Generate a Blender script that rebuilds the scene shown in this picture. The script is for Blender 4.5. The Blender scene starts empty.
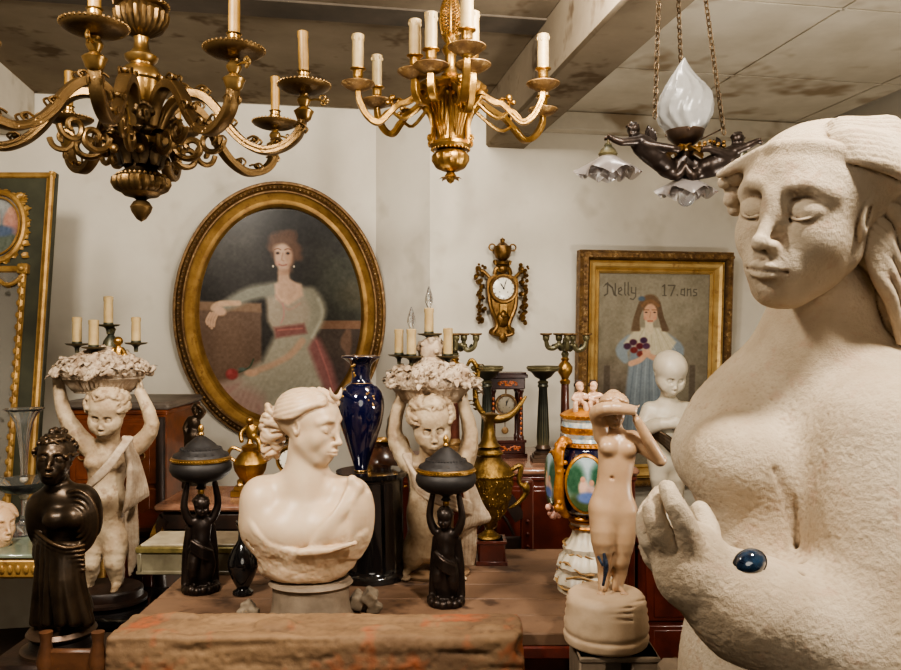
import bpy, math, random
import numpy as np
from mathutils import Matrix, Vector
PI = math.pi
random.seed(7)
COL = bpy.context.scene.collection
F = 800.0; CX = 450.5; HZ = 335.0; CZ = 1.5
def P(px, py, Y):
    """the point of the room seen at that pixel of the photograph, at depth Y"""
    return Vector(((px - CX) / F * Y, Y, CZ + (HZ - py) / F * Y))
def U(Y):            # metres per pixel at depth Y
    return Y / F
def T(x, y=None, z=None):
    return Matrix.Translation(Vector(x) if y is None else Vector((x, y, z)))
def RX(a): return Matrix.Rotation(math.radians(a), 4, 'X')
def RY(a): return Matrix.Rotation(math.radians(a), 4, 'Y')
def RZ(a): return Matrix.Rotation(math.radians(a), 4, 'Z')
def SC(x, y=None, z=None):
    y = x if y is None else y; z = x if z is None else z
    return Matrix.Diagonal((x, y, z, 1))
def align(d):        # rotation taking +Z to direction d
    return Vector((0, 0, 1)).rotation_difference(Vector(d).normalized()).to_matrix().to_4x4()

# ---------------------------------------------------------------- linking
def world_loc(o):
    v = Vector((0, 0, 0))
    while o is not None:
        v += o.location; o = o.parent
    return v
def make_mesh(name, V, Fq, Ft=None, smooth=True, sharp=None):
    me = bpy.data.meshes.new(name)
    V = np.asarray(V, dtype=np.float32)
    loops = []; starts = []; totals = []; n = 0
    me.vertices.add(len(V)); me.vertices.foreach_set('co', V.ravel())
    arrs = []
    for A in (Fq, Ft):
        if A is None or len(A) == 0: continue
        A = np.asarray(A, dtype=np.int32); k = A.shape[1]
        arrs.append(A.ravel()); starts.append(n + np.arange(len(A)) * k); totals.append(np.full(len(A), k)); n += A.size
    L = np.concatenate(arrs)
    me.loops.add(len(L)); me.loops.foreach_set('vertex_index', L)
    st = np.concatenate(starts).astype(np.int32)
    me.polygons.add(len(st)); me.polygons.foreach_set('loop_start', st)
    try: me.polygons.foreach_set('loop_total', np.concatenate(totals).astype(np.int32))
    except Exception: pass
    me.polygons.foreach_set('use_smooth', np.full(len(st), smooth))
    me.update(calc_edges=True); me.validate()
    if sharp is not None and smooth:
        me.set_sharp_from_angle(angle=math.radians(sharp))
    return me
def tag(o, label=None, cat=None, group=None, kind=None):
    if label: o['label'] = label
    if cat: o['category'] = cat
    if group: o['group'] = group
    if kind: o['kind'] = kind
    return o
def thing(name, label, cat, loc, group=None):
    o = bpy.data.objects.new(name, None); COL.objects.link(o)
    o.location = loc; o.empty_display_size = .05
    return tag(o, label, cat, group)
def copy_tree(o, parent=None):
    c = o.copy(); COL.objects.link(c); c.parent = parent
    for ch in list(o.children): copy_tree(ch, c)
    return c

class MB:
    """collects shapes and links them as one mesh object"""
    def __init__(s): s.V = []; s.Q = []; s.Tr = []; s.N = []; s.n = 0; s.C = []; s.hascol = False
    def add(s, V, faces, M=None, quads=None, tris=None):
        V = np.asarray(V, dtype=np.float64)
        if M is not None:
            A = np.array(M); V = V @ A[:3, :3].T + A[:3, 3]
            if np.linalg.det(A[:3, :3]) < 0:
                if faces is not None: faces = [tuple(reversed(f)) for f in faces]
                if quads is not None: quads = np.asarray(quads)[:, ::-1]
                if tris is not None: tris = np.asarray(tris)[:, ::-1]
        if faces is not None:
            for f in faces: 
                f = tuple(i + s.n for i in f)
                (s.Q if len(f) == 4 else s.Tr if len(f) == 3 else s.N).append(f)
        if quads is not None: s.Q.extend((np.asarray(quads) + s.n).tolist())
        if tris is not None: s.Tr.extend((np.asarray(tris) + s.n).tolist())
        s.V.append(V); s.n += len(V)
        return s
    def merge(s, o, M=None):
        V = np.concatenate(o.V); s.add(V, [tuple(f) for f in o.Q + o.Tr + o.N], M); return s
    # lathe about local Z; prof = [(r,z)...]; flute=(n, amp[, zlo, zhi])
    def lathe(s, prof, seg=28, M=None, flute=None, smooth=0):
        prof = list(prof)
        if smooth: prof = [tuple(p) for p in crom(prof, smooth)]
        th = np.arange(seg) / seg * 2 * PI
        V = []; Q = []
        for i, (r, z) in enumerate(prof):
            rr = np.full(seg, max(r, 1e-5))
            if flute and (len(flute) == 2 or flute[2] <= z <= flute[3]):
                rr = rr * (1 + flute[1] * (np.abs(np.cos(th * flute[0] / 2)) - .5))
            V.append(np.stack([rr * np.cos(th), rr * np.sin(th), np.full(seg, z)], 1))
        n = len(prof)
        j = np.arange(seg); j2 = (j + 1) % seg
        for i in range(n - 1):
            Q.append(np.stack([i * seg + j, i * seg + j2, (i + 1) * seg + j2, (i + 1) * seg + j], 1))
        V = np.concatenate(V)
        Q = np.concatenate(Q)
        if prof[0][1] > prof[-1][1]: Q = Q[:, ::-1]
        s.add(V, None, M, quads=Q)
        base = s.n - len(V)
        for i, fl in ((0, True), (n - 1, False)):
            if prof[i][0] > 1e-4:
                ring = [base + i * seg + int(k) for k in j]
                s.N.append(tuple(reversed(ring)) if fl == (prof[0][1] < prof[-1][1]) else tuple(ring))
        return s
    def tube(s, pts, r, seg=8, M=None, flat=None, sm=4, closed=False, cap=True, up=None):
        """round, or (w, h) flat oval / 'box' section, swept along a smooth path"""
        pts = [tuple(p) for p in pts]
        rs = [r] * len(pts) if np.isscalar(r) else list(r)
        A = np.array([list(p) + [q] for p, q in zip(pts, rs)], dtype=float)
        if sm > 1 and len(A) > 2: A = crom(A, sm, closed)
        Pn, R = A[:, :3], A[:, 3]
        n = len(Pn)
        if closed: t = np.roll(Pn, -1, 0) - np.roll(Pn, 1, 0)
        else: t = np.gradient(Pn, axis=0)
        t /= np.linalg.norm(t, axis=1)[:, None] + 1e-12
        if up is None:
            u = np.array([0, 0, 1.]) if abs(t[0][2]) < .9 else np.array([0, 1., 0])
        else: u = np.array(up, dtype=float)
        Us = []
        for i in range(n):
            if up is not None: u = np.array(up, dtype=float)
            u = u - t[i] * np.dot(u, t[i]); u /= np.linalg.norm(u) + 1e-12; Us.append(u.copy())
        Us = np.array(Us); W = np.cross(t, Us)
        if flat is None: sec = [(math.cos(a), math.sin(a)) for a in np.arange(seg) / seg * 2 * PI]
        elif flat == 'box': sec = [(1, 1), (-1, 1), (-1, -1), (1, -1)]
        elif isinstance(flat, tuple) and flat[0] == 'box': sec = [(flat[1] * a, flat[2] * b) for a, b in ((1, .8), (.8, 1), (-.8, 1), (-1, .8), (-1, -.8), (-.8, -1), (.8, -1), (1, -.8))]
        else: sec = [(flat[0] * math.cos(a), flat[1] * math.sin(a)) for a in np.arange(seg) / seg * 2 * PI]
        k = len(sec); sec = np.array(sec)
        V = Pn[:, None, :] + R[:, None, None] * (W[:, None, :] * sec[None, :, 0:1] + Us[:, None, :] * sec[None, :, 1:2])
        j = np.arange(k); j2 = (j + 1) % k; Q = []
        for i in range(n if closed else n - 1):
            i2 = (i + 1) % n
            Q.append(np.stack([i * k + j, i * k + j2, i2 * k + j2, i2 * k + j], 1)[:, ::-1])
        s.add(V.reshape(-1, 3), None, M, quads=np.concatenate(Q))
        if not closed and cap:
            b = s.n - n * k
            fl = M is not None and M.determinant() < 0
            c0 = tuple(b + int(x) for x in j); c1 = tuple(b + (n - 1) * k + int(x) for x in reversed(j))
            s.N += [tuple(reversed(c0)), tuple(reversed(c1))] if fl else [c0, c1]
        return s
    def ball(s, c, r, M=None, seg=12, ring=8, R=None):
        r = (r, r, r) if np.isscalar(r) else r
        B = T(c) @ (R or Matrix.Identity(4)) @ SC(*r)
        if M is not None: B = M @ B
        prof = [(math.sin(PI * i / ring), -math.cos(PI * i / ring)) for i in range(ring + 1)]
        prof[0] = (0, -1); prof[-1] = (0, 1)
        return s.lathe(prof, seg, B)
    def box(s, c, d, M=None, b=None):
        hx, hy, hz = d[0] / 2, d[1] / 2, d[2] / 2
        B = T(c)
        if M is not None: B = M @ B
        if b is None: b = min(d) * .08
        b = min(b, min(d) * .45)
        V = []; idx = {}
        for sx in (-1, 1):
            for sy in (-1, 1):
                for sz in (-1, 1):
                    for ax in range(3):
                        p = [sx * (hx - b), sy * (hy - b), sz * (hz - b)]; p[ax] = (sx * hx, sy * hy, sz * hz)[ax]
                        idx[(sx, sy, sz, ax)] = len(V); V.append(p)
        Fs = []
        g = lambda *k: idx[k]
        for ax in range(3):
            o = [i for i in range(3) if i != ax]
            for sg in (-1, 1):
                ring = []
                for a, c2 in ((-1, -1), (1, -1), (1, 1), (-1, 1)):
                    k = [0, 0, 0]; k[ax] = sg; k[o[0]] = a; k[o[1]] = c2; ring.append(g(*k, ax))
                Fs.append(ring)
        for ax in range(3):      # edges along ax
            o = [i for i in range(3) if i != ax]
            for a in (-1, 1):
                for c2 in (-1, 1):
                    k1 = [0, 0, 0]; k1[ax] = -1; k1[o[0]] = a; k1[o[1]] = c2; k2 = list(k1); k2[ax] = 1
                    Fs.append([g(*k1, o[0]), g(*k2, o[0]), g(*k2, o[1]), g(*k1, o[1])])
        for sx in (-1, 1):
            for sy in (-1, 1):
                for sz in (-1, 1): Fs.append([g(sx, sy, sz, 0), g(sx, sy, sz, 1), g(sx, sy, sz, 2)])
        VV = np.array(V); out = []
        for f in Fs:
            p = VV[f]; nrm = np.cross(p[1] - p[0], p[2] - p[0])
            out.append(tuple(f) if np.dot(nrm, p.mean(0)) > 0 else tuple(reversed(f)))
        return s.add(V, out, B)
    def torus(s, c, R, r, M=None, seg=28, k=8, rot=None, sx=1, sz=1):
        pts = [(R * math.cos(a) * sx, R * math.sin(a) * sz, 0) for a in np.arange(seg) / seg * 2 * PI]
        B = T(c) @ (rot or Matrix.Identity(4))
        if M is not None: B = M @ B
        return s.tube(pts, r, k, B, closed=True, sm=1, up=(0, 0, 1))
    def beads(s, c, R, r, n, M=None, sx=1, sz=1, rot=None, seg=6, ring=4):
        B = T(c) @ (rot or Matrix.Identity(4))
        if M is not None: B = M @ B
        for i in range(n):
            a = 2 * PI * i / n
            s.ball((R * sx * math.cos(a), R * sz * math.sin(a), 0), r, B, seg, ring)
        return s
    def leaf(s, L, w, M, curl=.5, th=.12, ribs=3):
        """a curled acanthus leaf growing along +Z, bending toward +Y at the tip"""
        nu, nv = 7, 5; V = []; 
        for side in (0, 1):
            for i in range(nu):
                t = i / (nu - 1)
                ww = w * (math.sin(PI * min(1, t * .85 + .15)) ** .7) * (1 + .22 * math.sin(t * PI * 2 * ribs)) + 1e-4
                z = L * math.sin(t * curl * PI * .9) / max(.3, curl * PI * .9) if curl > .05 else L * t
                y = L * (1 - math.cos(t * curl * PI * .9)) / max(.3, curl * PI * .9)
                for j in range(nv):
                    u = (j / (nv - 1) - .5) * 2
                    V.append((u * ww * .5, y - abs(u) * w * .18 + (th * w if side else 0), z + abs(u) * 0))
        Q = []
        n0 = nu * nv
        for i in range(nu - 1):
            for j in range(nv - 1):
                a = i * nv + j
                Q.append((a, a + 1, a + nv + 1, a + nv)); Q.append((n0 + a + nv, n0 + a + nv + 1, n0 + a + 1, n0 + a))
        rim = [(i, 0) for i in range(nu)] + [(nu - 1, j) for j in range(1, nv)] + [(i, nv - 1) for i in range(nu - 2, -1, -1)] + [(0, j) for j in range(nv - 2, 0, -1)]
        rid = [a * nv + b for a, b in rim]
        for a, b in zip(rid, rid[1:] + rid[:1]): Q.append((b, a, n0 + a, n0 + b))
        return s.add(V, Q, M)
    def prism(s, poly, d, M=None, b=0):
        """extrude a 2-D outline (x,z) along y from 0 to d"""
        n = len(poly); V = [(x, 0, z) for x, z in poly] + [(x, d, z) for x, z in poly]
        Fs = [tuple(range(n)), tuple(range(2 * n - 1, n - 1, -1))] + [((i + 1) % n, i, n + i, n + (i + 1) % n) for i in range(n)]
        area = sum(poly[i][0] * poly[(i + 1) % n][1] - poly[(i + 1) % n][0] * poly[i][1] for i in range(n))
        if area * d < 0: Fs = [tuple(reversed(f)) for f in Fs]
        return s.add(V, Fs, M)
    def build(s, name, mat, parent=None, sharp=40, loc=None, smooth=True):
        V = np.concatenate(s.V)
        w = world_loc(parent) if parent is not None else Vector(loc) if loc is not None else Vector((0, 0, 0))
        V = V - np.array(w)
        me = bpy.data.meshes.new(name)
        faces = [tuple(f) for f in s.Q] + [tuple(f) for f in s.Tr] + [tuple(f) for f in s.N]
        me.from_pydata(V.tolist(), [], faces)
        me.polygons.foreach_set('use_smooth', np.full(len(me.polygons), smooth))
        me.validate(); me.update()
        if smooth and sharp: me.set_sharp_from_angle(angle=math.radians(sharp))
        return link(name, me, mat, parent, None if parent is not None else w)
def link(name, me, mat, parent=None, loc=None):
    o = bpy.data.objects.new(name, me); COL.objects.link(o)
    if mat is not None: me.materials.append(mat)
    if parent is not None: o.parent = parent
    if loc is not None: o.location = loc
    return o
def crom(P_, k, closed=False):
    P_ = np.array([list(p) for p in P_], dtype=float); n = len(P_); out = []
    rng = range(n) if closed else range(n - 1)
    for i in rng:
        g = (lambda j: P_[j % n]) if closed else (lambda j: P_[min(max(j, 0), n - 1)])
        p0, p1, p2, p3 = g(i - 1), g(i), g(i + 1), g(i + 2)
        for q in range(k):
            t = q / k
            out.append(.5 * ((2 * p1) + (-p0 + p2) * t + (2 * p0 - 5 * p1 + 4 * p2 - p3) * t * t + (-p0 + 3 * p1 - 3 * p2 + p3) * t ** 3))
    if not closed: out.append(P_[-1])
    return np.array(out)

# ---------------------------------------------------------------- sculpting: one continuous surface from blended volumes
def vnoise(p, seed=0):
    """smooth value noise on points (n,3) -> (-1..1)"""
    p = np.asarray(p, dtype=np.float64); i = np.floor(p).astype(np.int64); f = p - i; f = f * f * (3 - 2 * f)
    def h(ix, iy, iz):
        n = (ix * 374761393 + iy * 668265263 + iz * 2147483647 + seed * 974634777) & 0xffffffff
        n = ((n ^ (n >> 13)) * 1274126177) & 0xffffffff
        return ((n ^ (n >> 16)) & 0xffff) / 32767.5 - 1
    r = 0
    for dx in (0, 1):
        for dy in (0, 1):
            for dz in (0, 1):
                w = (f[:, 0] if dx else 1 - f[:, 0]) * (f[:, 1] if dy else 1 - f[:, 1]) * (f[:, 2] if dz else 1 - f[:, 2])
                r = r + w * h(i[:, 0] + dx, i[:, 1] + dy, i[:, 2] + dz)
    return r
class Sculpt:
    def __init__(s, res): s.res = res; s.ops = []; s.M = Matrix.Identity(4); s.k = .01; s.mirror = False
    def frame(s, M): s.M = M.copy(); return s
    def _pt(s, p): return np.array(s.M @ Vector(p))
    def _sc(s): return abs(s.M.determinant()) ** (1 / 3)
    def ell(s, c, r, k=None, rot=None, cut=False, mir=False):
        r = (r, r, r) if np.isscalar(r) else r
        q = s._sc(); k = s.k if k is None else k
        def put(c, rot):
            R = s.M.to_3x3() @ (rot.to_3x3() if rot is not None else Matrix.Identity(3))
            R = np.array(R) / q
            s.ops.append(('e', s._pt(c), np.array(r) * q, R, k * q, cut))
        put(c, rot)
        if mir:
            MX = Matrix.Diagonal((-1, 1, 1))
            rr = (MX @ (rot.to_3x3() if rot is not None else Matrix.Identity(3)) @ MX)
            put((-c[0], c[1], c[2]), rr)
        return s
    def cap(s, a, b, r1, r2=None, k=None, cut=False, mir=False):
        r2 = r1 if r2 is None else r2; q = s._sc(); k = s.k if k is None else k
        s.ops.append(('c', s._pt(a), s._pt(b), r1 * q, r2 * q, k * q, cut))
        if mir: s.ops.append(('c', s._pt((-a[0], a[1], a[2])), s._pt((-b[0], b[1], b[2])), r1 * q, r2 * q, k * q, cut))
        return s
    def chain(s, pts, r, k=None, cut=False, mir=False, sm=1):
        rs = [r] * len(pts) if np.isscalar(r) else list(r)
        A = np.array([list(p) + [q] for p, q in zip(pts, rs)], dtype=float)
        if sm > 1: A = crom(A, sm)
        q = s._sc(); k = s.k if k is None else k
        for sg in ((1, -1) if mir else (1,)):
            s.ops.append(('h', np.array([s._pt((p[0] * sg, p[1], p[2])) for p in A]), A[:, 3] * q, k * q, cut))
        return s
    def box(s, c, d, rnd=.0, k=None, rot=None, cut=False):
        q = s._sc(); k = s.k if k is None else k
        R = np.array(s.M.to_3x3() @ (rot.to_3x3() if rot is not None else Matrix.Identity(3))) / q
        s.ops.append(('b', s._pt(c), np.array(d) * .5 * q, R, rnd * q, k * q, cut)); return s
    def cyl(s, a, b, r1, r2=None, rnd=.003, k=None, cut=False):
        """flat-ended tapered cylinder"""
        q = s._sc(); k = s.k if k is None else k; r2 = r1 if r2 is None else r2
        s.ops.append(('y', s._pt(a), s._pt(b), r1 * q, r2 * q, rnd * q, k * q, cut)); return s
    def bounds(s, op):
        t = op[0]
        if t == 'h': r = op[2][:, None]; return (op[1] - r).min(0), (op[1] + r).max(0)
        if t == 'e': m = np.abs(op[3]) @ op[2]; return op[1] - m, op[1] + m
        if t == 'c': r = max(op[3], op[4]); return np.minimum(op[1], op[2]) - r, np.maximum(op[1], op[2]) + r
        if t == 'y': r = max(op[3], op[4]); return np.minimum(op[1], op[2]) - r, np.maximum(op[1], op[2]) + r
        if t == 'b': m = np.abs(op[3]) @ op[2]; return op[1] - m, op[1] + m
    def mesh(s, disp=None, smooth=1, clip=None):
        h = s.res
        bs = [s.bounds(o) for o in s.ops if not o[-1]]
        lo = np.min([b[0] for b in bs], 0) - 4 * h; hi = np.max([b[1] for b in bs], 0) + 4 * h
        if clip is not None: lo = np.maximum(lo, clip[0]); hi = np.minimum(hi, clip[1])
        n = np.ceil((hi - lo) / h).astype(int) + 1
        D = np.full(n, 9.0, dtype=np.float32)
        ax = [(lo[i] + np.arange(n[i]) * h).astype(np.float32) for i in range(3)]
        km = [0.] * (len(s.ops) + 1)
        for q in range(len(s.ops) - 1, -1, -1): km[q] = max(km[q + 1], s.ops[q][-2])
        for oi, op in enumerate(s.ops):
            k = op[-2]; b0, b1 = s.bounds(op); pad = 1.25 * km[oi] + 3 * h
            i0 = np.clip(np.floor((b0 - pad - lo) / h).astype(int), 0, n); i1 = np.clip(np.ceil((b1 + pad - lo) / h).astype(int) + 1, 0, n)
            if np.any(i1 <= i0): continue
            sl = tuple(slice(a, b) for a, b in zip(i0, i1))
            X = ax[0][sl[0]][:, None, None]; Y = ax[1][sl[1]][None, :, None]; Z = ax[2][sl[2]][None, None, :]
            t = op[0]; c = op[1].astype(np.float32)
            if t == 'h':
                d = None
                for q in range(len(c) - 1):
                    e = c[q + 1] - c[q]; L2 = float(e @ e) + 1e-12; x = X - c[q][0]; y = Y - c[q][1]; z = Z - c[q][2]
                    tt = np.clip((x * e[0] + y * e[1] + z * e[2]) / L2, 0, 1)
                    dd = np.sqrt((x - tt * e[0]) ** 2 + (y - tt * e[1]) ** 2 + (z - tt * e[2]) ** 2) - np.float32(op[2][q]) - tt * np.float32(op[2][q + 1] - op[2][q])
                    d = dd if d is None else np.minimum(d, dd)
            elif t in 'eb':
                R = op[3].astype(np.float32); x = X - c[0]; y = Y - c[1]; z = Z - c[2]
                u = x * R[0, 0] + y * R[1, 0] + z * R[2, 0]; v = x * R[0, 1] + y * R[1, 1] + z * R[2, 1]; w = x * R[0, 2] + y * R[1, 2] + z * R[2, 2]
                if t == 'e':
                    r = op[2].astype(np.float32)
                    k0 = np.sqrt((u / r[0]) ** 2 + (v / r[1]) ** 2 + (w / r[2]) ** 2); k1 = np.sqrt((u / r[0] ** 2) ** 2 + (v / r[1] ** 2) ** 2 + (w / r[2] ** 2) ** 2)
                    d = k0 * (k0 - 1) / np.maximum(k1, 1e-6)
                else:
                    r = op[2] - op[4]
                    a, b_, c_ = np.abs(u) - r[0], np.abs(v) - r[1], np.abs(w) - r[2]
                    d = np.sqrt(np.maximum(a, 0) ** 2 + np.maximum(b_, 0) ** 2 + np.maximum(c_, 0) ** 2) + np.minimum(np.maximum(a, np.maximum(b_, c_)), 0) - op[4]
            else:
                e = (op[2] - op[1]).astype(np.float32); L2 = float(e @ e) + 1e-12
                x = X - c[0]; y = Y - c[1]; z = Z - c[2]
                tt = (x * e[0] + y * e[1] + z * e[2]) / L2
                if t == 'c':
                    tt = np.clip(tt, 0, 1)
                    d = np.sqrt((x - tt * e[0]) ** 2 + (y - tt * e[1]) ** 2 + (z - tt * e[2]) ** 2) - (op[3] + tt * (op[4] - op[3]))
                else:
                    L = math.sqrt(L2); rad = np.sqrt((x - tt * e[0]) ** 2 + (y - tt * e[1]) ** 2 + (z - tt * e[2]) ** 2)
                    rn = op[5]; a = rad - (op[3] + np.clip(tt, 0, 1) * (op[4] - op[3])) + rn; b_ = np.abs(tt - .5) * L - L / 2 + rn
                    d = np.sqrt(np.maximum(a, 0) ** 2 + np.maximum(b_, 0) ** 2) + np.minimum(np.maximum(a, b_), 0) - rn
            A = D[sl]
            if op[-1]:
                if k > 0: hh = np.maximum(k - np.abs(A + d), 0) / k; A = np.maximum(A, -d) + hh * hh * k * .25
                else: A = np.maximum(A, -d)
            else:
                if k > 0: hh = np.maximum(k - np.abs(A - d), 0) / k; A = np.minimum(A, d) - hh * hh * k * .25
                else: A = np.minimum(A, d)
            D[sl] = A
        # surface nets
        ins = D < 0
        cs = ins[:-1, :-1, :-1].astype(np.int8)
        cnt = np.zeros(np.array(n) - 1, dtype=np.int8)
        for dx in (0, 1):
            for dy in (0, 1):
                for dz in (0, 1):
                    cnt += ins[dx:n[0] - 1 + dx, dy:n[1] - 1 + dy, dz:n[2] - 1 + dz]
        act = (cnt > 0) & (cnt < 8)
        I = np.argwhere(act); idx = -np.ones(act.shape, dtype=np.int32); idx[act] = np.arange(len(I))
        acc = np.zeros((len(I), 3)); num = np.zeros(len(I))
        cr = [(0, 0, 0), (1, 0, 0), (0, 1, 0), (1, 1, 0), (0, 0, 1), (1, 0, 1), (0, 1, 1), (1, 1, 1)]
        cv = [D[I[:, 0] + c[0], I[:, 1] + c[1], I[:, 2] + c[2]] for c in cr]
        for a in range(8):
            for b in range(a + 1, 8):
                df = [cr[b][q] - cr[a][q] for q in range(3)]
                if sum(abs(q) for q in df) != 1: continue
                m = (cv[a] < 0) != (cv[b] < 0)
                t = np.where(m, cv[a] / (cv[a] - cv[b] + 1e-12), 0)
                for q in range(3): acc[:, q] += np.where(m, cr[a][q] + t * df[q], 0)
                num += m
        V = lo + (I + acc / num[:, None]) * h
        Q = []
        for axn in range(3):
            o = [(axn + 1) % 3, (axn + 2) % 3]
            sl0 = [slice(1, n[q] - 1) for q in range(3)]; sl0[axn] = slice(0, n[axn] - 1)
            sl1 = list(sl0); sl1[axn] = slice(1, n[axn])
            a = ins[tuple(sl0)]; b = ins[tuple(sl1)]
            for flip, msk in ((False, a & ~b), (True, ~a & b)):
                E = np.argwhere(msk)
                if len(E) == 0: continue
                off = np.ones(3, dtype=int); off[axn] = 0; E = E + off
                def g(d0, d1):
                    J = E.copy(); J[:, o[0]] += d0; J[:, o[1]] += d1
                    return idx[J[:, 0], J[:, 1], J[:, 2]]
                q4 = np.stack([g(-1, -1), g(0, -1), g(0, 0), g(-1, 0)], 1)
                if flip: q4 = q4[:, ::-1]
                Q.append(q4)
        Q = np.concatenate(Q); Q = Q[(Q >= 0).all(1)]
        for _ in range(smooth):
            S = np.zeros_like(V); c = np.zeros(len(V))
            for a in range(4):
                b = (a + 1) % 4
                np.add.at(S, Q[:, a], V[Q[:, b]]); np.add.at(c, Q[:, a], 1)
                np.add.at(S, Q[:, b], V[Q[:, a]]); np.add.at(c, Q[:, b], 1)
            V = V * .5 + .5 * S / np.maximum(c, 1)[:, None]
        if disp is not None:
            fn = np.cross(V[Q[:, 2]] - V[Q[:, 0]], V[Q[:, 3]] - V[Q[:, 1]])
            N = np.zeros_like(V)
            for a in range(4): np.add.at(N, Q[:, a], fn)
            N /= np.linalg.norm(N, axis=1)[:, None] + 1e-12
            V = V + N * disp(V, N)[:, None]
        return V, Q
    def build(s, name, mat, parent=None, loc=None, disp=None, smooth=1, clip=None):
        V, Q = s.mesh(disp, smooth, clip)
        w = world_loc(parent) if parent is not None else Vector(loc) if loc is not None else Vector((0, 0, 0))
        me = make_mesh(name, V - np.array(w), Q)
        return link(name, me, mat, parent, None if parent is not None else w)

# ---------------------------------------------------------------- materials
MATS = {}
def mat(name, col, col2=None, rough=.5, metal=0., nscale=6., bump=0., bscale=80., cavity=None, cav=(.42, .5), edge=None, spec=.5,
        sss=0., coat=0., rough2=None, dust=None, detail=6., ior=None, mixp=(.35, .65), spots=None, sscale=30.):
    if name in MATS: return MATS[name]
    m = bpy.data.materials.new(name); m.use_nodes = True; nt = m.node_tree; N = nt.nodes; L = nt.links
    b = N['Principled BSDF']; c3 = lambda c: (c[0], c[1], c[2], 1)
    tc = N.new('ShaderNodeTexCoord')
    def ramp(src, p0, p1, a, c):
        r = N.new('ShaderNodeValToRGB'); r.color_ramp.elements[0].position = p0; r.color_ramp.elements[1].position = p1
        r.color_ramp.elements[0].color = a; r.color_ramp.elements[1].color = c; L.new(src, r.inputs[0]); return r.outputs[0]
    def noise(sc, det=6., rg=.6, dist=0.):
        n = N.new('ShaderNodeTexNoise'); n.inputs['Scale'].default_value = sc; n.inputs['Detail'].default_value = det
        n.inputs['Roughness'].default_value = rg; n.inputs['Distortion'].default_value = dist; L.new(tc.outputs['Object'], n.inputs['Vector']); return n.outputs['Fac']
    def mix(fac, a, c, mode='MIX'):
        x = N.new('ShaderNodeMix'); x.data_type = 'RGBA'; x.blend_type = mode
        if hasattr(fac, 'node'): L.new(fac, x.inputs[0])
        else: x.inputs[0].default_value = fac
        for s_, i in ((a, 6), (c, 7)):
            if hasattr(s_, 'node'): L.new(s_, x.inputs[i])
            else: x.inputs[i].default_value = s_
        return x.outputs[2]
    color = c3(col); W = (1, 1, 1, 1); K = (0, 0, 0, 1)
    if col2 is not None: color = mix(ramp(noise(nscale, detail), mixp[0], mixp[1], K, W), c3(col), c3(col2))
    if spots is not None:
        color = mix(ramp(noise(sscale, 3, .7), .56, .68, K, W), color, c3(spots))
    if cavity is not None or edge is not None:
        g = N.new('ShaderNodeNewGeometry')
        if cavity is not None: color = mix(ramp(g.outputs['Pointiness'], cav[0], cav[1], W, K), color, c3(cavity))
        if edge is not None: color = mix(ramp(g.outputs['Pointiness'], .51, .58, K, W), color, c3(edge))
    if dust is not None:
        g2 = N.new('ShaderNodeNewGeometry'); sx = N.new('ShaderNodeSeparateXYZ'); L.new(g2.outputs['Normal'], sx.inputs[0])
        mm = N.new('ShaderNodeMath'); mm.operation = 'MULTIPLY'; L.new(ramp(sx.outputs['Z'], .35, 1., K, (.8, .8, .8, 1)), mm.inputs[0]); L.new(noise(nscale * 3), mm.inputs[1])
        color = mix(mm.outputs[0], color, c3(dust))
    if hasattr(color, 'node'): L.new(color, b.inputs['Base Color'])
    else: b.inputs['Base Color'].default_value = color
    b.inputs['Metallic'].default_value = metal; b.inputs['Specular IOR Level'].default_value = spec
    if rough2 is not None: L.new(ramp(noise(nscale * 2), .35, .65, (rough,) * 3 + (1,), (rough2,) * 3 + (1,)), b.inputs['Roughness'])
    else: b.inputs['Roughness'].default_value = rough
    if sss: 
        b.inputs['Subsurface Weight'].default_value = sss; b.inputs['Subsurface Scale'].default_value = .01
        b.inputs['Subsurface Radius'].default_value = (1, .6, .4)
    b.inputs['Coat Weight'].default_value = coat
    if bump:
        bn = N.new('ShaderNodeBump'); bn.inputs['Strength'].default_value = bump; bn.inputs['Distance'].default_value = .003
        L.new(noise(bscale, 8, .65), bn.inputs['Height']); L.new(bn.outputs[0], b.inputs['Normal'])
    MATS[name] = m
    return m
def glass(name, col=(1, 1, 1), rough=.05, trans=1., alpha=1.):
    m = bpy.data.materials.new(name); m.use_nodes = True; b = m.node_tree.nodes['Principled BSDF']
    b.inputs['Base Color'].default_value = (*col, 1); b.inputs['Roughness'].default_value = rough
    b.inputs['Transmission Weight'].default_value = trans; b.inputs['IOR'].default_value = 1.45; b.inputs['Alpha'].default_value = alpha
    return m
def srgb(r, g, b):
    f = lambda c: ((c / 255 + .055) / 1.055) ** 2.4 if c > 10 else c / 255 / 12.92
    return (f(r), f(g), f(b))
# ---------------------------------------------------------------- palette
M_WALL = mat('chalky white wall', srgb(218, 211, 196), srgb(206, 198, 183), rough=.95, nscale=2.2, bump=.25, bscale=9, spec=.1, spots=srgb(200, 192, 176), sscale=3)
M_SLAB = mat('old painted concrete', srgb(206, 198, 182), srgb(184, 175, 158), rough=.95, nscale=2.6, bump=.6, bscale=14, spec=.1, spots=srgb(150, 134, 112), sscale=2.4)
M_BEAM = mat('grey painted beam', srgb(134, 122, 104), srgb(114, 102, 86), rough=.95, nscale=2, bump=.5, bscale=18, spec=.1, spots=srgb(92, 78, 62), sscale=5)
M_FLOOR = mat('dark floor', srgb(60, 45, 34), srgb(38, 28, 22), rough=.8, nscale=5)
M_OLDBRASS = mat('dark old brass', srgb(80, 64, 42), srgb(46, 36, 25), rough=.42, metal=.9, nscale=30, cavity=srgb(30, 18, 9), cav=(.44, .5), edge=srgb(112, 88, 56), bump=.3, bscale=160)
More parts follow.
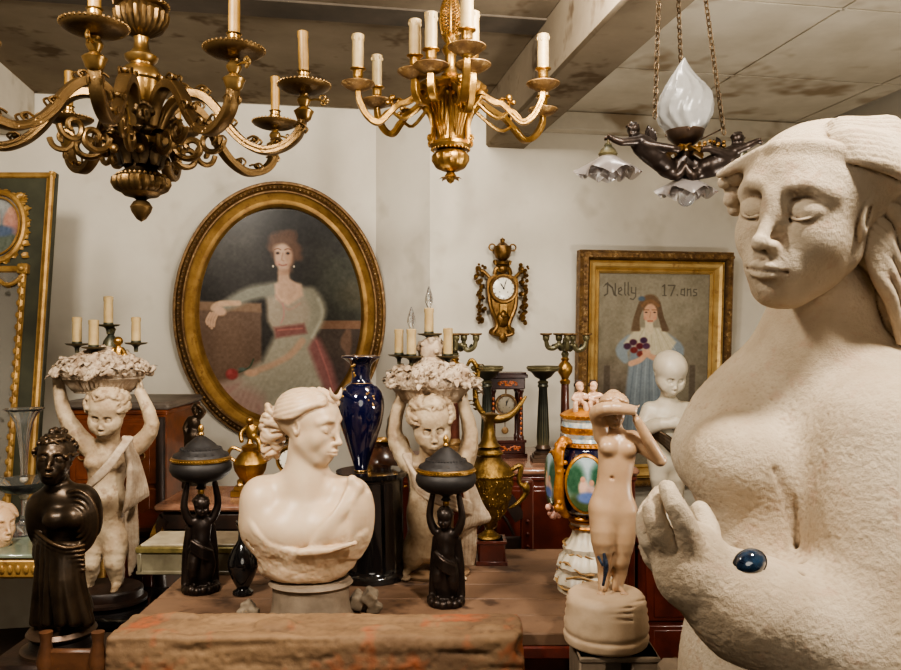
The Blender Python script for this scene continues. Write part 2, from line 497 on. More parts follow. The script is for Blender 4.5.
M_BRASSLIT = mat('worn bright brass', srgb(164, 132, 82), srgb(122, 94, 54), rough=.3, metal=.9, nscale=20, cavity=srgb(58, 36, 16), bump=.15, bscale=120)
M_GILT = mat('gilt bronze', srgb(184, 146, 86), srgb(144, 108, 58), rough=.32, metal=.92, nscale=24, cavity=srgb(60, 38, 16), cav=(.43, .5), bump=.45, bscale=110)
M_GILTWOOD = mat('gilded wood', srgb(184, 146, 84), srgb(144, 108, 58), rough=.45, metal=.4, nscale=14, cavity=srgb(66, 40, 18), bump=.3, bscale=120, spots=srgb(140, 104, 58), sscale=22)
M_GILTRIM = mat('rubbed dark gilding', srgb(134, 102, 60), srgb(90, 64, 38), rough=.5, metal=.4, nscale=26, cavity=srgb(34, 22, 12), bump=.5, bscale=140, spots=srgb(170, 140, 96), sscale=40)
M_BRONZE = mat('brown patinated bronze', srgb(70, 56, 42), srgb(44, 35, 26), rough=.36, metal=.7, nscale=16, cavity=srgb(16, 11, 8), edge=srgb(104, 80, 54), bump=.12, bscale=90)
M_BLACKBR = mat('black bronze', srgb(52, 42, 36), srgb(32, 25, 22), rough=.36, metal=.6, nscale=16, edge=srgb(84, 66, 52), bump=.15, bscale=90)
M_MATBLACK = mat('matt black metal', srgb(46, 42, 40), srgb(32, 29, 28), rough=.55, metal=.3, nscale=12, bump=.15, bscale=120)
M_MARBLE = mat('creamy alabaster', srgb(200, 177, 150), srgb(184, 157, 128), rough=.42, nscale=5, sss=.25, spec=.45, cavity=srgb(196, 160, 124), cav=(.42, .497), bump=.04, bscale=60)
M_SOFTMARBLE = mat('peach marble', srgb(214, 180, 144), srgb(196, 160, 124), rough=.3, nscale=7, sss=.2, spec=.5, cavity=srgb(160, 120, 84), cav=(.42, .497))
M_WHITEMARBLE = mat('white marble', srgb(198, 188, 168), srgb(178, 166, 146), rough=.4, nscale=7, sss=.15, cavity=srgb(150, 140, 120))
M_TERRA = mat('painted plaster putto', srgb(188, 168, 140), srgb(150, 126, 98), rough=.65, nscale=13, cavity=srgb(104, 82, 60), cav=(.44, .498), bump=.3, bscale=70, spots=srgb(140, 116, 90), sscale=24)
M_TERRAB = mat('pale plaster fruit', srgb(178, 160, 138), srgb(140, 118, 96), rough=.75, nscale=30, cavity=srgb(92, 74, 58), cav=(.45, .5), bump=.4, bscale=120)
M_CANDLE = mat('ivory candle sleeve', srgb(168, 146, 104), srgb(148, 124, 84), rough=.5, nscale=20, sss=.1, bump=.1, bscale=80)
M_CANDLEY = mat('amber candle sleeve', srgb(136, 102, 44), srgb(112, 82, 32), rough=.5, nscale=24, bump=.1, bscale=80)
M_COBALT = mat('cobalt glaze', srgb(10, 12, 42), srgb(8, 9, 34), rough=.06, spec=.7, coat=1)
M_BLACKMARBLE = mat('black polished marble', srgb(18, 17, 18), srgb(26, 24, 24), rough=.1, spec=.6, coat=.5, nscale=6)
M_REDWOOD = mat('red mahogany', srgb(84, 32, 18), srgb(56, 20, 12), rough=.32, nscale=12, coat=.3, bump=.08, bscale=40)
M_ORANGEWOOD = mat('orange veneer', srgb(116, 60, 30), srgb(80, 38, 20), rough=.35, nscale=16, coat=.3)
M_DARKWOOD = mat('dark carved wood', srgb(46, 28, 18), srgb(26, 16, 11), rough=.45, nscale=18, bump=.3, bscale=60)
M_TABLE = mat('scuffed brown table', srgb(120, 92, 70), srgb(88, 66, 50), rough=.6, nscale=3.5, bump=.5, bscale=22, spots=srgb(62, 44, 32), sscale=9)
M_TIMBER = mat('rough old timber', srgb(134, 106, 76), srgb(98, 74, 52), rough=.8, nscale=5, bump=1., bscale=26, spots=srgb(140, 78, 46), sscale=7, cavity=srgb(50, 34, 24))
M_ROUGE = mat('rouge marble', srgb(150, 112, 90), srgb(110, 74, 58), rough=.25, nscale=14, coat=.3)
M_ONYX = mat('grey green onyx', srgb(128, 120, 98), srgb(96, 88, 70), rough=.35, nscale=12, coat=.2)
M_GREENB = mat('verdigris bronze', srgb(52, 54, 44), srgb(34, 36, 30), rough=.4, metal=.5, nscale=20, cavity=srgb(18, 18, 15), edge=srgb(100, 92, 64))
M_GREYSTONE = mat('grey stone socle', srgb(132, 116, 98), srgb(104, 90, 74), rough=.7, nscale=16, bump=.3, bscale=60)
M_ENAMEL = mat('white enamel', srgb(236, 230, 214), rough=.25, coat=.5)
M_INK = mat('black ink', srgb(24, 20, 20), rough=.5)
M_MIRROR = mat('foxed mirror', srgb(196, 192, 182), srgb(128, 124, 114), rough=.12, metal=.75, nscale=22, mixp=(.62, .72))
M_GREYGREEN = mat('dark green painted wood', srgb(70, 70, 54), srgb(56, 56, 44), rough=.5, nscale=10, bump=.1, bscale=60)
# ---------------------------------------------------------------- the room: turned 10 degrees to the left of the camera
RA = math.radians(10)
EX = Vector((math.cos(RA), math.sin(RA), 0)); EY = Vector((-math.sin(RA), math.cos(RA), 0))
RM = Matrix.Rotation(RA, 4, 'Z')             # room coordinates (u along the back wall, v into the room depth) -> world
def R3(u, v, z): return EX * u + EY * v + Vector((0, 0, z))
def u_at(px, v):                             # u of the room plane v = const seen at pixel column px
    d = (px - CX) / F; Y = v / (EY.x * d + EY.y); return (Vector((d * Y, Y, 0))).dot(EX)
def struct(name, mb, m, sharp=40):
    o = mb.build(name, m, None, sharp); o['kind'] = 'structure'; return o
def room():
    VL, VR = 4.42, 4.12                      # the left back wall stands a little deeper than the right one
    CE = 2.68
    uA, uB = u_at(376, VL), u_at(430, VR)
    H = 3.3
    b = MB(); b.box((-2, 0.6, -.05), (9, 9.6, .1), RM, 0); struct('floor', b, M_FLOOR)
    b = MB(); b.box(((-4.0 + uA) / 2, VL + .1, H / 2), (uA + 4.0, .2, H), RM, 0); struct('wall_back', b, M_WALL)
    b = MB()                                  # splayed return and the right-hand back wall as one solid
    b.prism([(uA, 0), (uB, 0), (uB, H), (uA, H)], .02)
    b = MB()
    poly = [(uA, VL), (uB, VR), (3.05, VR), (3.05, VL + .2), (uA, VL + .2)]
    V = [tuple(RM @ Vector((x, y, z))) for z in (0, H) for x, y in poly]; n = len(poly)
    b.add(V, [tuple(range(n - 1, -1, -1)), tuple(range(n, 2 * n))] + [(i, (i + 1) % n, n + (i + 1) % n, n + i) for i in range(n)])
    struct('wall_right_bay', b, M_WALL)
    b = MB(); b.box((3.05, 0.4, H / 2), (.2, 8.4, H), RM, 0); struct('wall_right', b, M_WALL)
    b = MB(); b.box((-3.35, 0.4, H / 2), (.2, 8.4, H), RM, 0); struct('wall_left', b, M_WALL)
    b = MB(); b.box((-.3, -3.2, H / 2), (6.6, .2, H), RM, 0); struct('wall_front', b, M_WALL)
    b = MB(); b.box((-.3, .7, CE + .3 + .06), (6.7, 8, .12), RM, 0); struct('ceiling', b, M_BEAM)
    # lower slab over the right bay, joist boards showing
    uS = u_at(525, VR) + .02
    b = MB(); b.box(((uS + 2.8) / 2, .6, CE + .15), (2.8 - uS, 7.4, .30), RM, .004)
    for v in (1.9, 2.6, 3.35):
        b.box(((uS + 2.8) / 2, v, CE - .003), (2.8 - uS, .012, .006), RM, .002)
    for u in (uS + .75, uS + 1.5):
        b.box((u, .6, CE - .003), (.014, 7.2, .006), RM, .002)
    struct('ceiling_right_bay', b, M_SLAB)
    b = MB(); b.box(((uS + 2.8) / 2 , VR - .045, CE - .05), (2.8 - uS, .09, .10), RM, .008); struct('trim_1', b, M_SLAB)
    # heavy beam running toward us, between the bays
    u0, u1 = u_at(486, VR), u_at(526, VR)
    b = MB(); b.box(((u0 + u1) / 2, .6, 2.60 + .2), (u1 - u0, 7.2, .62), RM, .012)
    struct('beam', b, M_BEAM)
    # ceiling over the left bay with cross joists
    b = MB(); b.box(((-3.3 + u0) / 2, .9, CE + .18), (u0 + 3.3, 7.0, .24), RM, .003)
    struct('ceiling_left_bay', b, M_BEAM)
    b = MB(); b.box(((-3.3 + u0) / 2, 3.1, CE + .058), (u0 + 3.3, .16, .012), RM, .002); struct('trim_2', b, mat('dark stained board', srgb(84, 74, 62), srgb(66, 58, 48), rough=.9, nscale=6))
    # beam on the far left
    ul = u_at(36, VL); b = MB(); b.box((ul - .22, .9, CE + .0), (.44, 7.0, .32), RM, .012); struct('beam_left', b, M_SLAB)
    b = MB(); b.tube([R3(uA + .3, VL - .03, 2.60), R3(u_at(300, VL), VL - .03, 2.60)], .012, 6); 
room()
def camera_and_light():
    cam = bpy.data.cameras.new('camera'); co = bpy.data.objects.new('camera', cam); COL.objects.link(co)
    co.location = (0, 0, CZ); co.rotation_euler = (PI / 2, 0, 0); cam.sensor_width = 36; cam.lens = F / 901 * 36
    cam.clip_start = .02
    bpy.context.scene.camera = co
    def area(n, loc, tgt, size, e, col):
        l = bpy.data.lights.new(n, 'AREA'); l.shape = 'DISK'; l.size = size; l.energy = e; l.color = col
        o = bpy.data.objects.new(n, l); COL.objects.link(o); o.location = loc
        o.rotation_euler = (Vector(tgt) - Vector(loc)).to_track_quat('-Z', 'Y').to_euler(); return o
    WARM = (1, .91, .78)
    area('spot_right_bay', (.80, .62, 2.60), (.45, 2.6, 1.0), .22, 62, (1, .91, .79))
    area('spot_left_bay', (-.9, .9, 2.5), (-.7, 4, 1.2), .30, 42, WARM)
    area('fill_behind', (.1, -1.6, 1.9), (.1, 2.5, 1.3), 1.6, 14, WARM)  # broad fill added behind the camera to brighten the walls
    area('spot_center', (.35, 2.1, 2.60), (.35, 4.1, 1.5), .30, 20, (1, .92, .82))
    area('ceiling_fill_right', (1.25, 1.75, 1.15), (1.1, 2.1, 2.7), .3, 20, (1, .92, .80))  # added fill out of view, lifts the right bay ceiling
    area('ceiling_fill_left', (-.35, 3.0, .60), (-.5, 2.6, 2.7), .5, 7, (1, .90, .76))  # added fill low behind the table, brightens the left bay ceiling
    w = bpy.data.worlds.new('room dimness'); bpy.context.scene.world = w; w.use_nodes = True
    w.node_tree.nodes['Background'].inputs[0].default_value = (.20, .175, .145, 1)
    sc = bpy.context.scene
    sc.view_settings.view_transform = 'AgX'; sc.view_settings.look = 'AgX - Medium High Contrast'; sc.view_settings.exposure = .47
    sc.cycles.max_bounces = 6; sc.cycles.transmission_bounces = 6; sc.cycles.caustics_reflective = False; sc.cycles.caustics_refractive = False
    sc.cycles.use_denoising = True; sc.cycles.sample_clamp_indirect = 4
# ---------------------------------------------------------------- a carved head (chin at z=-1, crown z=+1, face toward -Y)
def head(S, M, eyes='closed', child=False, hair=True, ears=(1, -1), ey=.02):
    S.frame(M)
    S.ell((0, .12, .18), (.65, .82, .70), 0)
    S.ell((0, -.20, -.24), (.535, .57, .70), .22)
    if child: S.ell((0, -.1, .25), (.72, .74, .7), .2); S.ell((0, -.42, -.36), (.5, .36, .34), .3, mir=False); S.ell((.33, -.46, -.38), (.24, .24, .24), .2, mir=True)
    S.ell((0, -.55, -.79), (.17, .19, .155), .26)
    S.cap((.37, -.10, -.42), (.13, -.48, -.80), .18, .15, .22, mir=True)
    S.ell((.28, -.50, -.27), (.23, .21, .25), .22, mir=True)
    S.ell((0, -.36, .27), (.50, .40, .42), .25)
    if child: S.frame(M @ T(0, -.10, -.15) @ SC(.86))
    S.chain([(.05, -.75, .14), (.16, -.765, .225), (.30, -.71, .245), (.46, -.56, .16)], [.035, .035, .035, .03], .16, mir=True)
    S.ell((.275, -.84, .03), (.20, .20, .15), .08, cut=True, mir=True); S.ell((.15, -.80, .05), (.075, .14, .10), .07, cut=True, mir=True)
    S.ell((.275, -.575, -.005), (.19, .185, .150), .02, mir=True)
    if child: S.cap((0, -.72, .02), (0, -.90, -.27), .05, .07, .10)
    else: S.cap((0, -.74, .12), (0, -.96, -.29), .052, .07, .10)
    S.ell((0, -.70, .0), (.12, .16, .2), .12)
    S.ell((0, -.93 if child else -.985, -.30 if child else -.325), .085 if child else .078, .05)
    S.ell((.078, -.895, -.345), (.058, .08, .055), .035, mir=True)
    S.ell((.042, -.975, -.425), (.028, .05, .03), .02, cut=True, mir=True)
    S.ell((0, -.66, -.56), (.30, .23, .24), .15)
    S.cap((0, -.93, -.42), (0, -.93, -.52), .022, .02, .05, cut=True)
    up = [(-.205, -.79, -.60), (-.12, -.86, -.565), (-.05, -.91, -.545), (0, -.905, -.553), (.05, -.91, -.545), (.12, -.86, -.565), (.205, -.79, -.60)]
    S.chain(up, [.012, .038, .05, .045, .05, .038, .012], .035, sm=2)
    S.chain([(-.17, -.79, -.615), (-.09, -.865, -.645), (0, -.895, -.655), (.09, -.865, -.645), (.17, -.79, -.615)], [.012, .05, .062, .05, .012], .03, sm=2)
    S.chain([(-.22, -.80, -.602), (-.12, -.905, -.597), (0, -.965, -.603), (.12, -.905, -.597), (.22, -.80, -.602)], .014, .022, cut=True, sm=3)
    S.ell((0, -.87, -.735), (.14, .06, .04), .09, cut=True)
    # lids
    def arc(zm, y, zc, n=7):
        o = []
        for i in range(n):
            t = -1 + 2 * i / (n - 1); x = .265 + t * .172
            o.append((x, y + .115 * t * t + .0, zc + zm * (1 - t * t)))
        return o
    if eyes == 'closed':
        S.chain(arc(-.060, -.768, -.03), [.005, .012, .016, .017, .016, .012, .005], .02, mir=True, sm=2)
        S.chain(arc(-.100, -.785, -.035), [.006, .014, .018, .018, .018, .014, .006], .018, cut=True, mir=True, sm=2)
    else:
        S.chain(arc(.085, -.742, 0), [.014, .026, .03, .032, .03, .026, .014], .02, mir=True)
        S.chain(arc(-.07, -.735, -.01), [.01, .016, .02, .02, .02, .016, .01], .025, mir=True)
    if child:
        S.ell((.34, -.62, -.42), (.22, .2, .22), .16, mir=True)
        S.frame(M)
    for sx in ears:
        R = Matrix.Rotation(-.25 * 1, 3, 'X') @ Matrix.Rotation(.35 * sx, 3, 'Z')
        S.ell((sx * .605, ey, -.08), (.06, .14, .22), .03, rot=R)
        S.ell((sx * .655, ey - .02, -.04), (.04, .08, .13), .03, rot=R, cut=True)
    return S
def on_skull(az, el, r=1.0):
    """point over the skull: az 0 = face, 90 = her left (+x); el 90 = crown"""
    a, e = math.radians(az), math.radians(el)
    return (.70 * r * math.sin(a) * math.cos(e), .10 - .86 * r * math.cos(a) * math.cos(e), .18 + .70 * r * math.sin(e))

def candle_prof(r, h, drip=True):
    return [(r, 0), (r * 1.02, h * .5), (r * .97, h * .8), (r * 1.08, h * .86), (r * 1.05, h * .93), (r * 1.1, h * .975), (r * .8, h), (r * .3, h * .995), (1e-5, h * .99)]
M_FROST = glass('frosted glass', (.46, .45, .43), .32, .5)
M_ROSEGL = glass('smoky rose glass', (.30, .265, .25), .3, .5)
M_CLEAR = glass('clear glass', (.97, .98, .98), .02, .95)
# ---------------------------------------------------------------- painted pictures: colour laid on a fine mesh
class Canvas:
    def __init__(s, w, h, base):
        s.w, s.h = w, h; s.A = np.zeros((h, w, 3)) + np.array(base, dtype=float)
        s.y, s.x = np.mgrid[0:h, 0:w].astype(float)
    def put(s, m, col): s.A = s.A * (1 - m[..., None]) + np.array(col, dtype=float) * m[..., None]
    def blob(s, cx, cy, rx, ry, col, soft=3, rot=0, a=1.):
        t = math.radians(rot); dx = s.x - cx; dy = s.y - cy
        u = dx * math.cos(t) + dy * math.sin(t); v = -dx * math.sin(t) + dy * math.cos(t)
        k = np.sqrt((u / rx) ** 2 + (v / ry) ** 2); d = (k - 1) * min(rx, ry)
        s.put(np.clip(.5 - d / soft, 0, 1) * a, col)
    def line(s, pts, r, col, soft=2, a=1., sm=4):
        rs = [r] * len(pts) if np.isscalar(r) else r
        A = np.array([list(p) + [q] for p, q in zip(pts, rs)], dtype=float)
        if sm > 1 and len(A) > 2: A = crom(A, sm)
        D = np.full(s.x.shape, 1e9)
        for p, q in zip(A[:-1], A[1:]):
            e = q[:2] - p[:2]; L = e @ e + 1e-9
            t = np.clip(((s.x - p[0]) * e[0] + (s.y - p[1]) * e[1]) / L, 0, 1)
            D = np.minimum(D, np.hypot(s.x - p[0] - t * e[0], s.y - p[1] - t * e[1]) - (p[2] + t * (q[2] - p[2])))
        s.put(np.clip(.5 - D / soft, 0, 1) * a, col)
    def poly(s, pts, col, soft=2, a=1.):
        ins = np.zeros(s.x.shape, bool); D = np.full(s.x.shape, 1e9); n = len(pts)
        for i in range(n):
            x0, y0 = pts[i]; x1, y1 = pts[(i + 1) % n]
            c = ((y0 > s.y) != (y1 > s.y)) & (s.x < (x1 - x0) * (s.y - y0) / (y1 - y0 + 1e-9) + x0); ins ^= c
            ex, ey = x1 - x0, y1 - y0; L = ex * ex + ey * ey + 1e-9; t = np.clip(((s.x - x0) * ex + (s.y - y0) * ey) / L, 0, 1)
            D = np.minimum(D, np.hypot(s.x - x0 - t * ex, s.y - y0 - t * ey))
        D = np.where(ins, -D, D); s.put(np.clip(.5 - D / soft, 0, 1) * a, col)
    def grain(s, amp, sc=5., seed=0):
        p = np.stack([s.x.ravel() / sc, s.y.ravel() / sc, np.zeros(s.x.size)], 1)
        n = vnoise(p, seed).reshape(s.x.shape) + .5 * vnoise(p * 3, seed + 1).reshape(s.x.shape)
        s.A = np.clip(s.A + (n * amp)[..., None], 0, 255)
    def build(s, name, parent, M, W, H, oval=False, sub=1, gloss=.3, unit=False, loc=None, bulge=0.):
        """flat picture in the local XZ plane, centred, facing -Y"""
        h, w = s.h, s.w
        xx, zz = np.meshgrid(np.linspace(-.5, .5, w + 1) * W, np.linspace(.5, -.5, h + 1) * H)
        V = np.stack([xx.ravel(), -bulge * (1 - (2 * xx.ravel() / W) ** 2 * .5 - (2 * zz.ravel() / H) ** 2 * .5), zz.ravel()], 1)
        A = np.array(M); V = V @ A[:3, :3].T + A[:3, 3]
        i, j = np.mgrid[0:h, 0:w]; a = (i * (w + 1) + j)
        keep = np.ones((h, w), bool)
        if oval: keep = ((j + .5) / w - .5) ** 2 + ((i + .5) / h - .5) ** 2 <= .2525
        a = a[keep]; Q = np.stack([a, a + w + 1, a + w + 2, a + 1], 1)
        col = s.A[keep] / 255.; lin = np.where(col > .04045, ((col + .055) / 1.055) ** 2.4, col / 12.92)
        used, inv = np.unique(Q, return_inverse=True); V = V[used]; Q = inv.reshape(Q.shape)
        if np.linalg.det(A[:3, :3]) < 0: Q = Q[:, ::-1]
        wl = world_loc(parent) if parent is not None else Vector(loc)
        me = make_mesh(name, V - np.array(wl), Q, smooth=False)
        ca = me.color_attributes.new('paint', 'FLOAT_COLOR', 'CORNER')
        d = np.ones((len(Q), 4, 4), dtype=np.float32); d[:, :, :3] = lin[:, None, :]
        ca.data.foreach_set('color', d.ravel())
        m = MATS.get(('paint', gloss))
        if m is None:
            m = bpy.data.materials.new('oil paint'); m.use_nodes = True; nt = m.node_tree; b = nt.nodes['Principled BSDF']
            at = nt.nodes.new('ShaderNodeVertexColor'); at.layer_name = 'paint'; nt.links.new(at.outputs[0], b.inputs['Base Color'])
            b.inputs['Roughness'].default_value = gloss; b.inputs['Specular IOR Level'].default_value = .3; MATS[('paint', gloss)] = m
        return link(name, me, m, parent, None if parent is not None else wl)
def big_statue():
    S = Sculpt(.0021)
    s = .1305
    C = P(812, 209, 1.10)
    M = T(C) @ RZ(-51) @ RX(6) @ RY(9) @ SC(s)
    # torso and arm first
    I = Matrix.Identity(4); S.frame(I)
    def c(p, r, k=.05, rot=None, cut=False): S.ell(P(*p), r, k, rot, cut)
    c((800, 560, 1.27), (.150, .115, .25))
    c((800, 440, 1.25), (.165, .125, .15), .08)
    c((760, 690, 1.24), (.125, .11, .20), .08)
    c((752, 560, 1.13), (.085, .075, .10), .05)
    c((780, 515, 1.14), (.062, .062, .088), .04)
    S.cap(P(738, 440, 1.27), P(800, 410, 1.22), .062, .08, .06)      # far collarbone and shoulder
    c((737, 463, 1.13), (.075, .075, .070), .05)                      # breasts
    c((710, 452, 1.22), (.055, .06, .058), .045)
    S.cap(P(828, 290, 1.18), P(812, 380, 1.20), .071, .078, .03)
    S.cap(P(812, 360, 1.20), P(785, 425, 1.22), .07, .10, .07)
    S.cap(P(800, 395, 1.22), P(735, 425, 1.25), .06, .035, .06)
    S.cap(P(830, 380, 1.22), P(895, 430, 1.12), .07, .10, .07)
    S.cap(P(890, 450, 1.07), P(888, 650, 1.0), .108, .098, .035)      # her left arm, toward us
    S.cap(P(888, 655, 1.0), P(745, 607, 1.0), .094, .062, .035)
    S.cap(P(745, 607, 1.0), P(700, 578, 1.0), .062, .047, .03)
    # hand: palm, four fingers rising, thumb
    S.ell(P(686, 556, 1.0), (.038, .030, .046), .03, rot=Matrix.Rotation(.5, 3, 'Y') )
    S.chain([P(694, 562, .985), P(687, 530, .970), P(675, 505, .966), P(667, 488, .980)], [.019, .0145, .0125, .0105], .005, sm=2)
    S.chain([P(678, 560, 1.0), P(660, 532, .985), P(654, 510, .988), P(660, 494, 1.01)], [.019, .0150, .0130, .0105], .005, sm=2)
    S.chain([P(668, 562, 1.02), P(650, 540, 1.01), P(646, 518, 1.02), P(653, 503, 1.04)], [.018, .0145, .0125, .0105], .005, sm=2)
    S.chain([P(670, 572, 1.045), P(652, 556, 1.045), P(648, 538, 1.055), P(655, 524, 1.07)], [.017, .0135, .012, .0095], .005, sm=2)
    S.chain([P(708, 552, 1.01), P(708, 528, 1.035), P(700, 510, 1.055)], [.018, .0145, .012], .010, sm=2)
    # the crease between arm and side
    for yy in (.86, .90, .94, .98, 1.02, 1.06):
        S.chain([P(776, 470, yy), P(789, 500, yy), P(796, 540, yy), P(804, 584, yy)], [.002, .0055, .0035, .0012], .010, cut=True, sm=3)
    head(S, M, 'closed', ears=(1,), ey=-.13)
    S.ell((.08, .88, .05), (.52, .42, .60), .10)
    # hair: a smooth mass over the skull that stops at the hairline
    S.ell((0, .28, .27), (.76, .88, .66), .12)
    S.ell((.22, .62, .12), (.62, .50, .62), .12)
    S.chain([(-.10, -.64, .62), (.2, -.60, .64), (.46, -.40, .58), (.64, -.12, .44), (.76, .16, .26)], [.02, .03, .045, .06, .06], .14, sm=2)
    S.chain([(-.10, -.62, .62), (-.36, -.54, .56), (-.60, -.50, .44), (-.80, -.52, .34)], [.02, .04, .07, .04], .10, sm=2)
    for q in ((-.70, -.36, .34, .12), (-.76, -.30, .20, .10), (-.74, -.34, .08, .09), (-.72, -.28, -.02, .085), (-.80, -.42, .26, .07), (-.66, -.22, .15, .14)):
        S.ell(q[:3], q[3], .025)
    # locks lifting away from the near temple and sweeping back over the ear
    for j in range(13):
        t = j / 12; w = .02 * (j % 2)
        S.chain([on_skull(36 + 14 * t, 50 - 26 * t, 1.06), on_skull(52 + 10 * t, 47 - 27 * t, 1.14 + w), on_skull(74 + 4 * t, 42 - 27 * t, 1.20 + w), on_skull(98, 36 - 28 * t, 1.27 - w), on_skull(122, 28 - 29 * t, 1.42 + w), on_skull(145, 14 - 34 * t, 1.50)],
                [.02, .042, .052, .06, .07, .04], .007, sm=3)
    for j in range(7):      # finer strands lying over the mass
        t = j / 6
        S.chain([on_skull(26 + 10 * t, 66 - 20 * t, 1.00), on_skull(50, 62 - 22 * t, 1.14), on_skull(80, 56 - 24 * t, 1.22), on_skull(112, 50 - 26 * t, 1.36), on_skull(140, 36 - 30 * t, 1.42)], [.012, .03, .036, .04, .02], .010, sm=3)
    for j in range(14):
        a = j / 13
        x0 = .64 - .40 * a
        w = .10 * math.sin(j * 2.3)
        S.chain([(x0 + .0, .12 + .30 * a, .1 - .25 * a), (x0 + .08 + w, .42 + .1 * a, -.15 - .3 * a), (x0 - .02, .55 + .1 * a, -.50 - .3 * a), (x0 + .14 + w, .78, -.90 - .3 * a), (x0 + .0, .95, -1.35 - .4 * a), (x0 + .14, 1.1, -1.8 - .4 * a)],
                [.07, .115, .10, .11, .095, .05], .008, sm=4)
    for j in range(6):
        S.chain([(.56, .0 + .02 * j, -.02 - j * .07), (.66, .2, -.16 - j * .10), (.68 + .05 * (j % 2), .42, -.42 - j * .10), (.76, .7, -.62 - j * .15)], [.04, .07, .07, .05], .012, sm=3)
    for j in range(9):      # combed furrows over the crown
        t = j / 8
        S.chain([on_skull(-50 + 9 * j, 56 - 1.5 * abs(j - 4), 1.075), on_skull(-62 + 14 * j, 78, 1.10), on_skull(170 - 9 * (j - 4), 80 - 5 * abs(j - 4), 1.15), on_skull(175 - 8 * (j - 4), 50, 1.18)], [.004, .016, .02, .01], .03, cut=True, sm=4)
    def disp(V, N):
        low = np.clip((1.52 - V[:, 2]) / .12, .25, 1)
        d = .0009 * vnoise(V * 24, 1) + low * (.0004 * vnoise(V * 110, 2) + .0005 * vnoise(V * 230, 3))
        return d
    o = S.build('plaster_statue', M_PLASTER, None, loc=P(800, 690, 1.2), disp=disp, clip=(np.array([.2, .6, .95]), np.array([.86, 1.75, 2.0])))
    k = MB(); q = P(800, 690, 1.2); k.box((q.x + .03, 1.20, .4735), (.40, .36, .947), None, .01); k.box((q.x + .03, 1.20, .03), (.46, .42, .06), None, .01)
    e = k.build('statue_pedestal', M_GREYSTONE, None, loc=(q.x + .03, 1.2, 0)); tag(e, 'plain grey stone pedestal under the large plaster statue', 'pedestal')
    return tag(o, 'large weathered plaster statue of a woman with lowered eyelids, hand at her breast', 'statue')
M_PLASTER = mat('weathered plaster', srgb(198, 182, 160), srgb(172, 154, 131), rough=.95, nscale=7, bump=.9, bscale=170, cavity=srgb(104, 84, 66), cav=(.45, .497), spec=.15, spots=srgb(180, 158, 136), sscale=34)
big_statue()
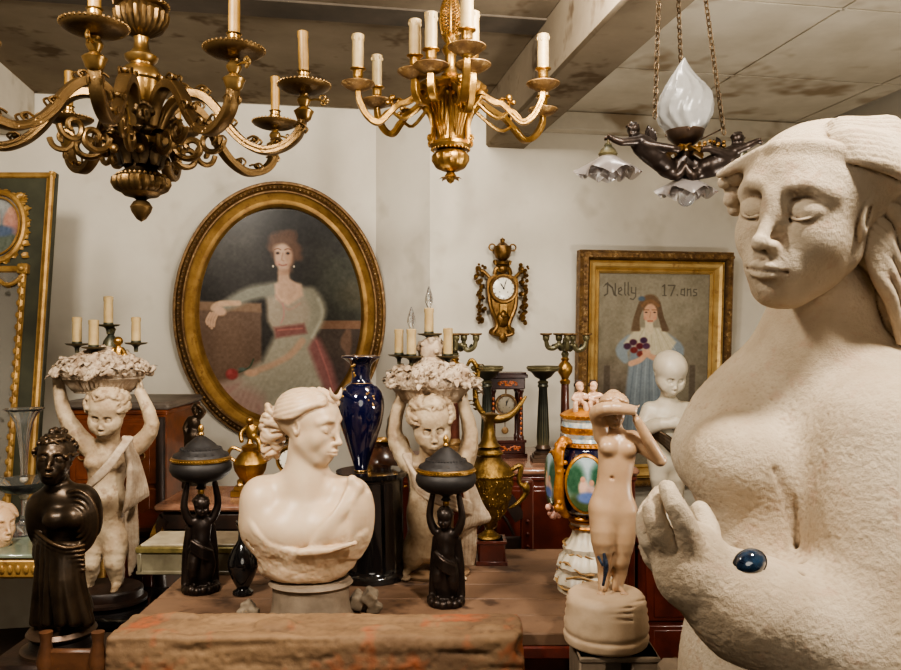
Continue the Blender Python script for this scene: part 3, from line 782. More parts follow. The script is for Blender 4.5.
# ---------------------------------------------------------------- lights hanging from the ceiling
def brass_chandelier():
    C0 = Vector((-.80, 2.07, 0))
    zt = lambda y: CZ + (HZ - y) / F * 2.07
    root = thing('brass_chandelier', 'large dark brass chandelier with eight scrolled arms, masks and beaded drip pans', 'chandelier', (C0.x, C0.y, zt(220)))
    B = T(C0)
    m = MB()
    # stem: finial, gadrooned bowl, body, baluster, upper vase
    m.lathe([(1e-5, zt(222)), (.012, zt(219)), (.024, zt(212)), (.028, zt(207)), (.020, zt(202)), (.012, zt(200)), (.020, zt(198)), (.042, zt(196)), (.050, zt(193))], 20, B)
    m.lathe([(.045, zt(194)), (.062, zt(190)), (.070, zt(184)), (.068, zt(179)), (.055, zt(175)), (.040, zt(170)), (.032, zt(160)), (.036, zt(150))], 64, B, flute=(24, .16, zt(191), zt(176)))
    m.beads((C0.x, C0.y, zt(176)), .058, .0045, 30)
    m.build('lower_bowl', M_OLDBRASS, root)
    m = MB()
    m.lathe([(.036, zt(152)), (.060, zt(146)), (.062, zt(140)), (.052, zt(137)), (.052, zt(128)), (.055, zt(126)), (.047, zt(123)), (.047, zt(112)), (.052, zt(110)), (.047, zt(107)), (.047, zt(82)),
             (.053, zt(80)), (.053, zt(76)), (.046, zt(72)), (.040, zt(68)), (.030, zt(66)), (.030, zt(64)), (.040, zt(60)), (.042, zt(57)), (.028, zt(53)), (.020, zt(49)), (.017, zt(42)), (.020, zt(37))], 40, B)
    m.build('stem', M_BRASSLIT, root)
    m = MB()
    m.lathe([(.018, zt(38)), (.030, zt(36)), (.050, zt(31)), (.063, zt(22)), (.066, zt(14)), (.055, zt(8))], 64, B, flute=(22, .14, zt(35), zt(10)))
    m.lathe([(.055, zt(9)), (.066, zt(7)), (.066, zt(4)), (.050, zt(2)), (.046, zt(-6)), (.055, zt(-14)), (.03, zt(-24)), (.02, zt(-40)), (.014, 2.9)], 32, B)
    m.beads((C0.x, C0.y, zt(5)), .066, .0055, 30)
    for i in range(10):
        m.leaf(.055, .03, B @ T(0, 0, zt(3)) @ RZ(36 * i) @ T(0, .045, 0), .5)
    m.build('upper_vase', M_OLDBRASS, root)
    R = .427; zd = 2.1326
    def arm(az, first):
        A = B @ RZ(az)
        an = 'arm'
        a = MB()
        # rising scroll from the body, dipping, then lifting to the socket; box section with edge ribs
        path = [(.05, 0, 2.03), (.075, 0, 2.085), (.115, 0, 2.118), (.165, 0, 2.112), (.205, 0, 2.075), (.235, 0, 2.03), (.275, 0, 1.992), (.325, 0, 1.972), (.375, 0, 1.982), (.412, 0, 2.012), (.425, 0, 2.055)]
        rr = [.013, .015, .016, .016, .015, .0145, .014, .014, .0145, .0145, .013]
        a.tube(path, rr, M=A, flat=('box', .75, 1.0), sm=5, up=(0, 1, 0))
        for sy in (-1, 1):
            a.tube([(p[0], sy * .0115, p[2] + 0) for p in path], .0038, 5, A, sm=5)
        rnd = random.Random(5)
        for t in range(2, 10):     # chased rosettes on both flanks
            p = path[t]
            for sy in (-1, 1): a.torus((p[0], sy * .0125, p[2]), .007, .0022, A, 10, 4, RX(90)); a.ball((p[0], sy * .0125, p[2]), .003, A, 6, 4)
        # scroll volutes
        sp = [(.205 + .035 * math.cos(t) * (1 - t / 9), 0, 2.045 - .035 * math.sin(t) * (1 - t / 9)) for t in np.arange(0, 7.6, .5)]
        a.tube([(p[0] - .02, p[1], p[2] - .045) for p in sp], .0075, 7, A, sm=2)
        sp = [(.13 + .045 * (1 - t / 9) * math.cos(t + 2.6), 0, 1.985 + .04 * (1 - t / 9) * math.sin(t + 2.6)) for t in np.arange(0, 7.6, .5)]
        a.tube(sp, .0085, 7, A, sm=2)
        for (x, z, r_) in ((.235, 2.052, .010), (.30, 2.0, .009), (.165, 2.132, .010), (.115, 2.138, .009), (.36, 1.995, .009), (.42, 2.03, .011)):
            a.ball((x, 0, z), (r_, r_ * 1.1, r_ * .8), A, 10, 6)
            for sy in (-1, 1): a.tube([(x - .016, sy * .012, z), (x, sy * .014, z + .006), (x + .014, sy * .012, z - .002), (x + .006, sy * .013, z - .012)], .0032, 5, A, sm=3)
        o = a.build(an, M_OLDBRASS, root)
        c = MB(); X = A @ T(R, 0, 0)
        c.lathe([(.012, 2.045), (.018, 2.05), (.022, 2.062), (.026, 2.070), (.018, 2.076), (.010, 2.082), (.015, 2.09), (.018, 2.098), (.014, 2.106), (.009, 2.11), (.014, 2.118)], 18, X)
        c.tube([(.012, 0, 2.098), (.03, 0, 2.10), (.045, 0, 2.098)], .0032, 6, X, sm=1)      # tap key
        c.torus((.048, 0, 2.103), .007, .0025, X, 10, 5, RX(90)); c.torus((.056, 0, 2.096), .006, .0025, X, 10, 5, RX(90)); c.torus((.050, 0, 2.090), .005, .0022, X, 10, 5, RX(90))
        c.build('gas_tap', M_BRASSLIT, o)
        d = MB()
        d.lathe([(.010, 2.114), (.026, 2.117), (.050, 2.123), (.064, 2.130), (.0675, 2.137), (.064, 2.137), (.048, 2.131), (.022, 2.128), (1e-4, 2.128)], 36, X)
        d.beads((0, 0, 2.137), .0665, .0034, 38, X)
        d.build('drip_pan', M_OLDBRASS, o)
        d = MB(); d.lathe([(.017, 2.127), (.0175, 2.135), (.014, 2.140), (.0135, 2.146), (.018, 2.150), (.0185, 2.156), (.0145, 2.160), (.0145, 2.168), (.018, 2.171), (.0145, 2.173)], 20, X)
        d.build('candle_socket', M_BRASSLIT, o)
        tilt = RY(random.Random(int(az)).uniform(-3, 3))
        d = MB(); d.lathe(candle_prof(.0128, .105), 16, X @ T(0, 0, 2.17) @ tilt); d.build('candle_sleeve', M_CANDLEY, o)
        return o
    for az in (-4, -42, -81, -125, -168, 139, 97, 50): arm(az, False)
    for k in range(4):       # masks between the arms
        A = B @ RZ(-65 - 90 * k) @ T(.066, 0, 2.055) @ RZ(90) @ SC(.030)
        S = Sculpt(.0026); head(S, A, 'open'); S.frame(A)
        for j in range(7):
            an = math.radians(-90 + 30 * j); S.ell((.62 * math.sin(an), -.25, .3 + .62 * math.cos(an)), .26, .06)
            S.ell((.7 * math.sin(an), .0, .2 + .72 * math.cos(an)), .28, .06)
        S.ell((0, -.1, -1.2), (.7, .4, .45), .1); S.ell((0, .4, -.8), (.6, .5, 1.0), .1)
        S.build('mask', M_OLDBRASS, root)
    for k in range(8):
        A = B @ RZ(-26.5 - 45 * k)
        s = MB(); s.leaf(.10, .045, A @ T(.05, 0, 1.935) @ RZ(-90), .55); s.leaf(.07, .035, A @ T(.05, 0, 2.0) @ RZ(-90) @ RX(-20), .8); s.ball((.085, 0, 1.965), .012, A)
        s.build('acanthus_leaf', M_OLDBRASS, root)
brass_chandelier()

def gilt_chandelier():
    Yc = 2.62; cx = 0.0; u = U(Yc)
    zt = lambda y: CZ + (HZ - y) * u
    root = thing('gilt_chandelier', 'gilt bronze chandelier with a lattice basket body and ivory candle sleeves', 'chandelier', (cx, Yc, zt(184)))
    B = T(cx, Yc, 0)
    m = MB()
    m.lathe([(1e-5, zt(184)), (3 * u, zt(182)), (6 * u, zt(176)), (3.5 * u, zt(172)), (8 * u, zt(171)), (14 * u, zt(168)), (18 * u, zt(161)), (18 * u, zt(156)), (15 * u, zt(152)), (12 * u, zt(151)), (19 * u, zt(149)), (21 * u, zt(146)), (20 * u, zt(143)), (14 * u, zt(141))], 48, B, flute=(16, .10, zt(168), zt(153)))
    m.beads((cx, Yc, zt(150)), 19 * u, .0035, 28)
    for i in range(8): m.leaf(.035, .022, B @ T(0, 0, zt(180)) @ RZ(45 * i) @ T(0, .008, 0) @ RX(-40), .6)
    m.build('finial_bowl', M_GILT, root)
    m = MB(); m.lathe([(21 * u, zt(122)), (15 * u, zt(138))], 24, B) if False else None   # pierced basket: narrow core with crossed lattice straps and S-ribs
    m.lathe([(14 * u, zt(142)), (15 * u, zt(130)), (17 * u, zt(115)), (22 * u, zt(104)), (28 * u, zt(98))], 32, B)
    m.lathe([(30 * u, zt(99)), (34 * u, zt(95)), (36 * u, zt(90)), (33 * u, zt(86)), (24 * u, zt(83)), (12 * u, zt(80)), (8 * u, zt(78))], 56, B, flute=(20, .09, zt(96), zt(87)))
    m.lathe([(20 * u, zt(98)), (30 * u, zt(98))], 32, B)
    for i in range(6):
        for sg in (-1, 1):
            for h in range(3):
                pts = [((15.5 + 9 * abs(q)) * u * math.cos(math.radians(60 * i + sg * (12 * q + 10 * h - 10))), (15.5 + 9 * abs(q)) * u * math.sin(math.radians(60 * i + sg * (12 * q + 10 * h - 10))), zt(138 - 34 * q)) for q in (0, .25, .5, .75, 1)]
                m.tube(pts, .0025, 5, B, sm=2)
    m.build('basket_body', M_GILT, root)
    for i in range(6):
        A = B @ RZ(60 * i + 30)
        q = MB()
        q.tube([(20 * u, 0, zt(146)), (20 * u, 0, zt(138)), (20 * u, 0, zt(126)), (24 * u, 0, zt(112)), (32 * u, 0, zt(101)), (36 * u, 0, zt(96))], [.007, .007, .0065, .007, .009, .008], 8, A, flat=(1.4, .8), sm=4)
        q.torus((22.5 * u, 0, zt(141)), .010, .0045, A, 14, 6, RX(90)); q.ball((22.5 * u, 0, zt(141)), .006, A)
        q.leaf(.045, .03, A @ T(30 * u, 0, zt(104)) @ RZ(-90) @ RX(-30), .7)
        q.build('scroll_rib', M_GILT, root)
    m = MB()   # stem above, with the pierced oval cage going up
    m.lathe([(8 * u, zt(79)), (10 * u, zt(76)), (7 * u, zt(73)), (5.5 * u, zt(66)), (5.5 * u, zt(56)), (7 * u, zt(54)), (9 * u, zt(50)), (7 * u, zt(46)), (4 * u, zt(44))], 28, B)
    m.torus((0, 0, zt(20)), 24 * u, .0045, B, 40, 6, RX(90), sx=.42); 
    m.torus((0, 0, zt(20)), 24 * u, .0045, B, 40, 6, RX(90) @ Matrix.Identity(4), sx=.42) if False else None
    m.torus((0, 0, zt(20)), 24 * u, .0045, B @ RZ(90), 40, 6, RX(90), sx=.42)
    for k in range(14):
        z = zt(42 - k * 3.4); w = 24 * u * .42 * math.sqrt(max(0, 1 - ((z - zt(20)) / (24 * u)) ** 2))
        for a0 in range(0, 360, 30):
            m.tube([(w * math.cos(math.radians(a0)), w * math.sin(math.radians(a0)), z), (w * math.cos(math.radians(a0 + 30)), w * math.sin(math.radians(a0 + 30)), z + 3.4 * u), ], .0016, 4, B, sm=1)
            m.tube([(w * math.cos(math.radians(a0)), w * math.sin(math.radians(a0)), z + 3.4 * u), (w * math.cos(math.radians(a0 + 30)), w * math.sin(math.radians(a0 + 30)), z), ], .0016, 4, B, sm=1)
    for i in range(6): m.leaf(.045, .03, B @ T(0, 0, zt(46)) @ RZ(60 * i) @ T(0, .012, 0), .45)
    m.lathe([(.012, zt(-2)), (.02, zt(-6)), (.01, zt(-12)), (.008, 2.9)], 16, B)
    m.build('pierced_stem', M_GILT, root)
    zd = CZ + .803
    lights = [(358, 2.58), (377, 2.77), (415, 2.46), (431, 2.405), (467, 2.25), (473, 2.40), (543, 2.58), (543, 2.88)]
    for i, (px, Y) in enumerate(lights):
        p = Vector(((px - CX) / F * Y, Y, 0)); d = p - Vector((cx, Yc, 0)); L = d.length; az = math.degrees(math.atan2(d.y, d.x))
        A = B @ RZ(az); a = MB(); k = L / .30
        if L > .23:
            a.tube([(.085, 0, zt(92)), (.14 * k, 0, zd - .045), (.17 * k, 0, zd - .055), (.2 * k, 0, zd - .085), (.235 * k, 0, zd - .115), (.27 * k, 0, zd - .095), (.295 * k, 0, zd - .05), (.30 * k, 0, zd - .015)], [.011, .011, .010, .010, .011, .011, .011, .009], M=A, flat=('box', .9, 1), sm=5, up=(0, 1, 0))
            a.tube([(.08, 0, zt(102)), (.15 * k, 0, zd - .10), (.2 * k, 0, zd - .075), (.235 * k, 0, zd - .115)], .006, 6, A, sm=4)
            a.leaf(.05, .03, A @ T(.16 * k, 0, zd - .045) @ RZ(-90) @ RX(-50), .9); a.ball((.19 * k, 0, zd - .035), .012, A); a.ball((.205 * k, 0, zd - .05), .008, A)
            a.torus((.18 * k, 0, zd - .05), .012, .005, A, 12, 5, RX(90))
            for sy in (-1, 1): a.tube([(.2 * k, sy * .009, zd - .085), (.235 * k, sy * .009, zd - .115), (.27 * k, sy * .009, zd - .095), (.295 * k, sy * .009, zd - .05)], .0032, 5, A, sm=4)
        else:
            a.tube([(.07, 0, zt(90)), (L * .75, 0, zd - .075), (L * .97, 0, zd - .06), (L, 0, zd - .015)], [.012, .012, .012, .01], M=A, flat=('box', .9, 1), sm=4, up=(0, 1, 0))
            a.leaf(.05, .035, A @ T(L * .8, 0, zd - .06) @ RZ(-90) @ RX(-30), .8)
        if i == 4: a.lathe([(.006, zd - .03), (.016, zd - .02), (.012, zd - .01)], 14, A @ T(L, 0, 0))
        o = a.build('arm', M_GILT, root); X = A @ T(L, 0, 0)
        d = MB(); d.lathe([(.008, zd - .018), (.024, zd - .014), (.044, zd - .003), (.055, zd + .006), (.054, zd + .009), (.036, zd + .005), (.01, zd + .003)], 30, X)
        d.build('drip_pan', M_GILTRIM, o)
        d = MB(); d.lathe([(.012, zd + .003), (.02, zd + .012), (.020, zd + .020), (.014, zd + .024), (.0165, zd + .03), (.0165, zd + .046), (.019, zd + .05), (.026, zd + .053), (.026, zd + .056), (.017, zd + .057)], 24, X, flute=(12, .1, zd + .008, zd + .022))
        d.build('candle_socket', M_GILT, o)
        d = MB(); d.lathe(candle_prof(.0185 if i != 1 else .017, .112), 18, X @ T(0, 0, zd + .055)); 
        for q in range(7): d.ball((.0188 * math.cos(q * .9), .0188 * math.sin(q * .9), zd + .155 - .004 * (q % 3)), (.003, .003, .007), X, 6, 4)
        d.build('candle_sleeve', M_CANDLE, o)
gilt_chandelier()

def cherub_pendant():
    Y = 2.0; u = U(Y); c = P(685, 150, Y); B = T(c)
    root = thing('pendant_lamp', 'dark bronze hanging lamp with winged cherubs, flame glass shade and three chains', 'pendant lamp', c)
    m = MB()
    m.lathe([(1e-5, -18 * u), (5 * u, -16 * u), (7 * u, -8 * u), (9 * u, 0), (8 * u, 4 * u), (13 * u, 8 * u), (17 * u, 12 * u), (18 * u, 16 * u), (19 * u, 19 * u), (15 * u, 20 * u)], 32, B)
    for i in range(3): m.ball((19 * u * math.cos(i * 2.1 + .4), 19 * u * math.sin(i * 2.1 + .4), 17 * u), 1.6 * u, B)
    m.build('lamp_body', M_BLACKBR, root)
    m = MB()   # flame shade: twisting ribs
    n = 34; seg = 72; V = []; Q = []
    for i in range(n + 1):
        t = i / n; z = (18 + 74 * t) * u
        r = float(np.interp(t, [0, .08, .2, .35, .5, .62, .74, .85, .94, 1], [17, 22, 26, 26.5, 24, 19.5, 13, 7.5, 3.5, .6]))
        for j in range(seg):
            a = 2 * PI * j / seg
            w = 1 + .06 * (1 - 1.6 * abs(math.sin(6 * a + 3 * t + 1.4 * math.sin(8 * t)))) * min(1, 4 * (1 - t)) + .06 * math.sin(3 * a - 7 * t)
            rr = max(.3, r * w) * u
            V.append((rr * math.cos(a) + 1.5 * u * math.sin(6 * t) * t, rr * math.sin(a), z + 2 * u * math.sin(5 * a) * t * (1 - t)))
    for i in range(n):
        for j in range(seg): Q.append((i * seg + j, i * seg + (j + 1) % seg, (i + 1) * seg + (j + 1) % seg, (i + 1) * seg + j))
    Q.append(tuple(n * seg + j for j in range(seg)))
    m.add(V, Q, B); m.build('flame_shade', M_FROST, root)
    chains = [((655, 118), (659, -12)), ((681, 68), (678, -12)), ((724, 134), (704, -12))]
    for (a, b) in chains:
        p0, p1 = P(a[0], a[1], Y + (.16 if a[0] == 681 else -.02)), P(b[0], b[1] * 1., Y - .02)
        p1 = p1 + (p1 - p0) * .35
        ch = MB(); L = (p1 - p0).length; nl = int(L / .0145); d = (p1 - p0).normalized(); R_ = align(d)
        for k in range(nl):
            ch.torus((0, 0, 0), .0058, .0018, T(p0 + d * (k + .5) * L / nl) @ R_ @ RZ(90 * (k % 2) + 20) @ RX(90), 12, 5, None, 1, 1.75)
        if a[0] == 681: ch.tube([p0, p0 - Vector((0, .08, .12)), P(683, 132, Y)], .003, 5, sm=2)
        ch.build('chain', mat('dark brass chain', srgb(104, 84, 58), srgb(66, 52, 38), rough=.45, metal=.6, nscale=60), root)
    # acanthus mounts in gilt
    m = MB()
    for i in range(11):
        m.leaf(.045, .03, B @ T(0, 0, -2 * u) @ RZ(33 * i) @ T(0, .022, 0) @ RX(-60 + 10 * (i % 3)), .6)
    for k in range(16):
        m.ball((12 * u + 1.9 * u * k * .9, -6 * u + 3 * u * math.sin(k * 1.7), (3 + 4 * math.sin(k * 2.3)) * u), 2.0 * u, B, 7, 5)
    m.build('gilt_foliage', M_GILT, root)
    # two cherubs growing out of scrolls
    for sx, hp, armp, tw in ((-1, (633, 131), (610, 137), 12), (1, (738, 141), (757, 141), -14)):
        S = Sculpt(.0023); Yf = Y - .02
        cen = P(685, 158, Y)
        hip = P(685 + sx * 28, 158, Yf); ch = P(685 + sx * 42, 146, Yf); nk = P(hp[0] + -sx * 1, hp[1] + 8, Yf)
        if sx > 0: ch = P(728, 158, Yf); hip = P(712, 166, Yf); nk = P(735, 149, Yf)
        S.chain([cen, P(685 + sx * 14, 168, Y), hip, ch, nk], [.018, .022, .027, .027, .013], .01, sm=3)
        H = T(P(*hp, Yf)) @ RZ(-30 * sx if sx > 0 else 10) @ RX(8) @ SC(.0215)
        head(S, H, 'open', child=True)
        S.frame(H)
        rr = random.Random(2)
        for q in range(26):
            S.ell(on_skull(rr.uniform(35, 325), rr.uniform(0, 85), 1.08), rr.uniform(.14, .22), .03)
        S.frame(Matrix.Identity(4))
        sh = ch + Vector((sx * .006, -.015, .012))
        el = P((hp[0] + armp[0]) / 2 + sx * 0, armp[1] + 5, Yf - .03); wr = P(*armp, Yf - .03)
        S.chain([sh, el, wr], [.012, .0095, .007], .008, sm=2)
        for f in range(4): S.cap(wr, wr + Vector((sx * .012, -.004 + .003 * f, -.002 - .0015 * f)), .0032, .0024, .003)
        S.cap(wr, wr + Vector((sx * .006, -.007, .004)), .003, .0025, .003)
        S.chain([ch + Vector((0, -.02, 0)), cen + Vector((sx * .045, -.05, .012)), cen + Vector((sx * .03, -.045, .01))], [.011, .009, .007], .008, sm=2)
        S.chain([P(685 + sx * 20, 170, Y), P(685 + sx * 8, 176, Y - .02), P(685, 166, Y - .02)], [.016, .012, .008], .01, sm=3)
        S.build('cherub', M_BLACKBR, root)
        w = MB()
        for f in range(6):
            w.leaf(.052 - .004 * f, .017, T(ch + Vector((-sx * .012, .012, .012))) @ RY(-sx * (10 + 13 * f)) @ RX(10), .35)
        w.build('wing', M_BLACKBR, root)
    def rose(px, py, r, Yr, n=9, down=True, name='rose_shade'):
        c2 = P(px, py, Yr); m = MB(); seg = 72; rows = 9; V = []; Q = []
        for i in range(rows + 1):
            t = i / rows
            for j in range(seg):
                a = 2 * PI * j / seg
                rad = r * (.25 + .80 * math.sin(min(1, t * 1.15) * 1.45)) * (1 + .14 * t * t * math.cos(6 * a)) + r * .12 * t ** 4
                z = -r * .72 * t ** .8 + r * .12 * t * t * math.cos(6 * a + .6) + r * .03 * math.sin(13 * a) * t ** 3
                V.append((rad * math.cos(a), rad * math.sin(a), z))
        for i in range(rows):
            for j in range(seg): Q.append((i * seg + j, (i + 1) * seg + j, (i + 1) * seg + (j + 1) % seg, i * seg + (j + 1) % seg))
        m.add(V, Q, T(c2)); 
        V2 = [(x * .76, y * .76, z * 1.02 - .001) for x, y, z in V]; m.add(V2, [tuple(q) for q in Q], T(c2) @ RZ(25)); V3 = [(x * .52, y * .52, z * 1.04 - .001) for x, y, z in V]; m.add(V3, [tuple(q) for q in Q], T(c2) @ RZ(50))
        o = m.build(name, M_ROSEGL, root)
        s2 = MB(); s2.lathe([(r * .3, -.006), (r * .36, .002), (r * .28, .012), (r * .16, .02), (r * .12, .028), (.002, .03)], 18, T(c2)); s2.tube([(0, 0, .03), (0, 0, .046)], .002, 5, T(c2), sm=1)
        s2.build('lamp_holder', M_GREENB, o)
        return c2, o
    rose(608, 155, 26 * u, Y - .05)
    c2, o = rose(686, 176, 25 * u, Y + .02)
    b = MB(); b.ball((0, 0, 0), 9 * u, T(c2 + Vector((0, 0, -22 * u))), 20, 14); b.lathe([(5 * u, -15 * u), (4 * u, -6 * u)], 16, T(c2)); b.build('bulb', M_CLEAR, o)
    rose(744, 160, 21 * u, Y + .10)
    m = MB(); m.tube([P(610, 137, Y - .05), P(608, 146, Y - .05)], .002, 5, sm=1); m.tube([P(700, 140, Y), P(724, 128, Y)], .0018, 5, sm=1); m.tube([P(744, 142, Y + .06), P(744, 150, Y + .1)], .002, 5, sm=1); m.build('wire', M_BLACKBR, root)
cherub_pendant()
# ---------------------------------------------------------------- carved figures
def hand(S, w, d, nrm, q, curl=.6, thumb=1, spread=1.):
    """palm, four unequal bent fingers and a thumb off the side of the palm. w wrist, d finger direction, nrm palm normal"""
    d = Vector(d).normalized(); nrm = Vector(nrm); nrm = (nrm - d * nrm.dot(d)).normalized(); sd = d.cross(nrm)
    w = Vector(w)
    S.cap(w, w + d * .42 * q, .13 * q, .20 * q, .05 * q)
    for i in range(4):
        b = w + d * .5 * q + sd * (i - 1.5) * .115 * q; L = (.40, .47, .44, .34)[i if thumb > 0 else 3 - i] * q
        d1 = (d + nrm * curl * .5 + sd * (i - 1.5) * .08 * spread).normalized(); d2 = (d + nrm * curl * 1.6).normalized()
        S.chain([b - d * .1 * q, b + d1 * L * .5, b + d1 * L * .5 + d2 * L * .45], [.07 * q, .06 * q, .045 * q], .03 * q)
    b = w + d * .18 * q - sd * thumb * -.18 * q * -1
    b = w + d * .15 * q + sd * (-thumb) * .16 * q
    S.chain([b, b + d * .22 * q - sd * thumb * .12 * q + nrm * .05 * q, b + d * .42 * q - sd * thumb * .1 * q + nrm * .15 * q], [.075 * q, .065 * q, .05 * q], .04 * q)
def foot(S, a, d, q):
    d = Vector(d); d.z = 0; d.normalize(); a = Vector(a)
    S.cap(a + Vector((0, 0, -.02 * q)), a + d * .55 * q + Vector((0, 0, -.17 * q)), .15 * q, .10 * q, .08 * q)
    S.ell(a - d * .08 * q + Vector((0, 0, -.13 * q)), .13 * q, .06 * q)
    sd = d.cross(Vector((0, 0, 1)))
    for i in range(5):
        S.cap(a + d * .5 * q + sd * (i - 2) * .075 * q + Vector((0, 0, -.2 * q)), a + d * (.72 - .04 * abs(i - 1)) * q + sd * (i - 2) * .085 * q + Vector((0, 0, -.22 * q)), .055 * q, .045 * q, .02 * q)
def child_skull(az, el, r=1.0):
    a, e = math.radians(az), math.radians(el)
    return (.735 * r * math.sin(a) * math.cos(e), .0 - .86 * r * math.cos(a) * math.cos(e), .22 + .76 * r * math.sin(e))
def curls(S, H, n, seed, r=(.14, .22), rr=1.06, front=35, el=(0, 88), sk=None):
    """short wavy locks all over the scalp, leaving the face free"""
    S.frame(H); rd = random.Random(seed); r0 = (r[0] + r[1]) / 2 * .52
    for i in range(int(n * 1.5)):
        az = rd.uniform(front, 360 - front); e = rd.uniform(*el)
        if i % 4 == 0: az = rd.uniform(-front, front); e = rd.uniform(50, 78)
        da = rd.uniform(-26, 26); de = rd.uniform(-22, 4); w = rd.choice((-1, 1)) * 9
        f = sk or on_skull
        S.chain([f(az, e, rr), f(az + da * .4 + w, e + de * .4, rr + .05), f(az + da * .8 - w, e + de * .8, rr + .03), f(az + da + w, e + de - 6, rr + .02)], [r0 * .6, r0 * 1.15, r0, r0 * .5], .012, sm=2)
    S.frame(Matrix.Identity(4))
def combed(S, n, rr=1.08, r=.05, low=0, k=.010, wob=5):
    """locks combed from a centre parting back to the nape, in the current frame"""
    for sx in (1, -1):
        for j in range(n):
            t = j / (n - 1); q = r * (1 + .25 * (j % 2))
            w = wob * (1 if j % 2 else -1)
            S.chain([on_skull(sx * (4 + 2 * t), 58 + 26 * t, rr - .03), on_skull(sx * (30 + 6 * t), 47 - 8 + 34 * t + w * .3, rr + .015), on_skull(sx * 58, 34 - 6 + 46 * t - w * .4, rr + .03), on_skull(sx * 90, 18 + low + 56 * t + w * .4, rr + .03), on_skull(sx * 125, 6 + low + 56 * t - w * .3, rr + .01), on_skull(sx * 165, -4 + low + 50 * t, rr)],
                    [q * .5, q, q * 1.15, q * 1.1, q, q * .8], k, sm=3)

def putto_figure(S, J, H, q, seed):
    head(S, H, 'open', child=True); curls(S, H, 110, seed, r=(.14, .20), rr=1.03, front=62, el=(-4, 88), sk=child_skull)
    g = lambda k: Vector(J[k])
    S.frame(Matrix.Identity(4))
    S.ell(g('chest'), (.43 * q, .33 * q, .44 * q), .1 * q)
    S.ell(g('belly'), (.42 * q, .37 * q, .46 * q), .30 * q)
    S.ell(g('pelvis'), (.43 * q, .36 * q, .36 * q), .30 * q)
    S.cap(g('chest') + Vector((0, 0, .2 * q)), Vector(H.translation) + Vector((0, .05 * q, -.3 * q)), .24 * q, .2 * q, .1 * q)
    for s in 'lr':
        S.chain([g('chest') * .55 + g('sh' + s) * .45, g('sh' + s), g('el' + s), g('wr' + s)], [.2 * q, .185 * q, .145 * q, .105 * q], .08 * q, sm=3)
        k = g('kn' + s); a = g('an' + s)
        S.chain([g('hip' + s), g('hip' + s) * .5 + k * .5, k], [.25 * q, .245 * q, .175 * q], .1 * q, sm=2)
        S.chain([k, k * .62 + a * .38 + Vector((0, .03 * q, 0)), a], [.175 * q, .18 * q, .115 * q], .06 * q, sm=2)
        foot(S, a, J['ft' + s], q * .62)
    S.ell(g('belly') + Vector((0, -.385 * q, -.02 * q)), (.03 * q, .04 * q, .035 * q), .03 * q, cut=True)
    for sx in (-1, 1): S.ell(g('chest') + Vector((sx * .2 * q, -.24 * q, .02 * q)), (.17 * q, .14 * q, .14 * q), .1 * q)

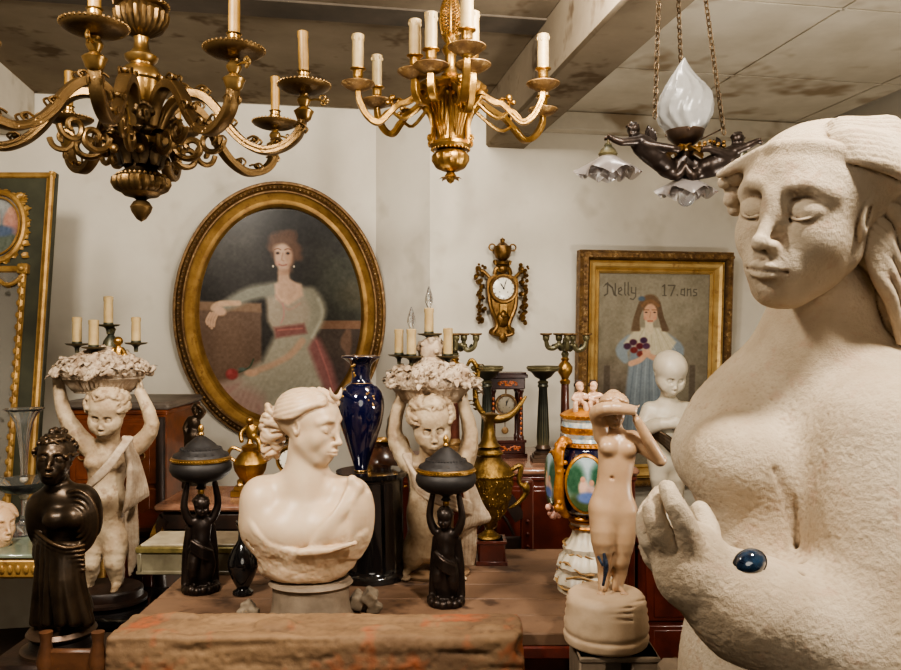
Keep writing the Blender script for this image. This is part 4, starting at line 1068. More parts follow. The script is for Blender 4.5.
def fruit_basket(root, c, rx, u, seed, lights, name='basket'):
    """a shallow fluted basket heaped with carved flowers and fruit; lights = [(dx, dz_base, height, radius, bulb)]"""
    m = MB(); B = T(c)
    m.lathe([(rx * .50, -15 * u), (rx * .58, -13 * u), (rx * .66, -8 * u), (rx * .74, -3 * u), (rx * .80, -1 * u), (rx * .80, 1 * u), (rx * .6, 2 * u), (.01, 2 * u)], 96, B @ SC(1, .8, 1), flute=(48, .05, -14 * u, -2 * u))
    m.torus((0, 0, -14 * u), rx * .53, 1.6 * u, B @ SC(1, .8, 1), 40, 6)
    m.build('basket', M_TERRAB, root)
    S = Sculpt(.0024); rd = random.Random(seed)
    S.ell(c + Vector((0, 0, 6 * u)), (rx * .84, rx * .70, 17 * u), 0)
    S.ell(c + Vector((0, 0, 12 * u)), (rx * .50, rx * .45, 20 * u), .02)
    for i in range(190):
        a = rd.uniform(0, 2 * PI); t = rd.uniform(.15, 1) ** .6
        z = (27 * math.sqrt(1 - t * t * .94) - 4) * u + rd.uniform(-3, 3) * u; r = rd.uniform(2.6, 5.2) * u
        p = c + Vector((rx * .92 * t * math.cos(a), rx * .75 * t * math.sin(a), z))
        k = rd.random()
        if k < .45:
            S.ell(p, r, .002)
        elif k < .8:      # a rose: ball of petals with a dimple
            for j in range(5): S.ell(p + Vector((r * .8 * math.cos(j * 1.26), r * .5 * math.sin(j * 1.26) - r * .2, r * .5 * math.sin(j * 1.26 + 1))), r * .62, .0015)
            S.ell(p + Vector((0, -r * 1.1, r * .3)), r * .45, .002, cut=True)
        else:
            for j in range(9): S.ell(p + Vector((rd.uniform(-1, 1) * r, rd.uniform(-1, .4) * r, rd.uniform(-1, 1) * r)), r * .42, .001)
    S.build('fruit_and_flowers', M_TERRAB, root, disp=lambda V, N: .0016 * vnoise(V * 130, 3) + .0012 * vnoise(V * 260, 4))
    lf = MB()
    for i in range(70):
        a = rd.uniform(0, 2 * PI); t = rd.uniform(.6, 1.02)
        lf.leaf(rd.uniform(8, 14) * u, rd.uniform(4, 7) * u, T(c + Vector((rx * .9 * t * math.cos(a), rx * .74 * t * math.sin(a), (24 * math.sqrt(max(0, 1 - t * t * .94)) - 3 + rd.uniform(-4, 2)) * u))) @ RZ(math.degrees(a) - 90 + rd.uniform(-40, 40)) @ RX(rd.uniform(-80, -20)), .6)
    lf.build('carved_leaves', M_TERRAB, root)
    for (dx, dy, dz, h, r, bulb) in lights:
        p = c + Vector((dx, dy, dz))
        d = MB(); d.lathe([(r * .4, -9 * u), (r * .5, -4 * u), (r * 1.0, -2 * u), (r * 2.2, -1 * u), (r * 2.6, .6 * u), (r * 2.3, .4 * u), (r * 1.1, 0), (r * 1.05, 2.5 * u), (.001, 2.5 * u)], 22, T(p))
        o = d.build('candle_holder', M_GREENB, root)
        d = MB(); d.lathe(candle_prof(r, h), 16, T(p)); d.build('candle_sleeve', M_CANDLE, o)
        if bulb:
            d = MB(); q = h; d.lathe([(.004, q - .004), (.006, q + .004), (.0115, q + .018), (.012, q + .028), (.007, q + .046), (.002, q + .062), (1e-5, q + .064)], 16, T(p)); 
            b_ = d.build('flame_bulb', M_CLEAR, o)
            f = MB(); f.tube([(.0, 0, q), (-.004, 0, q + .015), (.004, 0, q + .03), (0, 0, q + .04)], .0006, 4, T(p)); f.build('filament', M_BRASSLIT, o)

def putto_left():
    Y = 2.42; u = U(Y); p = lambda x, y, dy=0.: P(x, y, Y + dy)
    root = thing('putto_candelabrum', 'plaster putto lifting a flower basket with four candle sleeves, behind the dark bronze bust', 'candelabrum', p(104, 592))
    q = 50 * u
    S = Sculpt(.0026)
    H = T(p(108, 410, -.03)) @ RZ(4) @ RX(16) @ RY(4) @ SC(25 * u)
    J = dict(chest=p(108, 462), belly=p(104, 500, -.01), pelvis=p(106, 528, .01), shl=p(139, 444), ell=p(152, 424, -.01), wrl=p(140, 392), shr=p(80, 438), elr=p(64, 412, -.01), wrr=p(58, 378),
             hipl=p(117, 535), knl=p(114, 562, -.02), anl=p(117, 582), hipr=p(93, 535), knr=p(90, 563, -.02), anr=p(88, 583), ftl=(.2, -1, 0), ftr=(-.4, -1, 0))
    putto_figure(S, J, H, q, 4)
    hand(S, p(58, 380), (-.1, 0, 1), (.6, -1, 0), 18 * u, .5, 1); hand(S, p(139, 393), (.05, 0, 1), (-.6, -1, 0), 18 * u, .5, -1)
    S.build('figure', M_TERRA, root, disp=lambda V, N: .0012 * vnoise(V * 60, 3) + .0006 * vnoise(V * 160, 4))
    # drapery: a strap across the chest and cloth falling from the left shoulder
    D = Sculpt(.0028)
    for j in range(4): D.chain([p(126 + 2 * j, 438, -.10), p(108, 462 + 3 * j, -.155), p(90 - j, 482 + 3 * j, -.14), p(80, 500 + 3 * j, -.07)], [1.8 * u] * 4, .003, sm=4)
    for j in range(8):
        t = j / 7
        D.chain([p(124 + 6 * t, 438, -.08 + .06 * t), p(130 + 10 * t, 470, -.08 + .07 * t), p(128 + 18 * t, 500 - 8 * t, -.06 + .06 * t), p(124 + 22 * t, 512 - 16 * t, -.05 + .06 * t)], [2.6 * u, 3.4 * u, 3.2 * u, 1.6 * u], .0015, sm=3)
    for j in range(4): D.chain([p(126 + 3 * j, 505, -.02), p(128 + 3 * j, 540, .0), p(130 + 2 * j, 575 - 4 * j, .02)], [2.4 * u, 2.4 * u, 1.6 * u], .0015, sm=3)
    D.build('drapery', M_TERRAB, root)
    m = MB(); m.lathe([(1e-4, 14 * u), (36 * u, 14 * u), (38 * u, 12 * u), (38 * u, 5 * u), (42 * u, 3 * u), (42 * u, 0)], 36, T(p(104, 600)) @ SC(1, .8, 1)); m.build('base', M_DARKWOOD, root)
    c = p(103, 377)
    fruit_basket(root, c, 50 * u, u, 11, [((77 - 103) * u, 0, 33 * u, 27 * u, 4.4 * u, 0), ((101 - 103) * u, -.05, 30 * u, 27 * u, 4.6 * u, 0), ((107 - 103) * u, .01, 52 * u, 29 * u, 4.4 * u, 0), ((136 - 103) * u, 0, 34 * u, 26 * u, 4.4 * u, 0)])
    # gilt figure and bronze stem among the flowers
    m = MB(); m.lathe([(3 * u, 8 * u), (8 * u, 18 * u), (9 * u, 28 * u), (7 * u, 36 * u), (3 * u, 42 * u), (5 * u, 48 * u), (2 * u, 52 * u)], 20, T(c + Vector((5 * u, .02, 0))))
    m.build('bronze_stem', M_GREENB, root)
    S = Sculpt(.002); a = c + Vector((18 * u, -.02, 22 * u))
    S.ell(a, (5 * u, 4 * u, 10 * u), 0); S.ell(a + Vector((0, 0, 14 * u)), 4.6 * u, .004)
    for sx in (-1, 1): S.chain([a + Vector((sx * 4 * u, 0, 6 * u)), a + Vector((sx * 8 * u, -.01, 0)), a + Vector((sx * 4 * u, -.015, -5 * u))], 2.2 * u, .003, sm=2); S.chain([a + Vector((sx * 2 * u, 0, -8 * u)), a + Vector((sx * 3 * u, -.01, -18 * u))], 2.8 * u, .003)
    S.build('gilt_figurine', M_GILT, root)
def putto_right():
    Y = 2.34; u = U(Y); p = lambda x, y, dy=0.: P(x, y, Y + dy)
    root = thing('putto_candelabrum', 'plaster putto lifting a flower basket fitted with bulbs, behind the lidded burner', 'candelabrum', p(432, 590))
    q = 56 * u
    S = Sculpt(.0026)
    H = T(p(431, 421, -.04)) @ RZ(8) @ RX(14) @ RY(-4) @ SC(28 * u)
    J = dict(chest=p(432, 478), belly=p(430, 515, -.01), pelvis=p(432, 543, .01), shl=p(464, 462), ell=p(470, 434, .0), wrl=p(463, 402), shr=p(408, 462), elr=p(394, 432, .01), wrr=p(401, 400),
             hipl=p(446, 548), knl=p(450, 557, -.02), anl=p(453, 565), hipr=p(418, 545), knr=p(413, 557, -.02), anr=p(410, 565), ftl=(.3, -1, 0), ftr=(-.3, -1, 0))
    putto_figure(S, J, H, q, 9)
    hand(S, p(401, 402), (0, 0, 1), (.6, -1, 0), 20 * u, .5, 1); hand(S, p(463, 403), (0, 0, 1), (-.6, -1, 0), 20 * u, .5, -1)
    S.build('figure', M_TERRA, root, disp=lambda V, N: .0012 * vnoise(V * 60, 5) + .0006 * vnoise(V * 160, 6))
    D = Sculpt(.0028)
    for j in range(4): D.chain([p(404 + 2 * j, 455, -.08), p(416, 476 + 4 * j, -.14), p(436, 490 + 4 * j, -.16), p(458, 498 + 4 * j, -.12), p(472, 505 + 3 * j, -.04)], [2.2 * u] * 5, .003, sm=4)
    for j in range(9):
        t = j / 8
        D.chain([p(464 + 6 * t, 478, -.05 + .05 * t), p(468 + 12 * t, 505, -.05 + .06 * t), p(466 + 22 * t, 522 - 4 * t, -.05 + .06 * t), p(464 + 20 * t, 530 - 8 * t, -.04 + .06 * t)], [2.6 * u, 3.6 * u, 3.4 * u, 1.8 * u], .0015, sm=3)
    for j in range(5): D.chain([p(462 + 3 * j, 520, .0), p(458 + 4 * j, 550, .02), p(460 + 3 * j, 564, .03)], [2.6 * u, 2.8 * u, 2.4 * u], .0015, sm=3)
    D.build('drapery', M_TERRAB, root)
    m = MB(); m.lathe([(1e-4, .012), (34 * u, .012), (37 * u, .008), (37 * u, .001), (1e-4, .001)], 36, T(p(433, 594).x, Y + .01, .80) @ SC(1, .8, 1)); m.build('base', M_TIMBER, root)
    c = p(431, 387); 
    fruit_basket(root, c, 50 * u, u, 23, [((399 - 431) * u, 0, 32 * u, 26 * u, 4.4 * u, 0), ((412 - 431) * u, -.04, 31 * u, 27 * u, 4.6 * u, 1), ((429 - 431) * u, .0, 53 * u, 26 * u, 4.6 * u, 1), ((448 - 431) * u, -.02, 31 * u, 28 * u, 4.6 * u, 0)])
    S = Sculpt(.0024); S.ell(c + Vector((0, 0, 36 * u)), (13 * u, 10 * u, 14 * u), 0)
    rd = random.Random(5)
    for i in range(40): 
        a = rd.uniform(0, 6.28); t = rd.uniform(-1, 1); S.ell(c + Vector((13 * u * math.cos(a) * math.sqrt(1 - t * t), 10 * u * math.sin(a) * math.sqrt(1 - t * t), (36 + 14 * t) * u)), 2.6 * u, .001)
    S.build('pine_cone', M_TERRAB, root)
putto_left(); putto_right()

def marble_bust():
    Y = 1.97; u = U(Y); p = lambda x, y, dy=0.: P(x, y, Y + dy)
    root = thing('marble_bust', 'creamy alabaster bust of a woman in profile with a crescent in her hair', 'bust', p(308, 580))
    S = Sculpt(.0022)
    s = 37.5 * u
    H = T(p(310, 424)) @ RZ(66) @ RX(8) @ RY(3) @ SC(s)
    # profile toward the right of the picture
    I = Matrix.Identity(4); S.frame(I)
    S.ell(p(302, 530, .02), (54 * u, 34 * u, 44 * u), 0)
    S.ell(p(262, 520, .01), (22 * u, 26 * u, 28 * u), .04); S.ell(p(350, 520, .01), (22 * u, 24 * u, 34 * u), .04)
    S.ell(p(262, 498, .01), (20 * u, 22 * u, 20 * u), .03); S.ell(p(352, 500, .01), (18 * u, 20 * u, 20 * u), .03)
    S.cap(p(308, 440, .01), p(304, 500, .01), 18.5 * u, 23 * u, .03)
    S.cap(p(300, 485, .02), p(262, 494, .02), 16 * u, 12 * u, .04); S.cap(p(312, 485, .02), p(350, 495, .02), 16 * u, 12 * u, .04)
    S.ell(p(286, 532, -.045), (19 * u, 15 * u, 17 * u), .05); S.ell(p(332, 531, -.045), (18 * u, 15 * u, 17 * u), .05)
    # cloth: thick rolled edge from the shoulder around below the breasts
    for j in range(9):
        S.chain([p(264 - 1.2 * j, 484 + 2 * j, .03), p(252 - j, 502 + 3 * j, -.01), p(254 + 1.2 * j, 526 + 4.2 * j, -.052 + .003 * j), p(276 + j, 546 + 3.6 * j, -.074 + .004 * j), p(308, 553 + 3.4 * j, -.084 + .005 * j), p(340 - j, 546 + 3.6 * j, -.07 + .004 * j), p(364 - 1.5 * j, 532 + 4.2 * j, -.035 + .002 * j)],
                [2.4 * u, 3.6 * u, 4 * u, 3.6 * u, 3.4 * u, 3.4 * u, 2.6 * u], .010 if j else .004, sm=4)
    for j in range(3): S.chain([p(352 + 4 * j, 482 + 2 * j, -.03), p(338 + 5 * j, 508, -.068 + .004 * j), p(322 + 4 * j, 530, -.082 + .004 * j), p(308 + 4 * j, 550, -.085 + .004 * j)], [2.2 * u, 1.8 * u, 1.5 * u, 1.2 * u], .016, sm=4)
    for j in range(6): S.chain([p(354 + 3 * j, 484 + 2 * j, -.02), p(352 + 4 * j, 510, -.055 + .008 * j), p(350 + 4 * j, 535, -.06 + .009 * j), p(340 + 4 * j, 556, -.065 + .009 * j)], [2.6 * u, 2.8 * u, 2.4 * u, 1.6 * u], .012, sm=4)
    for q in ((352, 480), (358, 487), (354, 494)): S.ell(p(q[0], q[1], -.03), 5 * u, .012)
    for q in range(12): S.ell(p(300 + 5 * q, 556 - .9 * q - 2 * abs(6 - q) * .3, -.090), 2.2 * u, .012)
    S.ell(p(305, 566, .02), (46 * u, 32 * u, 18 * u), .03)
    S.box(p(305, 599, 0), (.4, .4, 44 * u), 0, .004, cut=True)
    for j in range(7):     # folds at her right shoulder cloth
        S.chain([p(262 + 4 * j, 478 + j, .05), p(252 + 2 * j, 500 + 2 * j, .0), p(248 + 5 * j, 545 + 2 * j, -.04)], 1.2 * u, .006, cut=True, sm=3)
    head(S, H, 'closed')
    # hair drawn back in waves to a knot, covering ears' top
    S.ell((0, .22, .28), (.70, .86, .66), .10)
    combed(S, 13, 1.08, .065, -14)
    rb = random.Random(6)
    S.ell((0, 1.10, -.22), (.30, .32, .50), .05); S.ell((0, 1.12, -.85), (.20, .22, .32), .05)
    for j in range(26):
        z = .22 - 1.32 * j / 25; y0 = 1.10; rad = np.interp(z, [-1.1, -.7, -.2, .15], [.16, .24, .35, .27]); a0 = rb.uniform(0, 360)
        pts = [(rad * math.sin(math.radians(a0 + q)), y0 + rad * 1.05 * math.cos(math.radians(a0 + q)), z + .07 * math.sin(q * .05 + j)) for q in (0, 50, 100, 150)]
        S.chain(pts, [.04, .085, .085, .04], .014, sm=3)
    # crescent above the brow
    S.chain([(-.28, -.62, 1.08), (-.20, -.66, .90), (0, -.68, .82), (.20, -.66, .90), (.28, -.62, 1.08)], [.02, .06, .08, .06, .02], .015, sm=3)
    zc_ = p(0, 520).z
    def disp(V, N):
        low = np.clip((zc_ - V[:, 2]) / .03, 0, 1) * np.clip(((V[:, 0] - p(300, 0).x) ** 2 / .008) + (zc_ - .03 - V[:, 2]) / .02, 0, 1)
        return low * (.0014 * vnoise(V * 60, 3) + .0007 * vnoise(V * 150, 4))
    o = S.build('bust', M_MARBLE, root, disp=disp)
    # socle
    so = MB(); so.lathe([(1e-4, .5 * u), (28 * u, .5 * u), (40 * u, 0 * u), (42 * u, -3 * u), (38 * u, -6 * u), (38 * u, -20 * u), (40 * u, -32 * u), (43 * u, -36 * u), (43 * u, -40 * u), (1e-4, -40 * u)][::-1], 44, T(p(311, 579)) @ SC(1, .8, 1))
    k = so.build('stone_socle', M_GREYSTONE, None, loc=p(311, 622)); tag(k, 'round grey stone socle under the alabaster bust', 'socle')
marble_bust()

def bronze_bust():
    Y = 1.92; u = U(Y); p = lambda x, y, dy=0.: P(x, y, Y + dy)
    S = Sculpt(.0022)
    S.ell(p(62, 520, .02), (30 * u, 20 * u, 34 * u), 0); S.ell(p(46, 510, .01), (14 * u, 15 * u, 18 * u), .03); S.ell(p(80, 508, .01), (17 * u, 17 * u, 22 * u), .03)
    S.cap(p(57, 475, 0), p(60, 500, .01), 10 * u, 14 * u, .02)
    S.cap(p(60, 500, 0), p(80, 502, 0), 12 * u, 13 * u, .03); S.cap(p(58, 500, 0), p(42, 505, 0), 11 * u, 10 * u, .03)
    S.ell(p(54, 520, -.045), (11 * u, 9 * u, 10 * u), .02); S.ell(p(74, 518, -.04), (11 * u, 9 * u, 10 * u), .02)
    # cloak flaring off one shoulder in curving folds, gathered across the waist
    S.ell(p(88, 514, .010), (12 * u, 15 * u, 25 * u), .02, rot=Matrix.Rotation(-.25, 3, 'Y')); S.ell(p(37, 522, .01), (8 * u, 12 * u, 20 * u), .02)
    for r in (8, 12.5, 17, 21.5, 25):
        S.chain([p(76 + r * .85 * math.cos(a), 522 - r * 1.25 * math.sin(a), -.056 + .0009 * r + .006 * abs(a - .6)) for a in np.arange(-1.5, 2.3, .38)], [1.2 * u] + [2.0 * u] * 8 + [1.2 * u], .004, sm=2)
    for j in range(6): S.chain([p(33 + .5 * j, 528 + 5 * j, -.01), p(48, 541 + 4 * j, -.055 + .002 * j), p(66, 548 + 4 * j, -.062 + .002 * j), p(84, 545 + 5 * j, -.04)], [1.4 * u, 2.0 * u, 2.0 * u, 1.4 * u], .004, sm=3)
    for j in range(3): S.chain([p(46 - 3 * j, 489 + 3 * j, -.015), p(36 - j, 505 + 3 * j, -.015), p(33, 526, -.012)], [1.4 * u, 1.8 * u, 1.4 * u], .004, sm=3)
    # lower draped body tapering to the plinth
    S.ell(p(60, 570, .01), (24 * u, 20 * u, 42 * u), .03); S.ell(p(62, 610, .01), (30 * u, 24 * u, 28 * u), .03)
    for j in range(9):
        S.chain([p(40 + 5 * j, 545, -.03 - .02 * math.sin(j / 8 * PI)), p(38 + 5.4 * j, 580, -.035 - .035 * math.sin(j / 8 * PI)), p(34 + 7 * j + 4 * (j % 2), 622, -.03 - .045 * math.sin(j / 8 * PI))], [3.5 * u, 4.4 * u, 4.6 * u], .006, sm=3)
    H = T(p(55, 458, -.01)) @ RZ(14) @ RX(-4) @ RY(5) @ SC(25 * u)
    head(S, H, 'open')
    S.ell((0, .22, .26), (.74, .80, .66), .05)
    curls(S, H, 44, 12, (.10, .17), 1.10, 40, (-5, 85))
    S.frame(H)
    for j in range(5): S.ell((-.2 + .1 * j, -.1 + .1 * j, 1.05 + .06 * (j % 2)), .13, .03)
    S.frame(Matrix.Identity(4))
    root = thing('bronze_bust', 'dark bronze half figure of a curly-haired youth wrapped in a windblown cloak', 'bust', p(62, 640))
    S.build('figure', M_BRONZE, root)
    m = MB(); m.lathe([(1e-4, 22 * u), (30 * u, 22 * u), (33 * u, 18 * u), (28 * u, 12 * u), (30 * u, 6 * u), (38 * u, 3 * u), (38 * u, 0)], 36, T(p(62, 648))); m.build('plinth', M_BLACKBR, root)
bronze_bust()

def burner(cx, y0, y1, Y, label, seed, face):
    """a bronze child carrying a lidded bowl on both raised hands"""
    u = U(Y) * (y1 - y0) / 150; c = P(cx, y1, Y)
    root = thing('lidded_burner', label, 'incense burner', c, None)
    B = T(c) @ RZ(face)
    q = lambda x, y, z: B @ Vector((x * u, y * u, z * u))
    S = Sculpt(.0019); k = 21 * u
    H = T(q(0, -3, 84)) @ RZ(face) @ RX(6) @ SC(10.5 * u)
    head(S, H, 'open', child=True); curls(S, H, 24, seed)
    S.ell(q(0, 0, 62), (10 * u, 8 * u, 12 * u), 3 * u); S.ell(q(0, -1, 50), (9 * u, 8 * u, 10 * u), 4 * u); S.ell(q(0, 0, 40), (10 * u, 9 * u, 8 * u), 4 * u)
    S.cap(q(0, 0, 66), q(0, -1, 80), 5 * u, 5 * u, 3 * u)
    for sx in (-1, 1):
        S.chain([q(sx * 5, 0, 68), q(sx * 11, 0, 70), q(sx * 16, -1, 84), q(sx * 13, -1, 104)], [4.5 * u, 4.4 * u, 3.5 * u, 2.8 * u], 2 * u, sm=3)
        hand(S, q(sx * 13, -1, 103), (0, 0, 1), (-sx, -.2, 0), 8 * u, .4, sx)
        S.chain([q(sx * 5, 0, 38), q(sx * 8, -4, 24), q(sx * 6, 0, 8)], [7 * u, 5.5 * u, 3.6 * u], 3 * u, sm=3)
        foot(S, q(sx * 6, 0, 8), B.to_3x3() @ Vector((sx * .3, -1, 0)), 14 * u)
        for j in range(3): S.chain([q(sx * (8 + 2 * j), 3, 62), q(sx * (12 + 1 * j), 5, 36), q(sx * (9 + 3 * j), 4, 8)], [2.2 * u, 3 * u, 3.2 * u], 2 * u, sm=3)
    for j in range(4): S.chain([q(-9, -5, 50 - 3 * j), q(0, -11, 44 - 3 * j), q(9, -6, 38 - 3 * j)], 2.0 * u, 1.2 * u, sm=3)
    S.ell(q(0, 2, 20), (9 * u, 7 * u, 20 * u), 4 * u)
    S.cyl(q(0, 0, 0), q(0, 0, 5), 18 * u, 15 * u, .003, 2 * u)
    rd = random.Random(seed)
    for i in range(16): S.ell(q(15 * math.cos(i * .393), 15 * math.sin(i * .393), 3 + 2 * rd.random()), 4 * u, 1.5 * u)
    S.build('bearer', M_BLACKBR, root)
    X = B @ SC(u)
    m = MB(); m.lathe([(2, 92), (3, 99), (5, 100), (3, 103), (8, 106), (20, 109), (27, 114), (29.5, 119), (29, 124), (26.5, 127), (1, 127)], 44, X); m.build('bowl', M_MATBLACK, root)
    m = MB(); m.lathe([(27, 126.5), (28.2, 127.5), (28.2, 130.5), (27, 131.5)], 44, X); m.beads((0, 0, 129), 28.3, .9, 60, X); m.lathe([(2.6, 93), (3.4, 97), (2, 103)], 18, X); m.build('gilt_band', M_GILT, root)
    m = MB(); m.lathe([(27, 131), (25.5, 134), (21, 136), (20, 138), (19, 139), (16, 140), (14, 143), (9, 147), (5, 150), (2, 151.5)], 60, X, flute=(40, .03, 133, 139)); m.beads((0, 0, 139), 19, 1, 40, X)
    o = m.build('lid', M_MATBLACK, root)
    m = MB(); m.lathe([(2, 151), (3.2, 153), (2, 155), (3, 158), (2.2, 161), (1e-3, 163)], 16, X); m.build('finial', M_GILT, o)
burner(201, 437, 590.5, 2.19, 'lidded black burner on a bronze child, left of the alabaster bust', 3, 25)
burner(446, 448, 603.5, 2.083, 'lidded black burner on a bronze child, right of the alabaster bust', 8, -12)

M_PEACH = mat('waxy peach marble', srgb(184, 153, 122), srgb(166, 134, 104), rough=.34, nscale=9, sss=.15, spec=.5, cavity=srgb(140, 100, 68), cav=(.42, .497))
def nude():
    Y = 1.78; u = U(Y); p = lambda x, y, dy=0.: P(x, y, Y + dy)
    root = thing('nude_statuette', 'peach marble nude shading her face with crossed arms, on a round drum', 'statuette', p(612, 590))
    S = Sculpt(.0020)
    S.ell(p(617, 452), (19 * u, 13 * u, 24 * u), 0); S.ell(p(614, 480), (16.5 * u, 12 * u, 18 * u), 14 * u); S.ell(p(612, 505), (22 * u, 15 * u, 20 * u), 14 * u)
    S.ell(p(608, 447, -.022), (8.6 * u, 7.5 * u, 8 * u), 5 * u); S.ell(p(628, 449, -.020), (8.4 * u, 7.5 * u, 8 * u), 5 * u)
    S.ell(p(612, 478, -.026), (1.6 * u,) * 3, 2 * u, cut=True)
    S.chain([p(604, 512), p(603, 540, -.01), p(605, 560)], [15 * u, 12 * u, 8.2 * u], 6 * u, sm=3)
    S.chain([p(623, 512), p(624, 540, -.005), p(621, 560, .0)], [14 * u, 11 * u, 8 * u], 6 * u, sm=3)
    S.chain([p(605, 560), p(605, 572, .01), p(603, 588)], [8.2 * u, 7.5 * u, 5 * u], 3 * u, sm=2); S.chain([p(621, 560), p(620, 572, .01), p(617, 588)], [8 * u, 7.3 * u, 5 * u], 3 * u, sm=2)
    
    S.chain([p(613, 519, -.075), p(613.5, 540, -.07), p(612, 560, -.06)], [1.6 * u, 2.6 * u, 4 * u], 3 * u, sm=3, cut=True)
    for dy in (-.045, -.03, -.015, 0, .015, .03): S.chain([p(612.5, 548, dy), p(611.5, 562, dy), p(610.5, 578, dy)], [.6 * u, 1.6 * u, 2.6 * u], 2 * u, cut=True)
    H = T(p(614, 410, -.012)) @ RX(4) @ RZ(-4) @ SC(17 * u)
    S.cap(p(616, 440, .01), p(615, 420, .0), 7 * u, 6.5 * u, 5 * u)
    head(S, H, 'closed'); S.ell((0, .2, .32), (.8, .88, .72), .05)
    combed(S, 9, 1.16, .08, 0, .012)
    S.ell((0, .35, .85), (.42, .42, .32), .06)
    S.frame(Matrix.Identity(4))
    foot(S, p(602, 586), (-.3, -1, 0), 20 * u); foot(S, p(618.5, 586), (.3, -1, 0), 20 * u)
    # her right arm rises and folds across the brow; her left elbow points out, hand to the temple
    S.chain([p(602, 436, .0), p(599, 422, -.012), p(597, 412, -.035), p(612, 408, -.062), p(632, 410, -.055)], [8.6 * u, 7.6 * u, 7.2 * u, 6.6 * u, 5 * u], 4 * u, sm=3)
    S.chain([p(632, 438, .0), p(647, 450, -.01), p(660, 460, -.02)], [8 * u, 7.2 * u, 6.2 * u], 4 * u, sm=3)
    S.chain([p(660, 460, -.02), p(648, 440, -.04), p(637, 420, -.05)], [6.2 * u, 5.8 * u, 4.2 * u], 1.5 * u, sm=3)
    hand(S, p(637, 421, -.05), (-.35, 0, 1), (-1, -.2, 0), 13 * u, .4, 1)
    hand(S, p(630, 410, -.057), (1, .1, .25), (0, .5, 1), 12 * u, .5, -1)
    S.build('figure', M_PEACH, root)
    m = MB(); m.tube([p(604, 553, -.032), p(606, 566, -.034), p(605, 576, -.03), p(603, 586, -.032)], [.003, .006, .004, .003], 6, sm=3); m.tube([p(598, 556, -.03), p(603, 566, -.034)], .003, 5, sm=1)
    m.build('blue_chip', mat('blue grey chip', srgb(70, 84, 104), srgb(30, 34, 44), rough=.2, nscale=60), root)
    # the drum
    D = Sculpt(.0024)
    D.cyl(p(606, 632), p(606, 590.6), 43 * u, 39 * u, 9 * u, 0); D.cyl(p(606, 642), p(606, 630), 41 * u, 43 * u, 4 * u, 2 * u)
    for j in range(5): D.chain([p(606 + (39.5 + .8 * j) * math.sin(a), 594 + 7 * j + 2 * math.sin(a * 2 + j), -(39.5 + .8 * j) * u * math.cos(a)) for a in np.arange(-2, 2.1, .35)], .8 * u, 2.5 * u, sm=2, cut=True)
    o = D.build('drum_base', mat('cream drum stone', srgb(196, 172, 144), srgb(172, 146, 118), rough=.6, nscale=8, bump=.3, bscale=50), None, loc=p(606, 648), disp=lambda V, N: .0012 * vnoise(V * 45, 7)); tag(o, 'round cream stone drum carrying the peach nude', 'pedestal')
    g = MB(); g.box(p(612, 700), (66 * u, 60 * u, 104 * u)); g.build
    k = MB(); z1 = p(0, 644).z; X0, X1 = p(574, 640).x, p(652, 640).x
    for (a, b) in ((X0, X0 + 26 * u), (X1 - 28 * u, X1)): k.box(((a + b) / 2, Y, z1 / 2), (b - a, .15, z1), None, .004)
    k.box(((X0 + X1) / 2, Y + .05, z1 / 2), (X1 - X0 - .01, .04, z1 - .02), None, .004); k.box(((X0 + X1) / 2, Y, z1 - .006), (X1 - X0, .155, .012), None, .003)
    o = k.build('pedestal', M_GREYSTONE, None, loc=(X0 / 2 + X1 / 2, Y, 0)); tag(o, 'grey open-fronted stone pedestal under the cream drum', 'pedestal')
nude()

def child_statue():
    Y = 3.45; u = U(Y); p = lambda x, y, dy=0.: P(x, y, Y + dy)
    root = thing('child_statue', 'white marble child with bowed head and folded arms before the framed girl portrait', 'statue', p(668, 485))
    S = Sculpt(.0032)
    H = T(p(669, 371, -.03)) @ RZ(10) @ RX(24) @ SC(22 * u)
    S.ell(p(668, 418), (23 * u, 16 * u, 20 * u), 0); S.ell(p(668, 440), (18 * u, 14 * u, 18 * u), 12 * u); S.ell(p(668, 458), (19 * u, 15 * u, 16 * u), 10 * u)
    S.cap(p(668, 410), p(668, 392), 8 * u, 7 * u, 6 * u)
    head(S, H, 'closed', child=True)
    S.frame(Matrix.Identity(4))
    S.chain([p(650, 410), p(645, 428, -.02), p(662, 424, -.085), p(680, 424, -.10)], [8.5 * u, 7.5 * u, 6 * u, 4.5 * u], 4 * u, sm=3)
    S.chain([p(686, 410), p(691, 428, -.02), p(690, 432, -.06), p(676, 420, -.10)], [8.5 * u, 7.5 * u, 6 * u, 4.5 * u], 4 * u, sm=3)
    hand(S, p(680, 425, -.10), (1, -.3, -.3), (0, 1, 0), 12 * u, .4, 1); hand(S, p(676, 421, -.1), (.2, -.2, -1), (0, 1, 0), 12 * u, .4, -1)
    for sx, x in ((-1, 659), (1, 677)):
        S.chain([p(x, 462), p(x, 478, -.01), p(x, 492)], [11 * u, 9 * u, 6.5 * u], 5 * u, sm=2); S.chain([p(x, 492), p(x, 505, .01), p(x, 518)], [6.5 * u, 6.5 * u, 4.5 * u], 2 * u, sm=2); foot(S, p(x, 516), (sx * .3, -1, 0), 20 * u)
    S.build('figure', M_WHITEMARBLE, root)
    D = Sculpt(.0032)
    for j in range(4): D.chain([p(648, 428 + 2 * j, -.02), p(660, 432 + 3 * j, -.08), p(674, 442 + 4 * j, -.085), p(687, 456 + 3 * j, -.03)], [1 * u, 1.6 * u, 2.2 * u, 2.4 * u], 1 * u, sm=3)
    D.build('bronze_sash', M_BRONZE, root)
    m = MB(); m.lathe([(1e-3, 6 * u), (26 * u, 6 * u), (28 * u, 3 * u), (28 * u, -6 * u)], 30, T(p(668, 514))); m.build('base', M_WHITEMARBLE, root)
child_statue()
